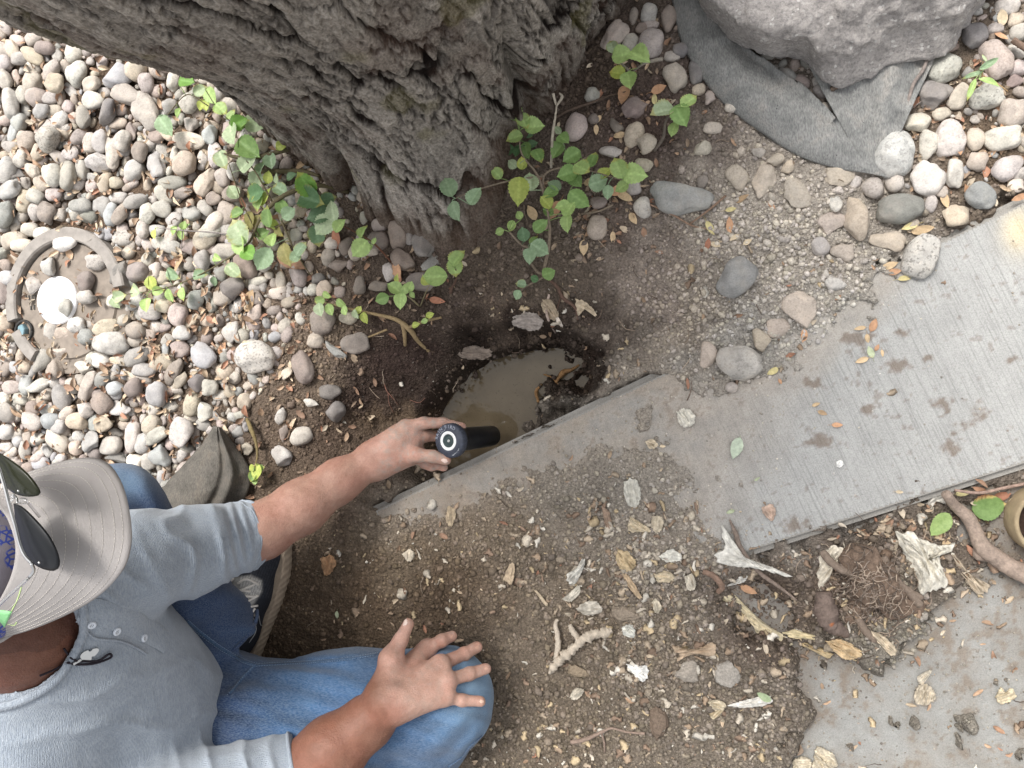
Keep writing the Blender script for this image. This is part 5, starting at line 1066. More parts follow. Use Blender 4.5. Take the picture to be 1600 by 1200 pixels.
r_ = (bpy_ > 950) & (bpx > 380); hw = sstep(590, 640, bpx - (bpy_ - 1100) * .4); sc_[r_] = (RFA * (1 - hw[:, None]) + HAND * hw[:, None])[r_]; nk = (bpx < 200) & (BV[:, 2] > .3); sc_[nk] = NECK; stb = nk & (bpy_ < 1010 + 30 * fbm(BV[:, 0] * 25, BV[:, 1] * 25, BV[:, 2] * 25, s=2, octv=2)); sc_[stb] = NECK * np.array([.72, .72, .74])  # neck darkened as painted brim shade, jaw again with stubble
pin = fbm(BV[:, 0] * 30, BV[:, 1] * 30, BV[:, 2] * 30, s=17, octv=2); sc_ = sc_ * (1 + np.stack([0.05 * pin, -0.04 * pin, -0.05 * pin], 1))
def paint(ctr, r, c, soft_=.35):
    global sc_
    d = np.linalg.norm(BV - ctr, axis=1) / r; w_ = np.clip((1 - d) / soft_, 0, 1)[:, None]; sc_ = sc_ * (1 - w_) + np.array(c) * w_
for (a, rr) in ((K1, 13), (K2, 13), (K3, 12), (K4, 11), (M2, 9), (R2, 9), (I2, 9)): paint(P(*a[:3]) + np.array([0, 0, .008]), rr * .001 * 1.1, HAND * np.array([.86, .70, .66]), 1.2)
paint(P(618, 1068, wr[2] + .012), .017, HAND * .62, .9); paint(P(648, 1049, wr[2] + .01), .006, HAND * .7, .8); paint(P(663, 1027, .165), .006, HAND * .7, .8)
dirt = np.clip(sstep(575, 610, bpx) * (bpy_ < 800), 0, 1) * 1.0; dirt[r_] = 0.35 * hw[r_]
person = new_mesh('person', BV, BF, M['skin'], col=np.concatenate([sc_, dirt[:, None]], 1))
tag(person, 'person in blue shirt, jeans and grey cap sitting on soil and holding the sprinkler', 'person')
for (a_j, b_j) in ((K1, I2), (K2, M2), (K3, R2), (K4, P2), (TH0, (626, 1000, .145, 11))):
    pa, pb = P(*a_j[:3]), P(*b_j[:3]); ax_ = (pb - pa) / np.linalg.norm(pb - pa); rel_ = BV - pb; al_ = rel_ @ ax_; dr_ = np.linalg.norm(rel_ - np.outer(al_, ax_), axis=1)
    st_ = np.exp(-(al_ / .006) ** 2) * (dr_ < .013) * (BV[:, 2] > pb[2] - .001) * (np.sin(al_ * 2600) > .35); sc_ = sc_ * (1 - .22 * st_[:, None])
# fingernails
def nail(p, d, nrm, L, W, c=(206, 172, 156)):
    d = np.array(d, float); nrm = np.array(nrm, float); nrm /= np.linalg.norm(nrm); d = d - nrm * (d @ nrm); d /= np.linalg.norm(d); s = np.cross(nrm, d); V = []; Fc = []
    for i in range(7):
        for j in range(7):
            u, v = i / 6 * 2 - 1, j / 6 * 2 - 1; e = math.sqrt(max(0, 1 - abs(u) ** 3)); V.append(p + d * L * u / 2 + s * W / 2 * v * e * .95 - nrm * (W * .22 * v * v + .0003 * u * u) + nrm * .0004)
    for i in range(6):
        for j in range(6): a = i * 7 + j; Fc.append((a, a + 7, a + 8, a + 1))
    return V, Fc
M['nail'] = m_simple_tint('fingernail', 0.35, 200, 0.0003, 0.08, 0.5)
BB = bvh(BV, BF)
for (px, py, dx, dy, L, W, c) in ((632, 972, -.15, 1, .012, .011, (220, 196, 184)), (706, 995, .8, .45, .009, .009, (190, 150, 130)), (745, 1012, .9, .3, .009, .009, (190, 150, 130)), (759, 1045, .95, .25, .009, .008, (200, 160, 140)), (753, 1096, 1, -.05, .008, .0075, (214, 180, 160)), (694, 720, .95, -.25, .013, .011, (222, 196, 184))):
    h_ = hit(BB, px, py)
    if h_ is None: continue
    V, Fc = nail(h_[0], (dx, dy, -.2), h_[1], L, W); mb = MB(); mb.add(V, Fc, (*s2l(c), 1)); mb.build('fingernail', M['nail'], person)
# eyes under the brim
for s_e in (-1, 1):
    V, Fc = ico(3); mb = MB(); c_ = np.tile([.75, .73, .7, 1], (len(V), 1)); c_[(V @ fdir) > .88] = (.05, .03, .02, 1); mb.add(V * .0125 + hp(.080, s_e * .031, .010), Fc, c_); mb.build('eye', M['nail'], person)

# ---- cloth
def m_denim():
    m, nt, b = mat('denim', 0.85, 0.15); co = nt.nodes.new('ShaderNodeNewGeometry').outputs['Position']; A = attr_n(nt)
    f = noise_n(nt, co, 620, 3, 0.7); n = noise_n(nt, co, 28, 4, 0.6); mp = nt.nodes.new('ShaderNodeMapping'); mp.inputs['Scale'].default_value = (0.25, 1, 1); mp.inputs['Rotation'].default_value = (0, 0, .35); nt.links.new(co, mp.inputs[0]); tw = noise_n(nt, mp.outputs[0], 800, 2, 0.6)
    c = mix_n(nt, 1.0, A.outputs['Color'], ramp_n(nt, n, [(0.3, (0.8, 0.83, 0.86)), (0.7, (1.2, 1.16, 1.12))]), 'MULTIPLY')
    c = mix_n(nt, ramp_n(nt, tw, [(0.35, (0, 0, 0)), (0.75, (0.5, 0.5, 0.5))]), c, mix_n(nt, 0.5, c, (0.45, 0.52, 0.6)))
    bc(nt, b, c); p = bump_n(nt, b, f, 0.0012, 0.6); bump_n(nt, b, tw, 0.001, 0.6, p); b.inputs['Sheen Weight'].default_value = 0.2; return m
M['denim'] = m_denim()
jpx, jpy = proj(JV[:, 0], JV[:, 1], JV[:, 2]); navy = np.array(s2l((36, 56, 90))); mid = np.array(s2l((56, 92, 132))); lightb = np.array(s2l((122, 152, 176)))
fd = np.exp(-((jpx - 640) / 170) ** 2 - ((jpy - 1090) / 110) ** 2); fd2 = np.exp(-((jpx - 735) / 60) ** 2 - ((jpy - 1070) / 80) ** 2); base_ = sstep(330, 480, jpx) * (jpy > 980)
jc = navy * (1 - base_[:, None]) + mid * 0.72 * base_[:, None]; jc = jc * (1 - .6 * fd[:, None]) + mid * .6 * fd[:, None]; jc = jc * (1 - .65 * fd2[:, None]) + lightb * .65 * fd2[:, None]  # left parts turned navy: shade painted into the denim
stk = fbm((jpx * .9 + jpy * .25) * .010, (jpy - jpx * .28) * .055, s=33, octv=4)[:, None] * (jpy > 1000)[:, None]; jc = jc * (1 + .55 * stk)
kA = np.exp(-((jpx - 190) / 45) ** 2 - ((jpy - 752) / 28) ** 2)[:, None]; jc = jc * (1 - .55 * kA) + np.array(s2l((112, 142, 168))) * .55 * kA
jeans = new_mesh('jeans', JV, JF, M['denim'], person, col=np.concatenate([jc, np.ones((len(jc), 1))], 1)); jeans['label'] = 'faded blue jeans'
def surf_line(tree_, pts, n, off=.0006):
    out = []
    for q in spline(np.array([(x, y, 0) for x, y in pts], float), n):
        h_ = hit(tree_, q[0], q[1])
        if h_ is not None: out.append((h_[0] + h_[1] * off, h_[1]))
    return out
def ribbon(mb, line, w_, th, c):
    V = []; Fc = []
    for i, (p, n) in enumerate(line):
        t = line[min(i + 1, len(line) - 1)][0] - line[max(i - 1, 0)][0]; t /= np.linalg.norm(t) + 1e-9; s = np.cross(n, t); s /= np.linalg.norm(s) + 1e-9
        V += [p - s * w_ / 2, p - s * w_ * .42 + n * th, p + s * w_ * .42 + n * th, p + s * w_ / 2]
    for i in range(len(line) - 1):
        for k in range(3): a = i * 4 + k; Fc.append((a, a + 1, a + 5, a + 4))
    mb.add(V, Fc, c)
def stitches(mb, line, step, ln, w_, c):
    acc = 0; i = 0; P_ = [q[0] for q in line]; N_ = [q[1] for q in line]; L = np.cumsum([0] + [np.linalg.norm(P_[i + 1] - P_[i]) for i in range(len(P_) - 1)]); s = 0
    P_ = np.array(P_); N_ = np.array(N_)
    while s < L[-1]:
        a = np.array([np.interp(s, L, P_[:, k]) for k in range(3)]); b = np.array([np.interp(min(s + ln, L[-1]), L, P_[:, k]) for k in range(3)]); n = np.array([np.interp(s, L, N_[:, k]) for k in range(3)])
        if np.linalg.norm(b - a) > 1e-5: V, Fc = tube([a + n * w_ * .3, (a + b) / 2 + n * w_ * .7, b + n * w_ * .3], w_ / 2, 5); mb.add(V, Fc, c)
        s += step
M['thread'] = m_simple_tint('thread', 0.8, 500, 0.0002, 0.15, 0.2)
for pts, gap in (([(292, 970), (318, 992), (350, 1016), (382, 1034), (402, 1040)], 1), ([(398, 1040), (382, 1056), (366, 1076), (358, 1084)], 1), ([(402, 1040), (470, 1036), (540, 1030), (588, 1023)], 0), ([(752, 1150), (735, 1165), (722, 1182), (700, 1198)], 0)):
    mb = MB(); ln = surf_line(JB, pts, 40)
    if len(ln) > 5: ribbon(mb, ln, .006, .0012, (*(mid * .6), 1)); mb.build('seam', M['denim'], jeans)
    mb = MB()
    for off in (-3, 3):
        ln = surf_line(JB, [(x + off * .7, y - off * .7) for x, y in pts], 40, .0012)
        if len(ln) > 5: stitches(mb, ln, .0042, .0026, .0007, (*s2l((150, 168, 190)), 1))
    if mb.n: mb.build('stitching', M['thread'], jeans)
hm = MB(); ctr_ = hemA[0]; u_h, v_h, _ = frame(hemA[1]); rr = 56 * mpp(352, 990, .10)
ring = [ctr_ - hemA[1] * .004 + (math.cos(t) * u_h + math.sin(t) * v_h) * (rr + .0015) for t in np.linspace(0, 2 * math.pi, 40)]
V, Fc = tube(np.array(ring), .0035, 8); hm.add(V, Fc, (*(navy * 1.1), 1)); hm.build('hem', M['denim'], jeans)

# ---- shirt
cuffL = clip_at((386, 838, .162), (250, 868, .30), .002); cuffR = clip_at((468, 1214, .222), (330, 1262, .29), 0.0)
SH = [S((92, 975, .41, 132), (232, 1160, .20, 150), .05), S((130, 905, .43, 88), (205, 878, .37, 78), .03), S((205, 878, .37, 76), (300, 860, .27, 68), .02), S((300, 860, .27, 67), (400, 833, .155, 50), .012, cuffL),
      S((60, 1060, .42, 120), (40, 1320, .42, 120), .04), S((40, 1320, .42, 110), (250, 1285, .33, 98), .03), S((250, 1285, .33, 98), (480, 1210, .215, 62), .015, cuffR), S((200, 1250, .30, 100), (240, 1180, .2, 140), .05)]
for t_ in (0.86, 0.93):
    c_ = P(386, 838, .162) * t_ + P(250, 868, .30) * (1 - t_); 
neckcut = [S((30, 975, .50, 94), (40, 1010, .46, 86), .01)]
def sd_(p):
    px, py = proj(p[..., 0], p[..., 1], p[..., 2])
    a = 0.0035 * fbm(p[..., 0] * 18, p[..., 1] * 18, p[..., 2] * 18, s=25, octv=3)
    sl = np.exp(-((px - 320) / 110) ** 2 - ((py - 860) / 90) ** 2); u = (px - 300) * .95 - (py - 860) * .25
    wv = fbm(p[..., 0] * 10, p[..., 1] * 10, p[..., 2] * 10, s=28, octv=2)
    sa_ = lambda t: np.sqrt(np.sin(t) ** 2 + .02)
    f1 = (1.01 - sa_(u * .055 + 3.0 * wv)) ** 2
    cu = np.exp(-((px - 372) / 22) ** 2 - ((py - 838) / 70) ** 2) * np.sin(px * .38 - py * .10 + 2 * wv)
    to = np.exp(-((px - 190) / 160) ** 2 - ((py - 1120) / 90) ** 2); v = (py - 1100) - 60 * np.sin((px - 60) / 150.0) * .0 - .0009 * (px - 220) ** 2 * -1
    f2 = (1.01 - sa_(v * .042 + 2.2 * wv + px * .006)) ** 2
    sr = np.exp(-((px - 380) / 110) ** 2 - ((py - 1215) / 70) ** 2) * (1 - np.abs(np.sin(px * .062 - py * .02 + 2 * wv))) ** 2
    arm = np.exp(-((px - 175) / 60) ** 2 - ((py - 900) / 60) ** 2) * (1 - np.abs(np.sin((px - py) * .05 + 2 * wv))) ** 2
    return -(a + .0085 * sl * f1 + .0035 * cu + .010 * to * f2 + .009 * sr + .007 * arm)
SV, SF = sdf_mesh(SH, 0.0036, sd_, 0.02, carve=neckcut); SV = smooth_v(SV, SF, 1, .4); SB = bvh(SV, SF)
def m_shirt():
    m, nt, b = mat('shirt_knit', 0.9, 0.1); co = nt.nodes.new('ShaderNodeNewGeometry').outputs['Position']
    mp = nt.nodes.new('ShaderNodeMapping'); mp.inputs['Rotation'].default_value = (0, 0.6, .35); mp.inputs['Scale'].default_value = (1, .22, 1); nt.links.new(co, mp.inputs[0])
    f = noise_n(nt, mp.outputs[0], 520, 3, 0.7); n = noise_n(nt, co, 16, 4, 0.6)
    vo = nt.nodes.new('ShaderNodeTexVoronoi'); vo.inputs['Scale'].default_value = 480; vo.inputs['Randomness'].default_value = 0.35; nt.links.new(co, vo.inputs['Vector'])
    c = ramp_n(nt, n, [(0.3, (0.265, 0.300, 0.345)), (0.7, (0.33, 0.365, 0.41))])
    c = mix_n(nt, 1.0, c, ramp_n(nt, f, [(0.32, (0.78, 0.80, 0.84)), (0.7, (1.16, 1.15, 1.12))]), 'MULTIPLY')
    bc(nt, b, c); p = bump_n(nt, b, f, 0.0016, 0.6); bump_n(nt, b, vo.outputs['Distance'], 0.0016, 0.5, p); b.inputs['Sheen Weight'].default_value = 0.25; return m
M['shirt'] = m_shirt(); shirt = new_mesh('shirt', SV, SF, M['shirt'], person); shirt['label'] = 'light blue knit henley with pushed up sleeves'
# raised rims at the cuffs, seam rings on the sleeve
def ring_on(tree_, c0, axis_n, r0, name, tub, parent, mt, colr=(1, 1, 1, 1)):
    u_, v_, _ = frame(axis_n); pts = []
    for t in np.linspace(0, 2 * math.pi, 49):
        d = math.cos(t) * u_ + math.sin(t) * v_; r = tree_.ray_cast(Vector(c0 + d * r0 * 2.2), Vector(-d)); pts.append(np.array(r[0]) if r[0] is not None and (Vector(c0) - r[0]).length < r0 * 1.6 else c0 + d * r0)
    mb = MB(); V, Fc = tube(np.array(pts), tub, 8, cap=False); mb.add(V, Fc, colr); return mb.build(name, mt, parent)
cl0 = cuffL[0] - cuffL[1] * .004; ring_on(SB, cl0, cuffL[1], .054, 'cuff', .0032, shirt, M['shirt']); ring_on(SB, cl0 - cuffL[1] * .017, cuffL[1], .054, 'cuff_seam', .0013, shirt, M['shirt'])
ring_on(SB, cuffR[0] - cuffR[1] * .004, cuffR[1], .062, 'cuff', .0032, shirt, M['shirt'])
# placket with buttons, collar
mb = MB(); ln = surf_line(SB, [(126, 952), (160, 957), (200, 972), (238, 990), (258, 1003)], 40, .0008)
ribbon(mb, ln, .034, .0016, (1, 1, 1, 1)); mb.build('placket', M['shirt'], shirt)
mb = MB(); ln = surf_line(SB, [(133, 985), (150, 997), (185, 1001), (212, 1012), (228, 1022)], 40, .001); ribbon(mb, ln, .003, .0016, (1, 1, 1, 1)); mb.build('placket_edge', M['shirt'], shirt)
mb = MB(); ln = surf_line(SB, [(124, 925), (129, 945), (131, 968), (130, 990), (122, 1010), (108, 1035), (88, 1062), (60, 1082), (25, 1098), (-10, 1106)], 60, .001); ribbon(mb, ln, .011, .0035, (1, 1, 1, 1)); mb.build('collar', M['shirt'], shirt)
M['button'] = m_simple_tint('button', 0.35, 200, 0.0002, 0.06, 0.5)
for bx_, by_ in ((143, 975), (181, 986), (223, 997)):
    h_ = hit(SB, bx_, by_)
    if h_ is None: continue
    u_, v_, n_ = frame(h_[1]); prof = [(0, .0022), (.0028, .0022), (.0034, .0030), (.0048, .0028), (.0056, .0016), (.0054, .0)]; V = []; Fc = []; nn = 24
    for (r0, z0) in prof:
        for k in range(nn): t = 2 * math.pi * k / nn; V.append(h_[0] + n_ * (z0 + .0016) + r0 * (math.cos(t) * u_ + math.sin(t) * v_))
    for i in range(len(prof) - 1):
        for k in range(nn): Fc.append((i * nn + k, (i + 1) * nn + k, (i + 1) * nn + (k + 1) % nn, i * nn + (k + 1) % nn))
    mb = MB(); mb.add(V, Fc, (*s2l((208, 214, 222)), 1))
    for q in ((1, 1), (1, -1), (-1, 1), (-1, -1)):
        V, Fc = ico(1); mb.add(V * .0006 + h_[0] + n_ * .0039 + u_ * q[0] * .0011 + v_ * q[1] * .0011, Fc, (.05, .05, .06, 1))
    mb.build('button', M['button'], shirt)

# ---- necklace
M['cord'] = m_simple_tint('dark_cord', 0.7, 400, 0.0005, 0.2, 0.2); M['steel'] = mat('steel', 0.32, 0.5)[0]; M['steel'].node_tree.nodes['Principled BSDF'].inputs['Base Color'].default_value = (.55, .55, .54, 1); M['steel'].node_tree.nodes['Principled BSDF'].inputs['Metallic'].default_value = 1.0
AB = BVHTree.FromPolygons([tuple(v) for v in np.vstack([SV, BV])], [tuple(int(i) for i in f) for f in np.vstack([SF, BF + len(SV)])])
mb = MB()
for pts, r0 in (([(96, 1012), (102, 1020), (112, 1026), (118, 1030)], .0014), ([(92, 1038), (104, 1034), (120, 1036), (145, 1034), (168, 1026), (171, 1021), (166, 1020), (150, 1030), (118, 1031)], .0016), ([(60, 1052), (75, 1046), (92, 1038)], .0014)):
    ln = surf_line(AB, pts, 26, r0 * .8 + .0034)
    if len(ln) > 3: V, Fc = tube(np.array([q[0] for q in ln]), r0, 6); mb.add(V, Fc, (.018, .014, .02, 1))
neck_o = mb.build('necklace', M['cord'], person)
h_ = hit(AB, 138, 1021)
if h_:
    u_, v_, n_ = frame(h_[1]); e = P(160, 1021, h_[0][2]) - h_[0]; e -= n_ * (e @ n_); e /= np.linalg.norm(e); f_ = np.cross(n_, e); ol = []
    for k in range(40):
        t = 2 * math.pi * k / 40; r0 = .0095 + .0012 * math.cos(3 * t) - (.003 if 5 < k < 9 or 30 < k < 33 else 0); ol.append((r0 * 1.15 * math.cos(t), r0 * .8 * math.sin(t)))
    V = [h_[0] + n_ * .003 + e * a + f_ * b for a, b in ol] + [h_[0] + n_ * .0044 + e * a + f_ * b for a, b in ol]; Fc = [tuple(range(40))[::-1], tuple(range(40, 80))] + [(k, (k + 1) % 40, 40 + (k + 1) % 40, 40 + k) for k in range(40)]
    mb = MB(); mb.add(V, Fc); a_ = h_[0] + n_ * .004 - e * .020; V, Fc = tube([a_, a_ + e * .010], .0022, 10); mb.add(V, Fc); mb.build('pendant', M['steel'], neck_o, smooth=False)
# ------------------------------------------------------------------ cap with sunglasses on its brim
def resample(pts, n, closed=False):
    p = np.asarray(pts, float)
    if closed: p = np.vstack([p, p[:1]])
    q = spline(p, 12 * len(p)); L = np.concatenate([[0], np.cumsum(np.linalg.norm(np.diff(q, axis=0), axis=1))])
    t = np.linspace(0, L[-1], n + (1 if closed else 0)); r = np.stack([np.interp(t, L, q[:, k]) for k in range(q.shape[1])], 1)
    return r[:-1] if closed else r
OUT = resample([(-35, 1012), (0, 998), (40, 987), (80, 972), (120, 953), (152, 933), (177, 910), (194, 885), (203, 855), (205, 825), (201, 790), (192, 758), (178, 733), (163, 720), (145, 715), (120, 716), (90, 722), (62, 731), (38, 740), (12, 756), (-15, 772)], 90)
INN = resample([(-40, 985), (-16, 958), (6, 925), (20, 890), (24, 855), (16, 822), (2, 795), (-18, 775)], 90)
def brim_z(q, s):
    lat = ((q[0] - 100) * -.327 + (q[1] - 868) * .945) / 130
    return .668 - .030 * s - .040 * lat * lat
NS = 26; BG = np.zeros((90, NS, 3)); 
for i in range(90):
    for j in range(NS):
        s = j / (NS - 1); q = INN[i] * (1 - s) + OUT[i] * s; zz_ = brim_z(q, s); BG[i, j] = P(q[0], q[1], zz_)
def sheet(G, th, col=(1, 1, 1, 1), mb=None):
    """thick sheet from a grid of points, thickened downwards"""
    n, m, _ = G.shape; N = np.cross(np.gradient(G, axis=1), np.gradient(G, axis=0)); N /= np.linalg.norm(N, axis=-1, keepdims=True) + 1e-12
    if N[..., 2].mean() < 0: N = -N
    V = np.concatenate([G.reshape(-1, 3), (G - N * th).reshape(-1, 3)]); o = n * m; Fc = []
    for i in range(n - 1):
        for j in range(m - 1): a = i * m + j; Fc += [(a, a + 1, a + m + 1, a + m), (o + a, o + a + m, o + a + m + 1, o + a + 1)]
    rim = [i * m for i in range(n)] + [(n - 1) * m + j for j in range(1, m)] + [i * m + m - 1 for i in range(n - 2, -1, -1)] + [j for j in range(m - 2, 0, -1)]
    for k in range(len(rim)): a, b = rim[k], rim[(k + 1) % len(rim)]; Fc.append((a, b, o + b, o + a))
    mb = mb or MB(); mb.add(V, Fc, col); return mb, N
def m_twill(name, base, pattern=False):
    m, nt, b = mat(name, 0.85, 0.2); co = nt.nodes.new('ShaderNodeNewGeometry').outputs['Position']
    f = noise_n(nt, co, 700, 2, 0.6); n = noise_n(nt, co, 20, 4, 0.6)
    c = ramp_n(nt, n, [(0.3, tuple(x * .9 for x in base)), (0.7, tuple(x * 1.08 for x in base))])
    if pattern:
        v = nt.nodes.new('ShaderNodeTexVoronoi'); v.feature = 'DISTANCE_TO_EDGE'; v.inputs['Scale'].default_value = 130; nt.links.new(co, v.inputs['Vector'])
        v2 = nt.nodes.new('ShaderNodeTexVoronoi'); v2.inputs['Scale'].default_value = 32; nt.links.new(co, v2.inputs['Vector'])
        e = ramp_n(nt, v.outputs['Distance'], [(0.0, (1, 1, 1)), (0.09, (1, 1, 1)), (0.16, (0, 0, 0))]); msk = ramp_n(nt, v2.outputs['Distance'], [(0.42, (1, 1, 1)), (0.5, (0, 0, 0))])
        c = mix_n(nt, math_n(nt, 'MULTIPLY', e, msk), c, (0.05, 0.08, 0.36))
    bc(nt, b, c); bump_n(nt, b, f, 0.0008, 0.5); return m
M['cap'] = m_twill('cap_twill', (0.345, 0.322, 0.310)); M['crown'] = m_twill('cap_crown', (0.25, 0.23, 0.27), True)
capo = bpy.data.objects.new('cap', None); COL.objects.link(capo); capo.parent = person; capo['label'] = 'grey baseball cap'
mbb, BN = sheet(BG, .0032, (1, 1, 1, 1)); mbb.build('visor', M['cap'], capo)
BRB = BVHTree.FromPolygons([tuple(v) for v in mbb.v[0]], mbb.f)
mb = MB()
for s in (.22, .33, .44, .55, .66, .76, .86, .93):
    j = s * (NS - 1); j0 = int(j); f = j - j0; ln = []
    for i in range(3, 88):
        p = BG[i, j0] * (1 - f) + BG[i, min(j0 + 1, NS - 1)] * f; ln.append((p + BN[i, j0] * .0002, BN[i, j0]))
    stitches(mb, ln, .0040, .0026, .0005, (*s2l((214, 208, 200)), 1))
mb.build('stitching', M['thread'], capo)
# crown: panelled dome around the head
cr = MB(); V = []; n1_, n2_ = 40, 20
for j in range(n2_):
    for i in range(n1_):
        t = 2 * math.pi * i / n1_; ph = (j / (n2_ - 1)) * math.pi / 2; r0 = math.cos(ph) ** .8
        V.append(hp(.010 + .104 * r0 * math.cos(t) * (1 if math.cos(t) < 0 else 1.02), .088 * r0 * math.sin(t), .030 + .092 * math.sin(ph) + .0015 * math.cos(6 * t) * r0))
Fc = [(j * n1_ + i, j * n1_ + (i + 1) % n1_, (j + 1) * n1_ + (i + 1) % n1_, (j + 1) * n1_ + i) for j in range(n2_ - 1) for i in range(n1_)]
cr.add(V, Fc); cr.build('crown', M['crown'], capo)
hm_ = MB(); V, Fc = tube(np.array([hp(.010 + .106 * math.cos(t), .0895 * math.sin(t), .030) for t in np.linspace(0, 2 * math.pi, 50)]), .003, 8, cap=False); hm_.add(V, Fc, (1, 1, 1, 1)); hm_.build('headband', M['cap'], capo)
M['neon'] = m_simple_tint('green_patch', 0.7, 300, 0.0005, 0.12)
mb = MB(); G = np.array([[P(x, y, 0) for x in (0,)] for y in (0,)]); rows_ = []
for u in np.linspace(0, 1, 8):
    r_ = []
    for v in np.linspace(0, 1, 8):
        q = (np.array([-14, 952]) * (1 - u) + np.array([20, 956]) * u) * (1 - v) + (np.array([-16, 1002]) * (1 - u) + np.array([5, 987]) * u) * v; h_ = hit(BRB, *q)
        r_.append(h_[0] + np.array([0, 0, .0012]) if h_ else P(q[0], q[1], .63))
    rows_.append(r_)
mb, _ = sheet(np.array(rows_), .0008, (*s2l((150, 216, 150)), 1)); mb.build('patch', M['neon'], capo)
mb = MB()
for pts in ([(34, 915), (28, 935), (18, 955)], [(12, 975), (22, 977), (26, 972)]):
    ln = [(hit(BRB, x, y)[0], hit(BRB, x, y)[1]) for x, y in resample(pts, 12) if hit(BRB, x, y)]
    if len(ln) > 3: V, Fc = tube(np.array([q[0] for q in ln]), .0006, 5); mb.add(V, Fc, (*s2l((196, 220, 150)), 1))
if mb.n: mb.build('patch_thread', M['thread'], capo)
# sunglasses
gl = MB(); sun_o = empty('sunglasses', P(40, 820, .67), 'dark rimless sunglasses with silver top bar resting on the cap brim', 'sunglasses')
def m_lens(name, c, r, refl):
    m, nt, b = mat(name, r, 0.22); co = nt.nodes.new('ShaderNodeNewGeometry').outputs['Position']; b.inputs['Base Color'].default_value = (*c, 1); b.inputs['Coat Weight'].default_value = refl; b.inputs['Coat Roughness'].default_value = .05; return m
M['lens'] = m_lens('dark_lens', (.010, .011, .013), .42, 0.0); M['lens2'] = m_lens('lens_front', (.022, .024, .012), .25, 0.0)  # front lens: reflected greenery painted in as an olive base
def lens(poly, lift, tilt_, mt, bulge=.005):
    pl = resample(poly, 48, True); c = pl.mean(0); V = []; Fc = []; R_ = 10
    def zat(q):
        return .682 + lift + tilt_[0] * (q[0] - c[0]) * .0007 - tilt_[1] * (q[1] - c[1]) * .0007
    for r in range(R_ + 1):
        for k in range(48):
            s = r / R_; q = c + (pl[k] - c) * s; V.append(P(q[0], q[1], zat(q) + bulge * (1 - s * s)))
    for r in range(R_):
        for k in range(48): Fc.append((r * 48 + k, r * 48 + (k + 1) % 48, (r + 1) * 48 + (k + 1) % 48, (r + 1) * 48 + k))
    V = np.array(V); o = len(V); V = np.concatenate([V, V - np.array([0, 0, .0018])]); Fc += [tuple(o + i for i in f[::-1]) for f in Fc]; b0 = R_ * 48
    Fc += [(b0 + k, b0 + (k + 1) % 48, o + b0 + (k + 1) % 48, o + b0 + k) for k in range(48)]
    mb = MB(); mb.add(V, Fc); mb.build('lens', mt, sun_o)
lens([(-40, 690), (-10, 704), (14, 718), (34, 733), (50, 750), (61, 768), (57, 775), (40, 776), (22, 771), (4, 757), (-25, 735), (-45, 715)], .004, (.25, .2), M['lens2'])
lens([(21, 787), (34, 793), (52, 810), (72, 833), (86, 858), (91.5, 878), (88, 890), (78, 892), (62, 887), (46, 876), (33, 858), (26, 830)], .004, (.3, .2), M['lens'])
mb = MB(); br_ = [(-40, 690, .700), (-8, 722, .700), (4, 752, .699), (14, 790, .698), (23, 822, .697), (30, 850, .696), (38, 868, .695), (49, 880, .693)]
V, Fc = tube(spline([P(*q) for q in br_], 60), .0012, 8); mb.add(V, Fc); V, Fc = tube(spline([P(q[0] + 2.5, q[1], q[2] - .002) for q in br_], 60), .0009, 8); mb.add(V, Fc)
V, Fc = tube(spline([P(49, 880, .693), P(53, 892, .688), P(46, 902, .686)], 10), .0016, 8); mb.add(V, Fc)
for (x, y, z0) in ((29, 767, .6945), (61.5, 879, .6935)): V, Fc = ico(2); mb.add(V * .0014 + P(x, y, z0), Fc)
V, Fc = tube(spline([P(20, 772, .694), P(26, 778, .690), P(27, 786, .693)], 10), .0010, 8); mb.add(V, Fc); mb.build('frame', M['steel'], sun_o)
mg, ntg, bg_ = mat('clear_pad', .1, .5); bg_.inputs['Base Color'].default_value = (.75, .74, .73, 1); bg_.inputs['Transmission Weight'].default_value = .85; bg_.inputs['Roughness'].default_value = .12; M['clear'] = mg
for (x, y, a) in ((36, 783, 0), (16, 779, .5)):
    V, Fc = ico(2); mb = MB(); mb.add(V * np.array([.0065, .0035, .0016]) @ rotz(a).T + P(x, y, .684), Fc); mb.build('nose_pad', M['clear'], sun_o)
mb = MB(); V, Fc = tube(spline([P(44, 786, .679), P(54, 798, .676), P(62, 808, .675)], 12), .0013, 6); mb.add(V, Fc); V, Fc = tube(spline([P(-38, 700, .69), P(-60, 780, .70), P(-120, 860, .69), P(-170, 930, .66)], 20), .0022, 8); mb.add(V, Fc)
V, Fc = tube(spline([P(46, 902, .686), P(10, 935, .68), P(-60, 1000, .66), P(-120, 1040, .62)], 20), .0016, 8); mb.add(V, Fc); mb.build('temple', M['clear'], sun_o)

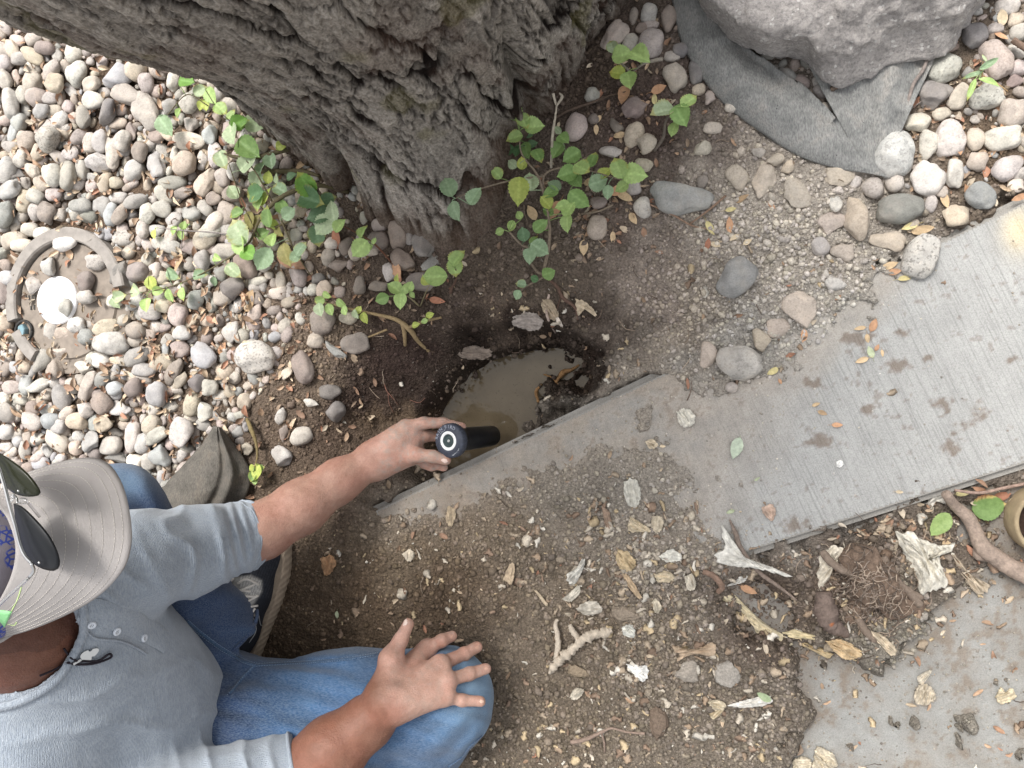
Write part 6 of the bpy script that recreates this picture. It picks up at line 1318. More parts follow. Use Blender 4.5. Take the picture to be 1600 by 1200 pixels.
# ------------------------------------------------------------------ running shoe
shoe = bpy.data.objects.new('shoe', None); COL.objects.link(shoe); shoe.parent = person; shoe['label'] = 'worn black running shoe with tan sole'
CPX = [(352, 1078), (365, 1045), (378, 1005), (392, 960), (405, 915), (418, 872), (424, 830), (422, 800)]; CWD = [20, 38, 40, 43, 48, 47, 40, 20]
def sole_ring(zh, grow):
    c = resample(CPX, 60); w_ = np.interp(np.linspace(0, 1, 60), np.linspace(0, 1, 8), CWD); W = np.array([P(q[0], q[1], 0) for q in c]); t = np.gradient(W, axis=0); t /= np.linalg.norm(t, axis=1, keepdims=True); n = np.stack([-t[:, 1], t[:, 0], t[:, 2]], 1)
    mp_ = np.array([mpp(q[0], q[1]) for q in c]); L = W + n * (w_ * mp_ + grow)[:, None]; Rr = W - n * (w_ * mp_ + grow)[:, None]
    ring = np.vstack([Rr, [W[-1] + t[-1] * .012], L[::-1], [W[0] - t[0] * .012]]); ring = resample(ring, 420, True)
    cc_ = ring.mean(0); nn_ = np.roll(ring, -1, 0) - np.roll(ring, 1, 0); nn_ = np.stack([nn_[:, 1], -nn_[:, 0], 0 * nn_[:, 0]], 1); nn_ /= np.linalg.norm(nn_, axis=1, keepdims=True) + 1e-9
    ring[:, 2] = zh; return ring, nn_
V = []; lev = [(.001, -.002), (.006, .001), (.012, .002), (.018, .0025), (.024, .001), (.029, -.001), (.031, -.004)]
for li, (zh, g) in enumerate(lev):
    r_, n_ = sole_ring(zh, g); ph = np.arange(420) * .9 + li * .9; r_ = r_ + n_ * (.0005 * np.sin(ph) * (0 < li < 6))[..., None]; V.append(r_)
V = np.vstack(V); Fc = [(l * 420 + k, l * 420 + (k + 1) % 420, (l + 1) * 420 + (k + 1) % 420, (l + 1) * 420 + k) for l in range(len(lev) - 1) for k in range(420)]; Fc.append(tuple((len(lev) - 1) * 420 + k for k in range(420))); Fc.append(tuple(range(420))[::-1])
mb = MB(); sc_c = np.tile([*s2l((158, 142, 124)), 1], (len(V), 1)); sc_c[:, :3] *= (1 + .16 * np.sin(np.tile(np.arange(420) * .9, len(lev)) + np.repeat(np.arange(len(lev)), 420) * .9))[:, None]; mb.add(V, Fc, sc_c)
M['rubber'] = m_simple_tint('foam_sole', .8, 120, .001, .2, .2); M['mesh'] = m_simple_tint('shoe_mesh', .85, 700, .002, .35, .2); mb.build('sole', M['rubber'], shoe, smooth=False)
UP = [S((350, 1045, .050, 26), (370, 985, .055, 31), .02), S((370, 985, .052, 32), (386, 925, .045, 35), .02), S((386, 925, .042, 35), (404, 865, .035, 33), .02), S((404, 865, .034, 33), (410, 822, .030, 26), .02), S((352, 1000, .085, 34), (362, 975, .075, 36), .02), S((372, 960, .072, 26), (398, 912, .062, 22), .02)]
def ud(p): return -.0006 * fbm(p[..., 0] * 60, p[..., 1] * 60, p[..., 2] * 60, s=6, octv=2) + np.maximum(0, 0) 
UV, UF = sdf_mesh(UP, .0028, ud, .004); UV = smooth_v(UV, UF, 2, .5); UV[:, 2] = np.maximum(UV[:, 2], .020)
upx, upy = proj(UV[:, 0], UV[:, 1], UV[:, 2]); uc = np.tile([*s2l((46, 48, 54)), 1], (len(UV), 1)); pan = sstep(0, 6, poly_sd(upx, upy, [(346, 925), (362, 900), (392, 896), (412, 905), (412, 925), (396, 950), (398, 985), (388, 990), (362, 960)]))[:, None]
uc[:, :3] = uc[:, :3] * (1 - pan) + np.array(s2l((160, 158, 154))) * pan; tex = (np.sin(upx * 1.5 + upy * .6) > .3) & (upy < 935) & (upx > 375); uc[tex, :3] *= 1.7
new_mesh('upper', UV, UF, M['mesh'], shoe, col=uc); UB = bvh(UV, UF)
mb = MB()
for pts in ([(350, 921), (374, 930), (399, 932)], [(353, 936), (375, 924), (398, 913)], [(356, 946), (380, 948), (402, 946)], [(362, 957), (382, 942), (403, 930)], [(368, 966), (386, 962), (402, 960)], [(372, 912), (386, 906), (404, 914)], [(370, 974), (384, 968), (398, 950)], [(360, 914), (352, 926), (354, 940)], [(366, 904), (360, 914), (372, 922), (392, 924)]):
    ln = surf_line(UB, pts, 22, .0012)
    if len(ln) > 4:
        q = np.array([a + n * .0018 * math.sin(math.pi * i / (len(ln) - 1)) for i, (a, n) in enumerate(ln)]); V, Fc = tube(q, .0021, 7); mb.add(V, Fc, (*s2l((220, 214, 206)), 1))
mb.build('laces', M['thread'], shoe)
mb = MB()
for pts in ([(389, 1004), (400, 984), (395, 962), (403, 958), (408, 978), (420, 958), (424, 962), (412, 986), (403, 1002)],): 
    ln = surf_line(UB, pts, 40, .0006)
    if len(ln) > 4: V, Fc = tube(np.array([a for a, n in ln]), .0006, 5); mb.add(V, Fc, (*s2l((200, 200, 200)), 1))
if mb.n: mb.build('stripe', M['thread'], shoe)

# ------------------------------------------------------------------ sprinkler head in the hand
spr = empty('sprinkler', CAPC, 'black pop-up sprinkler head with round cap and white ring, held in the left hand', 'sprinkler')
up_s = np.cross(AXS, sidev); up_s /= np.linalg.norm(up_s); up_s = up_s if up_s[1] > 0 else -up_s; rt_s = np.cross(up_s, -AXS); 
if rt_s[0] < 0: rt_s = -rt_s
def rev(prof, n, c=CAPC):
    V = []; 
    for (r, t) in prof:
        for k in range(n): a = 2 * math.pi * k / n; V.append(c + AXS * t + r * (math.cos(a) * rt_s + math.sin(a) * up_s))
    Fc = [(i * n + k, i * n + (k + 1) % n, (i + 1) * n + (k + 1) % n, (i + 1) * n + k) for i in range(len(prof) - 1) for k in range(n)]; return np.array(V), Fc
M['black'] = m_simple_tint('black_plastic', .34, 90, .0006, .3, .28); M['grey_pl'] = m_simple_tint('grey_plastic', .6, 160, .0012, .3, .4); M['white_pl'] = m_simple_tint('white_plastic', .4, 200, .0003, .04, .5)
mb = MB(); V, Fc = rev([(0, .150), (.008, .150), (.0085, .143), (.0165, .142), (.0185, .139), (.0187, .128), (.0192, .127), (.0200, .080), (.0206, .040), (.0212, .014), (.0235, .013), (.0235, .008), (.01, .008)], 64); mb.add(V, Fc, (.010, .010, .012, 1)); mb.build('barrel', M['black'], spr)
mb = MB(); prof = [(.0165, .0006), (.018, .0), (.0205, .0), (.0215, .0008), (.0265, .0016), (.0286, .003), (.0294, .0055), (.0294, .0155), (.0280, .0165), (.020, .0165)]; V, Fc = rev(prof, 144)
for k in range(144):
    for r in (5, 6, 7): V[r * 144 + k] += ((V[r * 144 + k] - CAPC) - AXS * ((V[r * 144 + k] - CAPC) @ AXS)) * (.012 * (1 if k % 4 < 2 else -1))
mb.add(V, Fc, (*s2l((62, 66, 78)), 1)); mb.build('screw_cap', M['grey_pl'], spr)
mb = MB(); V, Fc = rev([(.0113, .0012), (.0116, .0000), (.0152, -.0003), (.0160, .0000), (.0166, .0010)], 96); mb.add(V, Fc, (.86, .86, .84, 1)); mb.build('ring', M['white_pl'], spr)
mb = MB(); V, Fc = rev([(.0114, .0010), (.0095, .0020), (.0088, .0034), (.0070, .0034), (.0066, .0024), (.0040, .0022), (.0030, .0030), (0, .0030)], 64); mb.add(V, Fc, (*s2l((58, 72, 72)), 1)); noz = mb.build('nozzle', M['grey_pl'], spr)
mb = MB(); V, Fc = rev([(.0026, .0030), (.0026, .0014), (.0018, .0009), (.0010, .0012), (.0006, .0020), (0, .0020)], 24); mb.add(V, Fc); mb.build('screw', M['steel'], noz)
def arc_text(txt, rad_, a0, step, size, depth, mt, name, flip=False, sink=.0, colr=(1, 1, 1, 1)):
    mb = MB()
    for i, ch in enumerate(txt):
        if ch == ' ': continue
        cu = bpy.data.curves.new('t', 'FONT'); cu.body = ch; cu.size = size; cu.extrude = depth; cu.align_x = 'CENTER'; cu.align_y = 'CENTER'; cu.resolution_u = 3
        o = bpy.data.objects.new('t', cu); COL.objects.link(o); dg = bpy.context.evaluated_depsgraph_get(); me = o.evaluated_get(dg).to_mesh()
        a = a0 - (i - (len(txt) - 1) / 2) * step * (-1 if flip else 1); er = math.cos(a) * rt_s + math.sin(a) * up_s; et = np.cross(er, -AXS) ; et = et if (et @ (-math.sin(a) * rt_s + math.cos(a) * up_s)) < 0 else -et
        if flip: er2, et2 = -er, -et
        else: er2, et2 = er, et
        c = CAPC + er * rad_ + AXS * (.0012 - sink); V = [c + et2 * v.co.x + er2 * v.co.y - AXS * (v.co.z) for v in me.vertices]; Fc = [tuple(p.vertices) for p in me.polygons]
        mb.add(V, Fc, colr); bpy.data.objects.remove(o); bpy.data.curves.remove(cu)
    return mb.build(name, mt, spr, smooth=False)
arc_text('RAIN BIRD', .0240, math.radians(108), .235, .0078, .0012, M['grey_pl'], 'lettering', colr=(*s2l((150, 154, 166)), 1))
mb = MB()       # worn pale print, no longer readable: short raised dashes where it stood
for (r0, a1, a2, n_, sz) in ((.0192, 100, 138, 8, .0010), (.0252, -38, -78, 9, .0013)):
    for i in range(n_):
        a = math.radians(a1 + (a2 - a1) * i / (n_ - 1)); er = math.cos(a) * rt_s + math.sin(a) * up_s; c = CAPC + er * r0 + AXS * (.0001 if r0 < .02 else .0008); V, Fc = ico(1); mb.add(V * sz * srng.uniform(.5, 1.0) * .8 + c + er * srng.uniform(-.0006, .0006), Fc, (*s2l((196, 200, 204)), 1))
mb.build('worn_print', M['white_pl'], spr)

# ------------------------------------------------------------------ boulders
def dome_rock(poly, h, z0, rng, nr=40, na=160, top=.55, rough=.012, planes=6, lean=(0, 0), undercut=.10):
    pl = np.array([P(x, y, z0 + h * .35)[:2] for x, y in resample(poly, na, True)]); c = pl.mean(0); V = []
    for i in range(nr + 1):
        t = i / nr * (1 + .35); 
        if t <= 1: rr, zz_ = math.sin(t * math.pi / 2) ** .75, math.cos(t * math.pi / 2) ** top * h * .65 + h * .35
        else: u = (t - 1) / .35; rr, zz_ = 1 - undercut * u * u, h * .35 * (1 - u)
        for k in range(na): q = c + (pl[k] - c) * rr; V.append((q[0], q[1], z0 + zz_))
    V = np.array(V); cen = np.array([c[0], c[1], z0 + h * .2]); L = np.linalg.norm(pl - c, axis=1).mean()
    for _ in range(planes):
        n = np.array([rng.gauss(0, .8), rng.gauss(0, .8), abs(rng.gauss(.6, .5))]); n /= np.linalg.norm(n); ext = ((V - cen) @ n).max(); d = ext * rng.uniform(.72, .9); t = (V - cen) @ n - d; m = t > 0; V[m] -= np.outer(t[m] * .8, n)
    o = rng.uniform(0, 50); f = 1 / L
    D = fbm(V[:, 0] * 3 * f + o, V[:, 1] * 3 * f, V[:, 2] * 3 * f, s=7, octv=3) * rough * 1.6 + fbm(V[:, 0] * 14 * f, V[:, 1] * 14 * f + o, V[:, 2] * 14 * f, s=9, octv=4) * rough * .55
    g = V - cen; g /= np.linalg.norm(g, axis=1, keepdims=True) + 1e-9; V = V + g * D[:, None]; V[:, 2] += (V[:, 0] - c[0]) * lean[0] + (V[:, 1] - c[1]) * lean[1]
    Fc = [(i * na + k, i * na + (k + 1) % na, (i + 1) * na + (k + 1) % na, (i + 1) * na + k) for i in range(nr) for k in range(na)]; Fc.append(tuple(nr * na + k for k in range(na))[::-1]); return V, Fc
def m_granite(name, base, dark, spk=1.0):
    m, nt, b = mat(name, .85, .25); co = nt.nodes.new('ShaderNodeNewGeometry').outputs['Position']
    g = noise_n(nt, co, 22, 6, .7, .4); f = noise_n(nt, co, 210, 5, .75); v = nt.nodes.new('ShaderNodeTexVoronoi'); v.inputs['Scale'].default_value = 260; nt.links.new(co, v.inputs['Vector'])
    mp = nt.nodes.new('ShaderNodeMapping'); mp.inputs['Scale'].default_value = (.4, 1.5, 1); mp.inputs['Rotation'].default_value = (0, 0, .2); nt.links.new(co, mp.inputs[0]); st = noise_n(nt, mp.outputs[0], 60, 4, .65)
    c = ramp_n(nt, g, [(.3, dark), (.55, base), (.75, tuple(x * 1.18 for x in base))]); c = mix_n(nt, 1.0, c, ramp_n(nt, f, [(.3, (.55, .55, .56)), (.5, (1, 1, 1)), (.7, (1.3, 1.28, 1.25))]), 'MULTIPLY')
    c = mix_n(nt, .5, c, mix_n(nt, 1.0, c, ramp_n(nt, st, [(.35, (.65, .63, .62)), (.6, (1.15, 1.12, 1.1))]), 'MULTIPLY'))
    if spk: c = mix_n(nt, ramp_n(nt, v.outputs['Color'], [(.84, (0, 0, 0)), (.9, (.75 * spk,) * 3)]), c, (.62, .6, .57))
    bc(nt, b, c); p = bump_n(nt, b, g, .010, .6); p = bump_n(nt, b, f, .003, .8, p); return m
M['granite'] = m_granite('granite', (.38, .358, .342), (.27, .255, .245), .9); M['basalt'] = m_granite('dark_rock', (.135, .13, .125), (.06, .06, .06), .35)
brg = random.Random(77)
V, Fc = dome_rock([(1045, -60), (1095, 10), (1145, 62), (1195, 82), (1240, 84), (1262, 92), (1278, 112), (1296, 122), (1350, 124), (1392, 102), (1425, 88), (1470, 76), (1510, 56), (1545, 30), (1560, 0), (1590, -80), (1560, -200), (1400, -260), (1200, -240), (1090, -160)], .135, -.02, brg, 60, 260, .16, .013, 4, (0, 0), .14)
o = new_mesh('boulder', V, Fc, M['granite'], loc=V.mean(0)); tag(o, 'large speckled grey granite boulder resting on the grey fabric', 'boulder')
DARKFAB = True
# clods big enough to count
for (px, py, a, b, an, c, lab) in ((1075, 1050, 22, 20, 0, (150, 142, 132), 'flat grey clod, left of two below the pale shards'), (1136, 1052, 22, 20, 20, (150, 144, 136), 'flat grey clod, right of two below the pale shards'), (1026, 1128, 19, 28, 90, (112, 98, 86), 'large rough brown soil clod near the bottom of the heap'), (978, 958, 24, 12, 0, (136, 124, 110), 'flat brown grey soil slab near the white chip'), (904, 1050, 18, 12, 170, (136, 122, 104), 'tan brown clod below the twisted pale root'), (1300, 1010, 16, 10, 30, (140, 128, 112), 'brown clod at the foot of the root heap')):
    wa_, sc = wdir(px, py, an); V, Fc = stone_mesh(max(a, b) * sc, min(a, b) * sc, min(a, b) * sc * .45, srng, True, 4, 3.0); g = PG(px, py, .003); V = V @ rotz(wa_).T + g; col = np.ones((len(V), 4)); col[:, :3] = s2l(c)
    o = new_mesh('soil_clod', V, Fc, M['soil_bits'], col=col, loc=g); tag(o, lab, 'clod', 'larger clods of dry soil')

# ------------------------------------------------------------------ grey landscape fabric
def m_felt():
    m, nt, b = mat('felt', .95, .08); co = nt.nodes.new('ShaderNodeNewGeometry').outputs['Position']; mp = nt.nodes.new('ShaderNodeMapping'); mp.inputs['Scale'].default_value = (1, .3, 1); mp.inputs['Rotation'].default_value = (0, 0, .9); nt.links.new(co, mp.inputs[0])
    f = noise_n(nt, mp.outputs[0], 520, 4, .7); g = noise_n(nt, co, 26, 5, .65, .3); h = noise_n(nt, co, 500, 3, .7)
    c = ramp_n(nt, g, [(.32, (.170, .172, .168)), (.52, (.245, .246, .238)), (.75, (.32, .30, .275))]); c = mix_n(nt, 1.0, c, ramp_n(nt, f, [(.32, (.62, .62, .63)), (.62, (1.25, 1.24, 1.22))]), 'MULTIPLY')
    sp = ramp_n(nt, noise_n(nt, co, 95, 3, .6), [(.72, (0, 0, 0)), (.76, (.9, .9, .9))]); c = mix_n(nt, sp, c, (.03, .03, .03)); bc(nt, b, c)
    p = bump_n(nt, b, f, .0018, .7); bump_n(nt, b, h, .001, .5, p); return m
M['felt'] = m_felt()
outc = resample([(1030, -90), (1046, -20), (1062, 60), (1090, 112), (1130, 162), (1190, 208), (1250, 245), (1310, 264), (1350, 270), (1392, 278)], 80)
innc = resample([(1110, -90), (1140, -10), (1165, 66), (1195, 92), (1222, 112), (1248, 128), (1280, 155), (1308, 185), (1345, 225), (1388, 270)], 80)
frg = fbm(np.arange(80) * .45, np.zeros(80), s=9, octv=3)
G = np.zeros((80, 30, 3))
for i in range(80):
    for j in range(30):
        s = j / 29; q = outc[i] * (1 - s) + (innc[i] + np.array([2.5, 3.5]) * frg[i] * 3) * s; ti_ = i / 79; zh = .005 + .022 * math.sin(math.pi * min(1, s * 1.15)) ** .8 * (1 - ti_ ** 3) * (.55 + .45 * math.sin(ti_ * 3)) + .010 * s * (1 - ti_) + .0025 * vnoise(np.array([q[0] * .03]), np.array([q[1] * .03]), s=5)[0]
        G[i, j] = P(q[0], q[1], zh)
mb, _ = sheet(G, .0018); o = mb.build('landscape_fabric', M['felt'], loc=G.mean((0, 1))); tag(o, 'curled flap of weathered grey landscape fabric with a torn edge beside the boulder', 'fabric')
G = np.zeros((50, 50, 3)); q00, q10, q11, q01 = [np.array(q, float) for q in ((1262, 100), (1470, 70), (1392, 240), (1350, 262))]
for i in range(50):
    for j in range(50):
        u, v = i / 49, j / 49; q = (q00 * (1 - u) + q10 * u) * (1 - v) + (q01 * (1 - u) + q11 * u) * v + np.array([0, 10 * math.sin(u * math.pi) * v])
        f = .010 * (1 - abs(2 * ((u * 2.2 + v * .35) % 1) - 1)) + .006 * (1 - abs(2 * ((u * 1.3 - v * .8) % 1) - 1)); g_ = fbm(np.array([q[0] * .05]), np.array([q[1] * .05]), s=15, octv=3)[0] * .004; G[i, j] = P(q[0], q[1], .003 + f * (1 - .5 * v) + g_)
mb, _ = sheet(G, .0015); o = mb.build('landscape_fabric', M['felt'], loc=G.mean((0, 1))); tag(o, 'creased lower sheet of grey landscape fabric under the boulder edge', 'fabric')

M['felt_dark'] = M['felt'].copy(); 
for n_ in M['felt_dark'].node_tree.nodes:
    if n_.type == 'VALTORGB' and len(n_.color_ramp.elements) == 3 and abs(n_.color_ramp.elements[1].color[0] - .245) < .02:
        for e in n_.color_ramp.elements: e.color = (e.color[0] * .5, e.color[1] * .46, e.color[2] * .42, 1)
lft = resample([(225, 830), (232, 788), (262, 752), (296, 716), (318, 690), (334, 665)], 60); rgt = resample([(330, 860), (360, 812), (384, 776), (392, 742), (378, 710), (346, 668)], 60)
G = np.zeros((60, 44, 3))
for i in range(60):
    for j in range(44):
        u, v = i / 59, j / 43; q = lft[i] * (1 - v) + rgt[i] * v + np.array([1.2, .8]) * fbm(np.array([u * 22.0]), np.array([v * 3.0]), s=6, octv=2)[0] * (v < .05)
        base = .004 + .050 * math.sin(math.pi * (v * .92 + .04)) ** .8 * (1 - .35 * u); fold = .018 * math.exp(-((v - .62 - .25 * (1 - u)) / .07) ** 2) * (1 - u * .6) - .012 * math.exp(-((v - .50 - .25 * (1 - u)) / .05) ** 2) * (1 - u * .7)
        tip = .012 * math.exp(-((u - .97) / .06) ** 2); G[i, j] = P(q[0], q[1], base + fold + tip + .003 * fbm(np.array([q[0] * .06]), np.array([q[1] * .06]), s=21, octv=3)[0])
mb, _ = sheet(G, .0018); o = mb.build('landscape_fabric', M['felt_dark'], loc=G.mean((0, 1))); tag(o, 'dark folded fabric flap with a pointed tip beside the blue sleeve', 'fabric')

# ------------------------------------------------------------------ round valve cover in the gravel
VC = P(106, 470, .0); vz = .004
cov = empty('valve_cover', (VC[0], VC[1], 0), 'round grey plastic valve cover ring and lid half buried in the gravel', 'valve cover')
VR = .150
def arc_solid(prof, a0, a1, n):
    V = []; 
    for i in range(n + 1):
        a = a0 + (a1 - a0) * i / n
        for (r, z0) in prof: V.append((VC[0] + r * math.cos(a), VC[1] + r * math.sin(a), z0))
    m = len(prof); Fc = [(i * m + k, i * m + (k + 1) % m, (i + 1) * m + (k + 1) % m, (i + 1) * m + k) for i in range(n) for k in range(m)]; Fc += [tuple(range(m))[::-1], tuple(n * m + k for k in range(m))]; return V, Fc
M['dusty_pl'] = m_simple_tint('dusty_plastic', .8, 60, .0015, .22, .25)
gcl = (*s2l((142, 136, 130)), 1); prof = [(VR, -.02), (VR, .010), (VR - .003, .013), (VR - .024, .013), (VR - .027, .010), (VR - .027, -.02)]
mb = MB()
for a0, a1 in ((10, 196), (207, 236)):
    V, Fc = arc_solid(prof, math.radians(a0), math.radians(a1), 60); mb.add(V, Fc, gcl)
mb.build('ring', M['dusty_pl'], cov, smooth=False)
mb = MB(); pr2 = [(0, .001), (.05, .0015), (.118, .001), (.121, -.004), (.150, -.006), (.150, -.02), (0, -.02)]; V = []; n = 96
for (r, z0) in pr2:
    for k in range(n): a = 2 * math.pi * k / n; V.append((VC[0] + r * math.cos(a), VC[1] + r * math.sin(a), z0))
Fc = [(i * n + k, i * n + (k + 1) % n, (i + 1) * n + (k + 1) % n, (i + 1) * n + k) for i in range(len(pr2) - 1) for k in range(n)]; mb.add(V, Fc, (*s2l((132, 122, 112)), 1)); mb.build('lid', M['dusty_pl'], cov, smooth=False)
M['mirror_w'] = m_simple_tint('white_disc', .25, 40, .0001, .02, .6)
DC = P(88, 469, .006); mb = MB(); V = []; prd = [(0, .009), (.042, .0088), (.0475, .0075), (.050, .004), (.050, -.005)]
for (r, z0) in prd:
    for k in range(64): a = 2 * math.pi * k / 64; V.append((DC[0] + r * math.cos(a), DC[1] + r * math.sin(a), z0))
Fc = [(i * 64 + k, i * 64 + (k + 1) % 64, (i + 1) * 64 + (k + 1) % 64, (i + 1) * 64 + k) for i in range(len(prd) - 1) for k in range(64)]; mb.add(V, Fc, (.93, .93, .95, 1)); mb.build('disc', M['mirror_w'], cov)  # sky mirrored in the cover, painted as near-white base colour
mb = MB(); b0 = P(36, 517, .006); V = []; 
for z0, r in ((-.002, .0125), (.010, .0125), (.012, .011)):
    for k in range(6): a = math.radians(15 + 60 * k); V.append((b0[0] + r * .8 * math.cos(a), b0[1] + r * 1.15 * math.sin(a), z0))
Fc = [(i * 6 + k, i * 6 + (k + 1) % 6, (i + 1) * 6 + (k + 1) % 6, (i + 1) * 6 + k) for i in range(2) for k in range(6)] + [tuple(range(12, 18))]; mb.add(V, Fc, (*s2l((120, 146, 154)), 1)); mb.build('bolt', M['dusty_pl'], cov, smooth=False)
mb = MB(); V, Fc = tube(np.array([b0 + np.array([.021 * math.cos(t), .021 * math.sin(t), -.002]) for t in np.linspace(0, 2 * math.pi, 30)]), .003, 6); mb.add(V, Fc, (.04, .038, .036, 1)); mb.build('bolt_recess', M['dusty_pl'], cov)
mb = MB()
for (x, y, w_, h_2) in ((45, 465, 2, 7), (50, 464, 2, 7), (54, 464, 1.6, 7), (40, 464, 1.6, 5), (48, 481, 2, 6), (53, 480, 2, 7)):
    c = P(x, y, .003); sx, sy = w_ * .5 * mpp(x, y) * 1.3, h_2 * .5 * mpp(x, y); V = [(c[0] + a * sx, c[1] + b * sy, z0) for z0 in (.0005, .0032) for a, b in ((-1, -1), (1, -1), (1, 1), (-1, 1))]; mb.add(V, [(4, 5, 6, 7), (0, 1, 5, 4), (1, 2, 6, 5), (2, 3, 7, 6), (3, 0, 4, 7)], (.07, .065, .06, 1))
mb.build('marking', M['dusty_pl'], cov, smooth=False)

# ------------------------------------------------------------------ shredded roots, chunks of pale wood, sticks
wrg = random.Random(9)
def splinter(poly, th, z0, label, c=(222, 212, 196), c2=None, lift=.004, curl=.2, name='wood_splinter', cat='wood splinter'):
    """torn piece of wood: outline in the photo, real thickness, fibrous ridges along its length"""
    pl = resample(poly, 70, True); cc = pl.mean(0); u = pl - cc; jag = fbm(np.arange(70) * .55, np.full(70, float(len(poly) + cc[0])), s=5, octv=3); ev, evec = np.linalg.eigh(u.T @ u); ax = evec[:, 1]; V = []; nr = 10; side = []
    for r in range(nr + 1):
        s = (1 - (1 - r / nr) ** 1.3)
        for k in range(70):
            q = cc + u[k] * s * (1 + (.16 * jag[k] + .05 * wrg.uniform(-1, 1)) * s * s); a_ = (q - cc) @ ax; b_ = (q - cc) @ np.array([-ax[1], ax[0]])
            hgt = th * (1 - s ** 3) * .8 + th * .9 * float(vnoise(np.array([b_ * .55 + cc[0]]), np.array([a_ * .07]), s=3)[0]) * (1 - s ** 6) + curl * th * (a_ / 25) ** 2 * .5
            V.append(P(q[0], q[1], z0 + lift + hgt))
    V = np.array(V); o = len(V); low_ = V.copy(); low_[:, 2] -= th * (.35 + .5 * (1 - np.repeat(np.arange(nr + 1) / nr, 70))); V = np.vstack([V, low_]); Fc = []
    for r in range(nr):
        for k in range(70): a, b, c_, d = r * 70 + k, r * 70 + (k + 1) % 70, (r + 1) * 70 + (k + 1) % 70, (r + 1) * 70 + k; Fc += [(a, b, c_, d), (o + d, o + c_, o + b, o + a)]
    Fc += [(nr * 70 + k, nr * 70 + (k + 1) % 70, o + nr * 70 + (k + 1) % 70, o + nr * 70 + k) for k in range(70)]
    col = np.ones((len(V), 4)); b1, b2 = np.array(s2l(c)), np.array(s2l(c2 or tuple(x * .76 for x in c))); t = np.clip(.5 + .9 * fbm(V[:, 0] * 190, V[:, 1] * 190, V[:, 2] * 190, s=4, octv=3), 0, 1); col[:, :3] = b1 * t[:, None] + b2 * (1 - t[:, None]); col[:, :3] *= 1.0
    mb = MB(); mb.add(V, Fc, col); ob = mb.build(name, M['wood_pale'], loc=V.mean(0)); tag(ob, label, cat, 'torn pieces of pale root wood'); return ob
gL = lambda x, y: float(PG(x, y)[2])
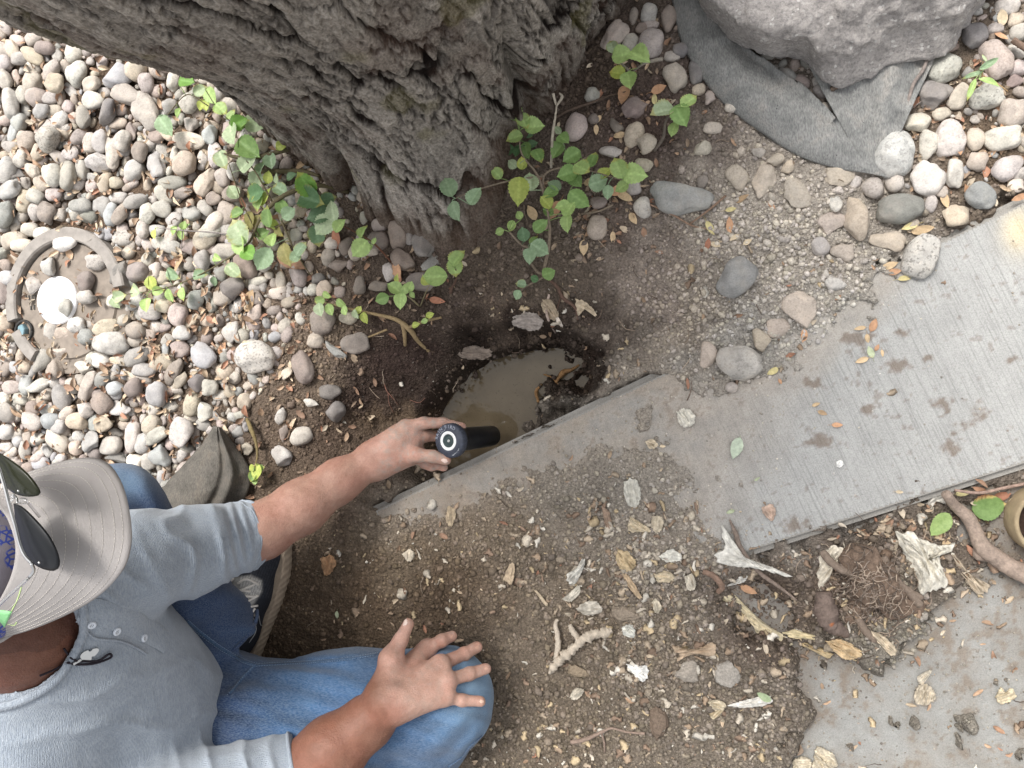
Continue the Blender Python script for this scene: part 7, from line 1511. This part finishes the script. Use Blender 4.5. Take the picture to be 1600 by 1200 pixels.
SPL = [([(1130, 822), (1136, 834), (1142, 850), (1147, 862), (1158, 870), (1178, 878), (1205, 886), (1231, 898), (1226, 900), (1198, 892), (1170, 886), (1148, 885), (1128, 880), (1117, 872), (1126, 862), (1132, 860), (1129, 842)], .006, 'large forked white root splinter pointing up beside the sidewalk corner', (232, 228, 218)),
       ([(1126, 919), (1140, 905), (1160, 899), (1180, 896), (1165, 908), (1145, 915)], .004, 'pointed white splinter just below the large forked one', (226, 222, 214)),
       ([(1122, 925), (1138, 928), (1152, 934), (1168, 950), (1190, 970), (1215, 988), (1236, 1000), (1230, 1010), (1205, 996), (1186, 992), (1176, 978), (1160, 958), (1148, 944), (1130, 938)], .007, 'long shredded cream root strip running to the root clump', (224, 210, 178)),
       ([(1225, 990), (1240, 984), (1262, 990), (1290, 996), (1288, 1003), (1262, 999), (1238, 997)], .006, 'yellowish torn wood strip left under the root clump', (214, 198, 160)),
       ([(1246, 1000), (1262, 1003), (1284, 1012), (1300, 1022), (1292, 1028), (1272, 1018), (1252, 1008)], .006, 'tan torn wood strip lowest under the root clump', (206, 184, 146)),
       ([(1290, 1002), (1312, 1000), (1330, 1006), (1346, 1020), (1336, 1030), (1318, 1030), (1302, 1016)], .008, 'orange cream torn wood end right under the root clump', (212, 186, 148)),
       ([(1402, 834), (1430, 835), (1452, 846), (1472, 852), (1492, 850), (1486, 862), (1468, 870), (1476, 895), (1480, 912), (1462, 922), (1440, 930), (1434, 905), (1425, 890), (1416, 872), (1408, 856)], .016, 'largest shredded white wood chunk, right of the root clump', (228, 222, 208)),
       ([(1486, 862), (1498, 872), (1512, 892), (1528, 905), (1546, 914), (1540, 926), (1524, 926), (1510, 910), (1496, 892)], .010, 'rough pale wood chunk between the white chunk and the stick', (200, 184, 162)),
       ([(1445, 806), (1448, 790), (1456, 770), (1466, 764), (1478, 768), (1487, 780), (1480, 788), (1466, 782), (1458, 780), (1452, 792), (1449, 806)], .006, 'white hooked splinter at the upper end of the stick', (226, 220, 208)),
       ([(1280, 878), (1284, 866), (1302, 852), (1318, 858), (1342, 860), (1334, 878), (1322, 890), (1310, 878), (1298, 890), (1294, 910), (1282, 925), (1278, 905)], .009, 'white torn wood at the top left of the root clump', (226, 216, 198)),
       ([(1358, 985), (1378, 992), (1396, 1008), (1402, 1020), (1392, 1024), (1376, 1008), (1362, 996)], .005, 'small pale torn root tip below the root clump', (206, 190, 166)),
       ([(1432, 1075), (1444, 1068), (1458, 1078), (1462, 1092), (1448, 1102), (1430, 1098)], .008, 'rounded rough pale wood lump on the lower concrete', (204, 192, 172)),
       ([(1433, 1058), (1446, 1050), (1456, 1048), (1448, 1062), (1438, 1070)], .004, 'small pale splinter above the rounded wood lump', (210, 200, 182)),
       ([(1556, 1090), (1564, 1074), (1572, 1082), (1580, 1076), (1588, 1088), (1576, 1098), (1562, 1100)], .006, 'cream torn chip at the far right on concrete', (214, 200, 172)),
       ([(1272, 1186), (1276, 1168), (1290, 1172), (1302, 1180), (1308, 1194), (1296, 1204), (1270, 1204)], .010, 'cream torn wood at the bottom edge of the lower concrete', (216, 204, 182)),
       ([(1238, 1190), (1252, 1182), (1266, 1188), (1264, 1204), (1242, 1204)], .007, 'small cream torn wood at the bottom edge', (216, 204, 182)),
       ([(1138, 1103), (1158, 1096), (1184, 1090), (1204, 1088), (1206, 1098), (1186, 1104), (1160, 1106)], .005, 'white shard with a green leaf bit near the bottom', (230, 226, 218)),
       ([(1106, 1096), (1120, 1094), (1134, 1100), (1128, 1112), (1112, 1108)], .005, 'cream curled chip left of the white shard', (212, 198, 172)),
       ([(1110, 1120), (1122, 1108), (1132, 1104), (1128, 1114), (1116, 1124)], .004, 'small cream chip below the curled one', (206, 190, 160)),
       ([(1050, 1008), (1056, 1020), (1070, 1016), (1092, 1014), (1104, 1008), (1114, 1004), (1118, 1014), (1112, 1026), (1090, 1022), (1072, 1026), (1058, 1034), (1060, 1022)], .008, 'brown and cream forked root piece on the soil heap', (190, 168, 144)),
       ([(978, 1037), (996, 1040), (1012, 1042), (1010, 1062), (996, 1062)], .003, 'bright white square chip in the soil heap', (240, 238, 232)),
       ([(972, 980), (984, 976), (992, 984), (990, 996), (974, 992)], .005, 'off white blocky chip in the soil heap', (222, 220, 210)),
       ([(975, 752), (990, 748), (1000, 762), (1000, 782), (992, 794), (980, 786), (974, 770)], .003, 'large flat oval pale chip above the soil heap', (206, 202, 190)),
       ([(1058, 644), (1070, 638), (1084, 646), (1084, 662), (1070, 668), (1060, 660)], .006, 'white lump on dusty concrete below the hole', (238, 232, 218)),
       ([(1190, 792), (1206, 788), (1212, 800), (1206, 814), (1194, 804)], .003, 'pinkish flat chip on dusty concrete', (206, 180, 162)), ([(1307, 722), (1313, 719), (1318, 724), (1314, 730), (1308, 729)], .004, 'tiny round white pebble like chip on the sidewalk', (246, 244, 240)),
       ([(1008, 690), (1020, 686), (1028, 696), (1016, 702)], .004, 'cream chip left of the mint leaf', (222, 206, 180)), ([(984, 806), (1008, 822), (1016, 830), (996, 832), (982, 828)], .005, 'cream curved flake at the top of the heap', (214, 198, 170)),
       ([(1020, 806), (1034, 808), (1036, 822), (1026, 834), (1018, 822)], .004, 'pale standing flake at the top of the heap', (216, 202, 178)), ([(940, 790), (952, 800), (956, 826), (946, 822)], .003, 'brown grey bark flake at the top of the heap', (158, 136, 118)),
       ([(966, 858), (982, 864), (994, 880), (984, 892), (970, 890), (962, 872)], .006, 'cream and brown folded chip in the heap', (206, 184, 148)), ([(1028, 870), (1050, 858), (1066, 872), (1046, 880)], .003, 'spiky white chip in the heap', (226, 222, 210)),
       ([(970, 892), (984, 902), (1002, 932), (996, 934), (980, 914)], .003, 'long thin tan splinter in the heap', (196, 172, 142)), ([(884, 898), (900, 888), (910, 872), (914, 880), (902, 908), (890, 912)], .008, 'white knobby chip left in the heap', (222, 218, 208)),
       ([(878, 936), (892, 924), (904, 914), (906, 926), (892, 940)], .005, 'cream bent chip below the knobby one', (212, 204, 188)), ([(898, 952), (916, 940), (934, 942), (940, 956), (918, 962)], .008, 'rough pale grey chip left of centre in the heap', (204, 196, 182)),
       ([(1018, 940), (1026, 936), (1034, 950), (1024, 958)], .004, 'small cream chip right in the heap', (214, 202, 180)), ([(1022, 896), (1040, 892), (1054, 900), (1046, 910), (1026, 908)], .005, 'cream curved chip right in the heap', (210, 194, 166)),
       ([(1070, 900), (1082, 898), (1088, 914), (1080, 924), (1072, 916)], .006, 'pale chip left of the pointed white splinter', (216, 206, 188)), ([(834, 922), (840, 924), (856, 944), (850, 944)], .002, 'thin tan splinter left of the heap', (200, 182, 156)),
       ([(786, 905), (796, 882), (804, 884), (800, 912)], .003, 'narrow tan chip near the hand', (194, 174, 148)), ([(890, 1090), (898, 1076), (912, 1078), (906, 1090), (896, 1094)], .006, 'cream bulb shaped chip low in the heap', (214, 204, 186)),
       ([(850, 466), (862, 470), (872, 490), (866, 500), (852, 492), (846, 478)], .008, 'pale crumbly exposed root knob above the hole', (190, 172, 148)), ([(806, 492), (830, 488), (848, 500), (840, 516), (816, 514), (800, 504)], .006, 'grey exposed root plate above the hole', (164, 154, 146)),
       ([(720, 545), (740, 540), (768, 548), (762, 560), (736, 562), (718, 556)], .005, 'grey brown exposed root at the hole wall', (150, 136, 124)), ([(900, 468), (912, 470), (926, 482), (932, 496), (924, 490), (908, 482), (904, 494), (898, 482)], .004, 'shredded cream root end above the hole', (206, 188, 162)),
       ([(866, 484), (872, 494), (880, 510), (874, 508), (866, 496)], .003, 'white scraped root streak above the hole', (226, 214, 200)), ([(700, 790), (712, 798), (706, 822), (696, 812)], .003, 'dry split chip below the slab edge', (190, 172, 146)),
       ([(500, 872), (518, 868), (524, 884), (508, 900)], .004, 'orange tan bark chip beside the forearm', (178, 140, 106)), ([(628, 866), (640, 858), (648, 868), (638, 878)], .004, 'small cream chip left of the hand', (212, 200, 180))]
for poly, th, lab, c in SPL:
    cx_, cy_ = np.mean(poly, 0); splinter(poly, th, max(gL(cx_, cy_), WZ) + th * .35, lab, c, None, .003)
def root(name, pts, label, cat, c, n=None, rough=.14, branches=(), mt='stem', knob=0.0):
    """pts: px, py, height above ground, radius mm"""
    Q = []; R_ = []
    for (x, y, hh, r) in pts: g = gL(x, y); Q.append(P(x, y, max(g, WZ) + hh + r * .0006)); R_.append(r * .001)
    n = n or 7 * len(pts); sp = spline(Q, n); rs = np.interp(np.linspace(0, 1, n), np.linspace(0, 1, len(R_)), R_)
    if knob: rs = rs * (1 + knob * vnoise(np.arange(n) * .8, np.zeros(n), s=len(pts)))
    mb = MB(); V, Fc = tube(sp, rs, 12, rough=rough, rng=wrg); cc = np.array(s2l(c)); col = np.ones((len(V), 4)); col[:, :3] = cc * (1 + .25 * fbm(V[:, 0] * 150, V[:, 1] * 150, V[:, 2] * 150, s=3, octv=2))[:, None]; mb.add(V, Fc, col)
    for br in branches:
        Qb = [P(x, y, max(gL(x, y), WZ) + hh) for (x, y, hh, r) in br]; V, Fc = tube(spline(Qb, 5 * len(br)), np.interp(np.linspace(0, 1, 5 * len(br)), np.linspace(0, 1, len(br)), [b[3] * .001 for b in br]), 8, rough=rough, rng=wrg); col = np.ones((len(V), 4)); col[:, :3] = cc * wrg.uniform(.8, 1.1); mb.add(V, Fc, col)
    o = mb.build(name, M[mt], loc=Q[0]); tag(o, label, cat); return o
root('stick', [(1478, 772, .012, 7), (1492, 790, .012, 8), (1512, 808, .012, 10), (1524, 830, .012, 10), (1536, 855, .012, 12), (1562, 875, .012, 13), (1590, 892, .012, 14), (1640, 915, .012, 14)], 'thick grey brown broken root stick lying on the lower concrete', 'stick', (146, 130, 118), 50, .07, [[(1532, 850, .01, 9), (1528, 868, .012, 7), (1540, 874, .01, 3)]])
root('twig', [(1012, 318, .004, 1.6), (1050, 335, .006, 1.6), (1080, 352, .004, 1.6), (1105, 358, .002, 1.2)], 'long thin brown twig left of the bare leaves', 'twig', (140, 116, 98), branches=[[(1078, 350, .006, 1.4), (1105, 330, .012, 1.8), (1134, 306, .006, 1.8)]])
root('twig', [(866, 185, .004, 2.2), (890, 172, .008, 2.4), (925, 160, .01, 2.2), (950, 150, .008, 1.6), (985, 142, .006, 1.2)], 'dark dead twig lying above the pinkish stone by the trunk', 'twig', (92, 78, 68), branches=[[(935, 158, .01, 1.5), (950, 150, .018, 1.2)]])
root('dead_stalk', [(861, 262, .005, 2.4), (862, 235, .03, 2.2), (864, 205, .06, 2.4), (868, 180, .085, 1.6), (870, 162, .10, 1.4)], 'upright bleached dead stalk with frayed top in the main seedling', 'stalk', (176, 166, 150), branches=[[(869, 166, .10, 1.6), (878, 152, .105, 2.6), (874, 145, .105, 1.0)], [(869, 164, .10, 1.6), (864, 146, .105, 2.4)]])
root('twig', [(1452, 80, .02, 2.4), (1443, 108, .022, 2.6), (1428, 130, .02, 2.6), (1418, 160, .018, 2.4), (1404, 190, .008, 1.8), (1398, 200, .004, 1)], 'slender grey forked twig leaning against the boulder onto fabric', 'twig', (132, 122, 116), branches=[[(1440, 158, .01, .8), (1405, 185, .008, .8), (1398, 205, .004, .8)]])
root('twig', [(1298, 140, .02, 4), (1310, 134, .022, 4.5), (1326, 128, .022, 4)], 'short dark woody stub lying on the fabric under the boulder', 'twig', (92, 80, 70), rough=.2)
root('twig', [(1582, 62, .02, 4.5), (1600, 74, .02, 4.5), (1630, 92, .02, 4.5)], 'brown twig entering at the right side beside the pink stone', 'twig', (110, 92, 80))
root('root', [(862, 1046, .006, 6), (876, 1030, .008, 7), (890, 1018, .01, 7.5), (908, 1002, .012, 7), (925, 992, .012, 9), (940, 990, .012, 8), (956, 984, .010, 4)], 'thick knobby pale twisted root lying on the soil heap', 'root', (182, 170, 154), 60, .3, [[(905, 1000, .012, 4), (894, 985, .014, 5), (890, 976, .012, 3)], [(868, 1030, .01, 4), (872, 1005, .012, 5), (868, 975, .010, 4), (872, 968, .01, 2)], [(862, 1040, .01, 3), (859, 1052, .006, 3)]], 'wood_pale', .35)
root('root', [(892, 1160, .004, 3.5), (915, 1155, .006, 3.5), (940, 1144, .006, 2.6), (956, 1138, .004, 2), (980, 1144, .003, 1.6), (1008, 1146, .003, 2.4)], 'thin brown root with a pale cut end near the bottom of the heap', 'root', (138, 120, 108), branches=[[(940, 1146, .004, 2), (944, 1160, .004, 2), (945, 1175, .002, 1.5)]])
root('root', [(844, 430, .004, 1.6), (868, 445, .004, 3), (880, 466, .004, 3.2), (898, 480, .003, 2.6), (903, 500, .002, 1.4)], 'brown root crossing bare soil above the hole', 'root', (96, 76, 66), branches=[[(877, 462, .004, 1), (868, 490, .002, .9), (866, 500, .002, .8)]])
root('root', [(858, 460, .003, 2), (854, 480, .003, 2.6), (857, 500, .002, 2.2), (868, 520, .002, 1.6)], 'scraped white root streak on the wall above the hole', 'root', (176, 158, 146))
root('root', [(868, 598, .004, 2.5), (880, 582, .006, 5), (892, 578, .006, 3), (905, 570, .004, 1.5)], 'orange brown root stub in the muddy clump in the water', 'root', (138, 106, 72), rough=.25, branches=[[(841, 628, .002, 2.5), (838, 612, .004, 3.4), (846, 600, .004, 2.4)], [(850, 585, .003, 1.5), (862, 590, .004, 1.8), (872, 600, .003, 1)]])
root('root', [(600, 598, .003, .8), (604, 610, .003, .9), (612, 620, .003, .7), (622, 632, .002, .5)], 'thin reddish root hair on the dark wall above the hand', 'root', (142, 104, 90), branches=[[(606, 612, .003, .6), (608, 630, .002, .5), (615, 645, .002, .4)], [(640, 625, .003, .6), (655, 629, .003, .8), (664, 622, .002, .5)]])
root('root', [(1098, 893, .004, 4), (1115, 900, .006, 5), (1128, 916, .008, 5), (1122, 925, .006, 4)], 'brown root end just left of the shredded cream strip', 'root', (128, 106, 92))
root('stick', [(1492, 766, .008, 2), (1530, 770, .010, 2.4), (1570, 762, .010, 2.4), (1610, 754, .010, 2.4)], 'thin pinkish stick along the lower edge of the sidewalk', 'stick', (150, 128, 116))
root('root_strip', [(1140, 812, .003, 1.5), (1150, 835, .004, 4), (1158, 858, .005, 4), (1185, 893, .006, 3.5), (1215, 915, .006, 3), (1245, 938, .004, 1.5)], 'long flat brown bark strip under the forked white splinter', 'bark strip', (126, 112, 102))
# root clump: a hairy crown of roots torn out of the gap
RC = PG(1330, 925); clump_o = empty('root_clump', RC, 'hairy brown root clump with soil torn out between sidewalk and lower concrete', 'root clump')
CP_ = [seg_prim(P(1345, 880, .01), P(1370, 910, .012), .030, .030, .02), seg_prim(P(1370, 910, .012), P(1400, 940, .0), .028, .020, .02), seg_prim(P(1350, 930, .0), P(1330, 960, -.005), .022, .016, .02), seg_prim(P(1400, 945, -.01), P(1430, 950, -.015), .020, .014, .02)]
V, Fq_ = sdf_mesh(CP_, .0028, lambda p: -.010 * fbm(p[..., 0] * 60, p[..., 1] * 60, p[..., 2] * 60, s=44, octv=4, gain=.62), .012); col = np.ones((len(V), 4)); col[:, :3] = np.array(s2l((112, 96, 84))) * (1 + .35 * fbm(V[:, 0] * 120, V[:, 1] * 120, V[:, 2] * 120, s=5, octv=3))[:, None]
new_mesh('soil_ball', V, Fq_, M['soil_bits'], clump_o, col=col); CB = bvh(V, Fq_)
mb = MB(); V, Fc = tube(spline([P(1286, 925, .02), P(1290, 950, .022), P(1296, 972, .018), P(1312, 984, .012), P(1324, 992, .005)], 40), np.interp(np.linspace(0, 1, 40), [0, .3, .7, 1], [.010, .018, .011, .005]), 18, rough=.16, rng=wrg); cc = np.ones((len(V), 4)); cc[:, :3] = np.array(s2l((112, 98, 90))) * (1 + .3 * fbm(V[:, 0] * 100, V[:, 1] * 100, V[:, 2] * 100, s=5, octv=3))[:, None]
dd = np.linalg.norm(V - P(1298, 972, .03), axis=1); cc[dd < .006, :3] = s2l((176, 112, 76)); mb.add(V, Fc, cc)
for pts, r in (([(1284, 862, .02), (1300, 880, .026), (1320, 892, .026), (1340, 895, .022)], .006), ([(1380, 870, .02), (1392, 895, .02), (1415, 920, .012), (1440, 935, .0)], .005), ([(1340, 965, .015), (1352, 985, .008), (1366, 1000, .003)], .006), ([(1400, 915, .015), (1420, 925, .008), (1436, 945, .0)], .007)):
    V, Fc = tube(spline([P(*q) for q in pts], 24), r, 10, rough=.15, rng=wrg); mb.add(V, Fc, (*(np.array(s2l((124, 110, 98)))), 1))
mb.build('main_root', M['stem'], clump_o)
mb = MB()
for _ in range(300):
    x, y = wrg.gauss(1355, 48), wrg.gauss(928, 36); a = wrg.uniform(0, 6.28); L = wrg.uniform(10, 34); pts = []
    for k in range(6):
        h_ = hit(CB, x, y); zz_ = h_[0][2] if h_ else gL(x, y); pts.append(P(x, y, zz_ + .0015 + .004 * wrg.random())); a += wrg.uniform(-.7, .7); x += math.cos(a) * L / 5; y += math.sin(a) * L / 5
    V, Fc = tube(spline(pts, 12), wrg.uniform(.0004, .0010), 5); mb.add(V, Fc, (*(np.array(s2l(wrg.choice([(112, 100, 90), (138, 124, 112), (90, 80, 72), (162, 146, 130)])))), 1))
hr = mb.build('root_hair', M['stem'], clump_o); hr['kind'] = 'stuff'
# the big green leaves by the stick, the bit of green on the white shard
for (px, py, L_, an, c, lab, wd) in ((1542, 790, 56, 10, 'M', 'large round green leaf with yellow brown rim right of the stick', 1.05), (1466, 818, 46, 230, 'L', 'ragged yellow green leaf left of the stick', .75), (1193, 1085, 26, 150, 'P', 'pale green leaf scrap on the white shard near the bottom', .6)):
    wa_, sc = wdir(px, py, an); L = L_ * sc; mb = MB(); g = PG(px, py, .010); V, Fc = leaf_verts(L, L * .8 * wd, .18, .02, .06, 1.0, .1, 21, 11, .97); V[:, 0] -= L / 2; col = np.ones((len(V), 4)); col[:, :3] = np.array(s2l(GC[c])) * .85
    if wd > 1: e = (V[:, 1] > L * .26) | (V[:, 0] > L * .40); col[e, :3] = s2l((208, 184, 120)); e2 = (V[:, 1] > L * .33); col[e2, :3] = s2l((170, 120, 90))
    mb.add(V @ rotz(wa_).T + g, Fc, col); o = mb.build('fallen_leaf', M['leaf'], loc=g); tag(o, lab, 'leaf', 'fallen leaves')
# rusty pipe end at the right edge
pc = P(1628, 810, LOWZ); pipe = empty('pipe', pc, 'round tan rimmed pipe or can cut by the right edge on the lower concrete', 'pipe'); mb = MB(); V = []; pr = [(.052, -.02), (.052, .045), (.050, .048), (.047, .048), (.045, .045), (.045, -.015)]
for (r, z0) in pr:
    for k in range(64): a = 2 * math.pi * k / 64; V.append((pc[0] + r * math.cos(a), pc[1] + r * math.sin(a), LOWZ + z0))
Fc = [(i * 64 + k, i * 64 + (k + 1) % 64, (i + 1) * 64 + (k + 1) % 64, (i + 1) * 64 + k) for i in range(5) for k in range(64)]; mb.add(V, Fc, (*s2l((150, 134, 108)), 1)); mb.build('rim', M['dusty_pl'], pipe)
mb = MB(); mb.add([(pc[0] + .045 * math.cos(2 * math.pi * k / 48), pc[1] + .045 * math.sin(2 * math.pi * k / 48), LOWZ + .012 + .002 * math.sin(k)) for k in range(48)], [tuple(range(48))], (*s2l((58, 46, 40)), 1)); mb.build('base', M['soil_bits'], pipe)
# purple petal by the trunk
g = PG(293, 122, .02); V, Fc = leaf_verts(.016, .009, .3, .1, .0, 1, .2, 9, 5, .95); mb = MB(); mb.add(V @ rotz(-.9).T + g, Fc, (*s2l((150, 130, 200)), 1)); V, Fc = tube([g + np.array([-.006, -.006, 0]), g + np.array([.02, .022, .01])], .0007, 5); mb.add(V, Fc, (*s2l((210, 200, 190)), 1)); o = mb.build('petal', M['dry_leaf'], loc=g); tag(o, 'tiny purple petal with a white straw on the gravel below the trunk', 'petal')
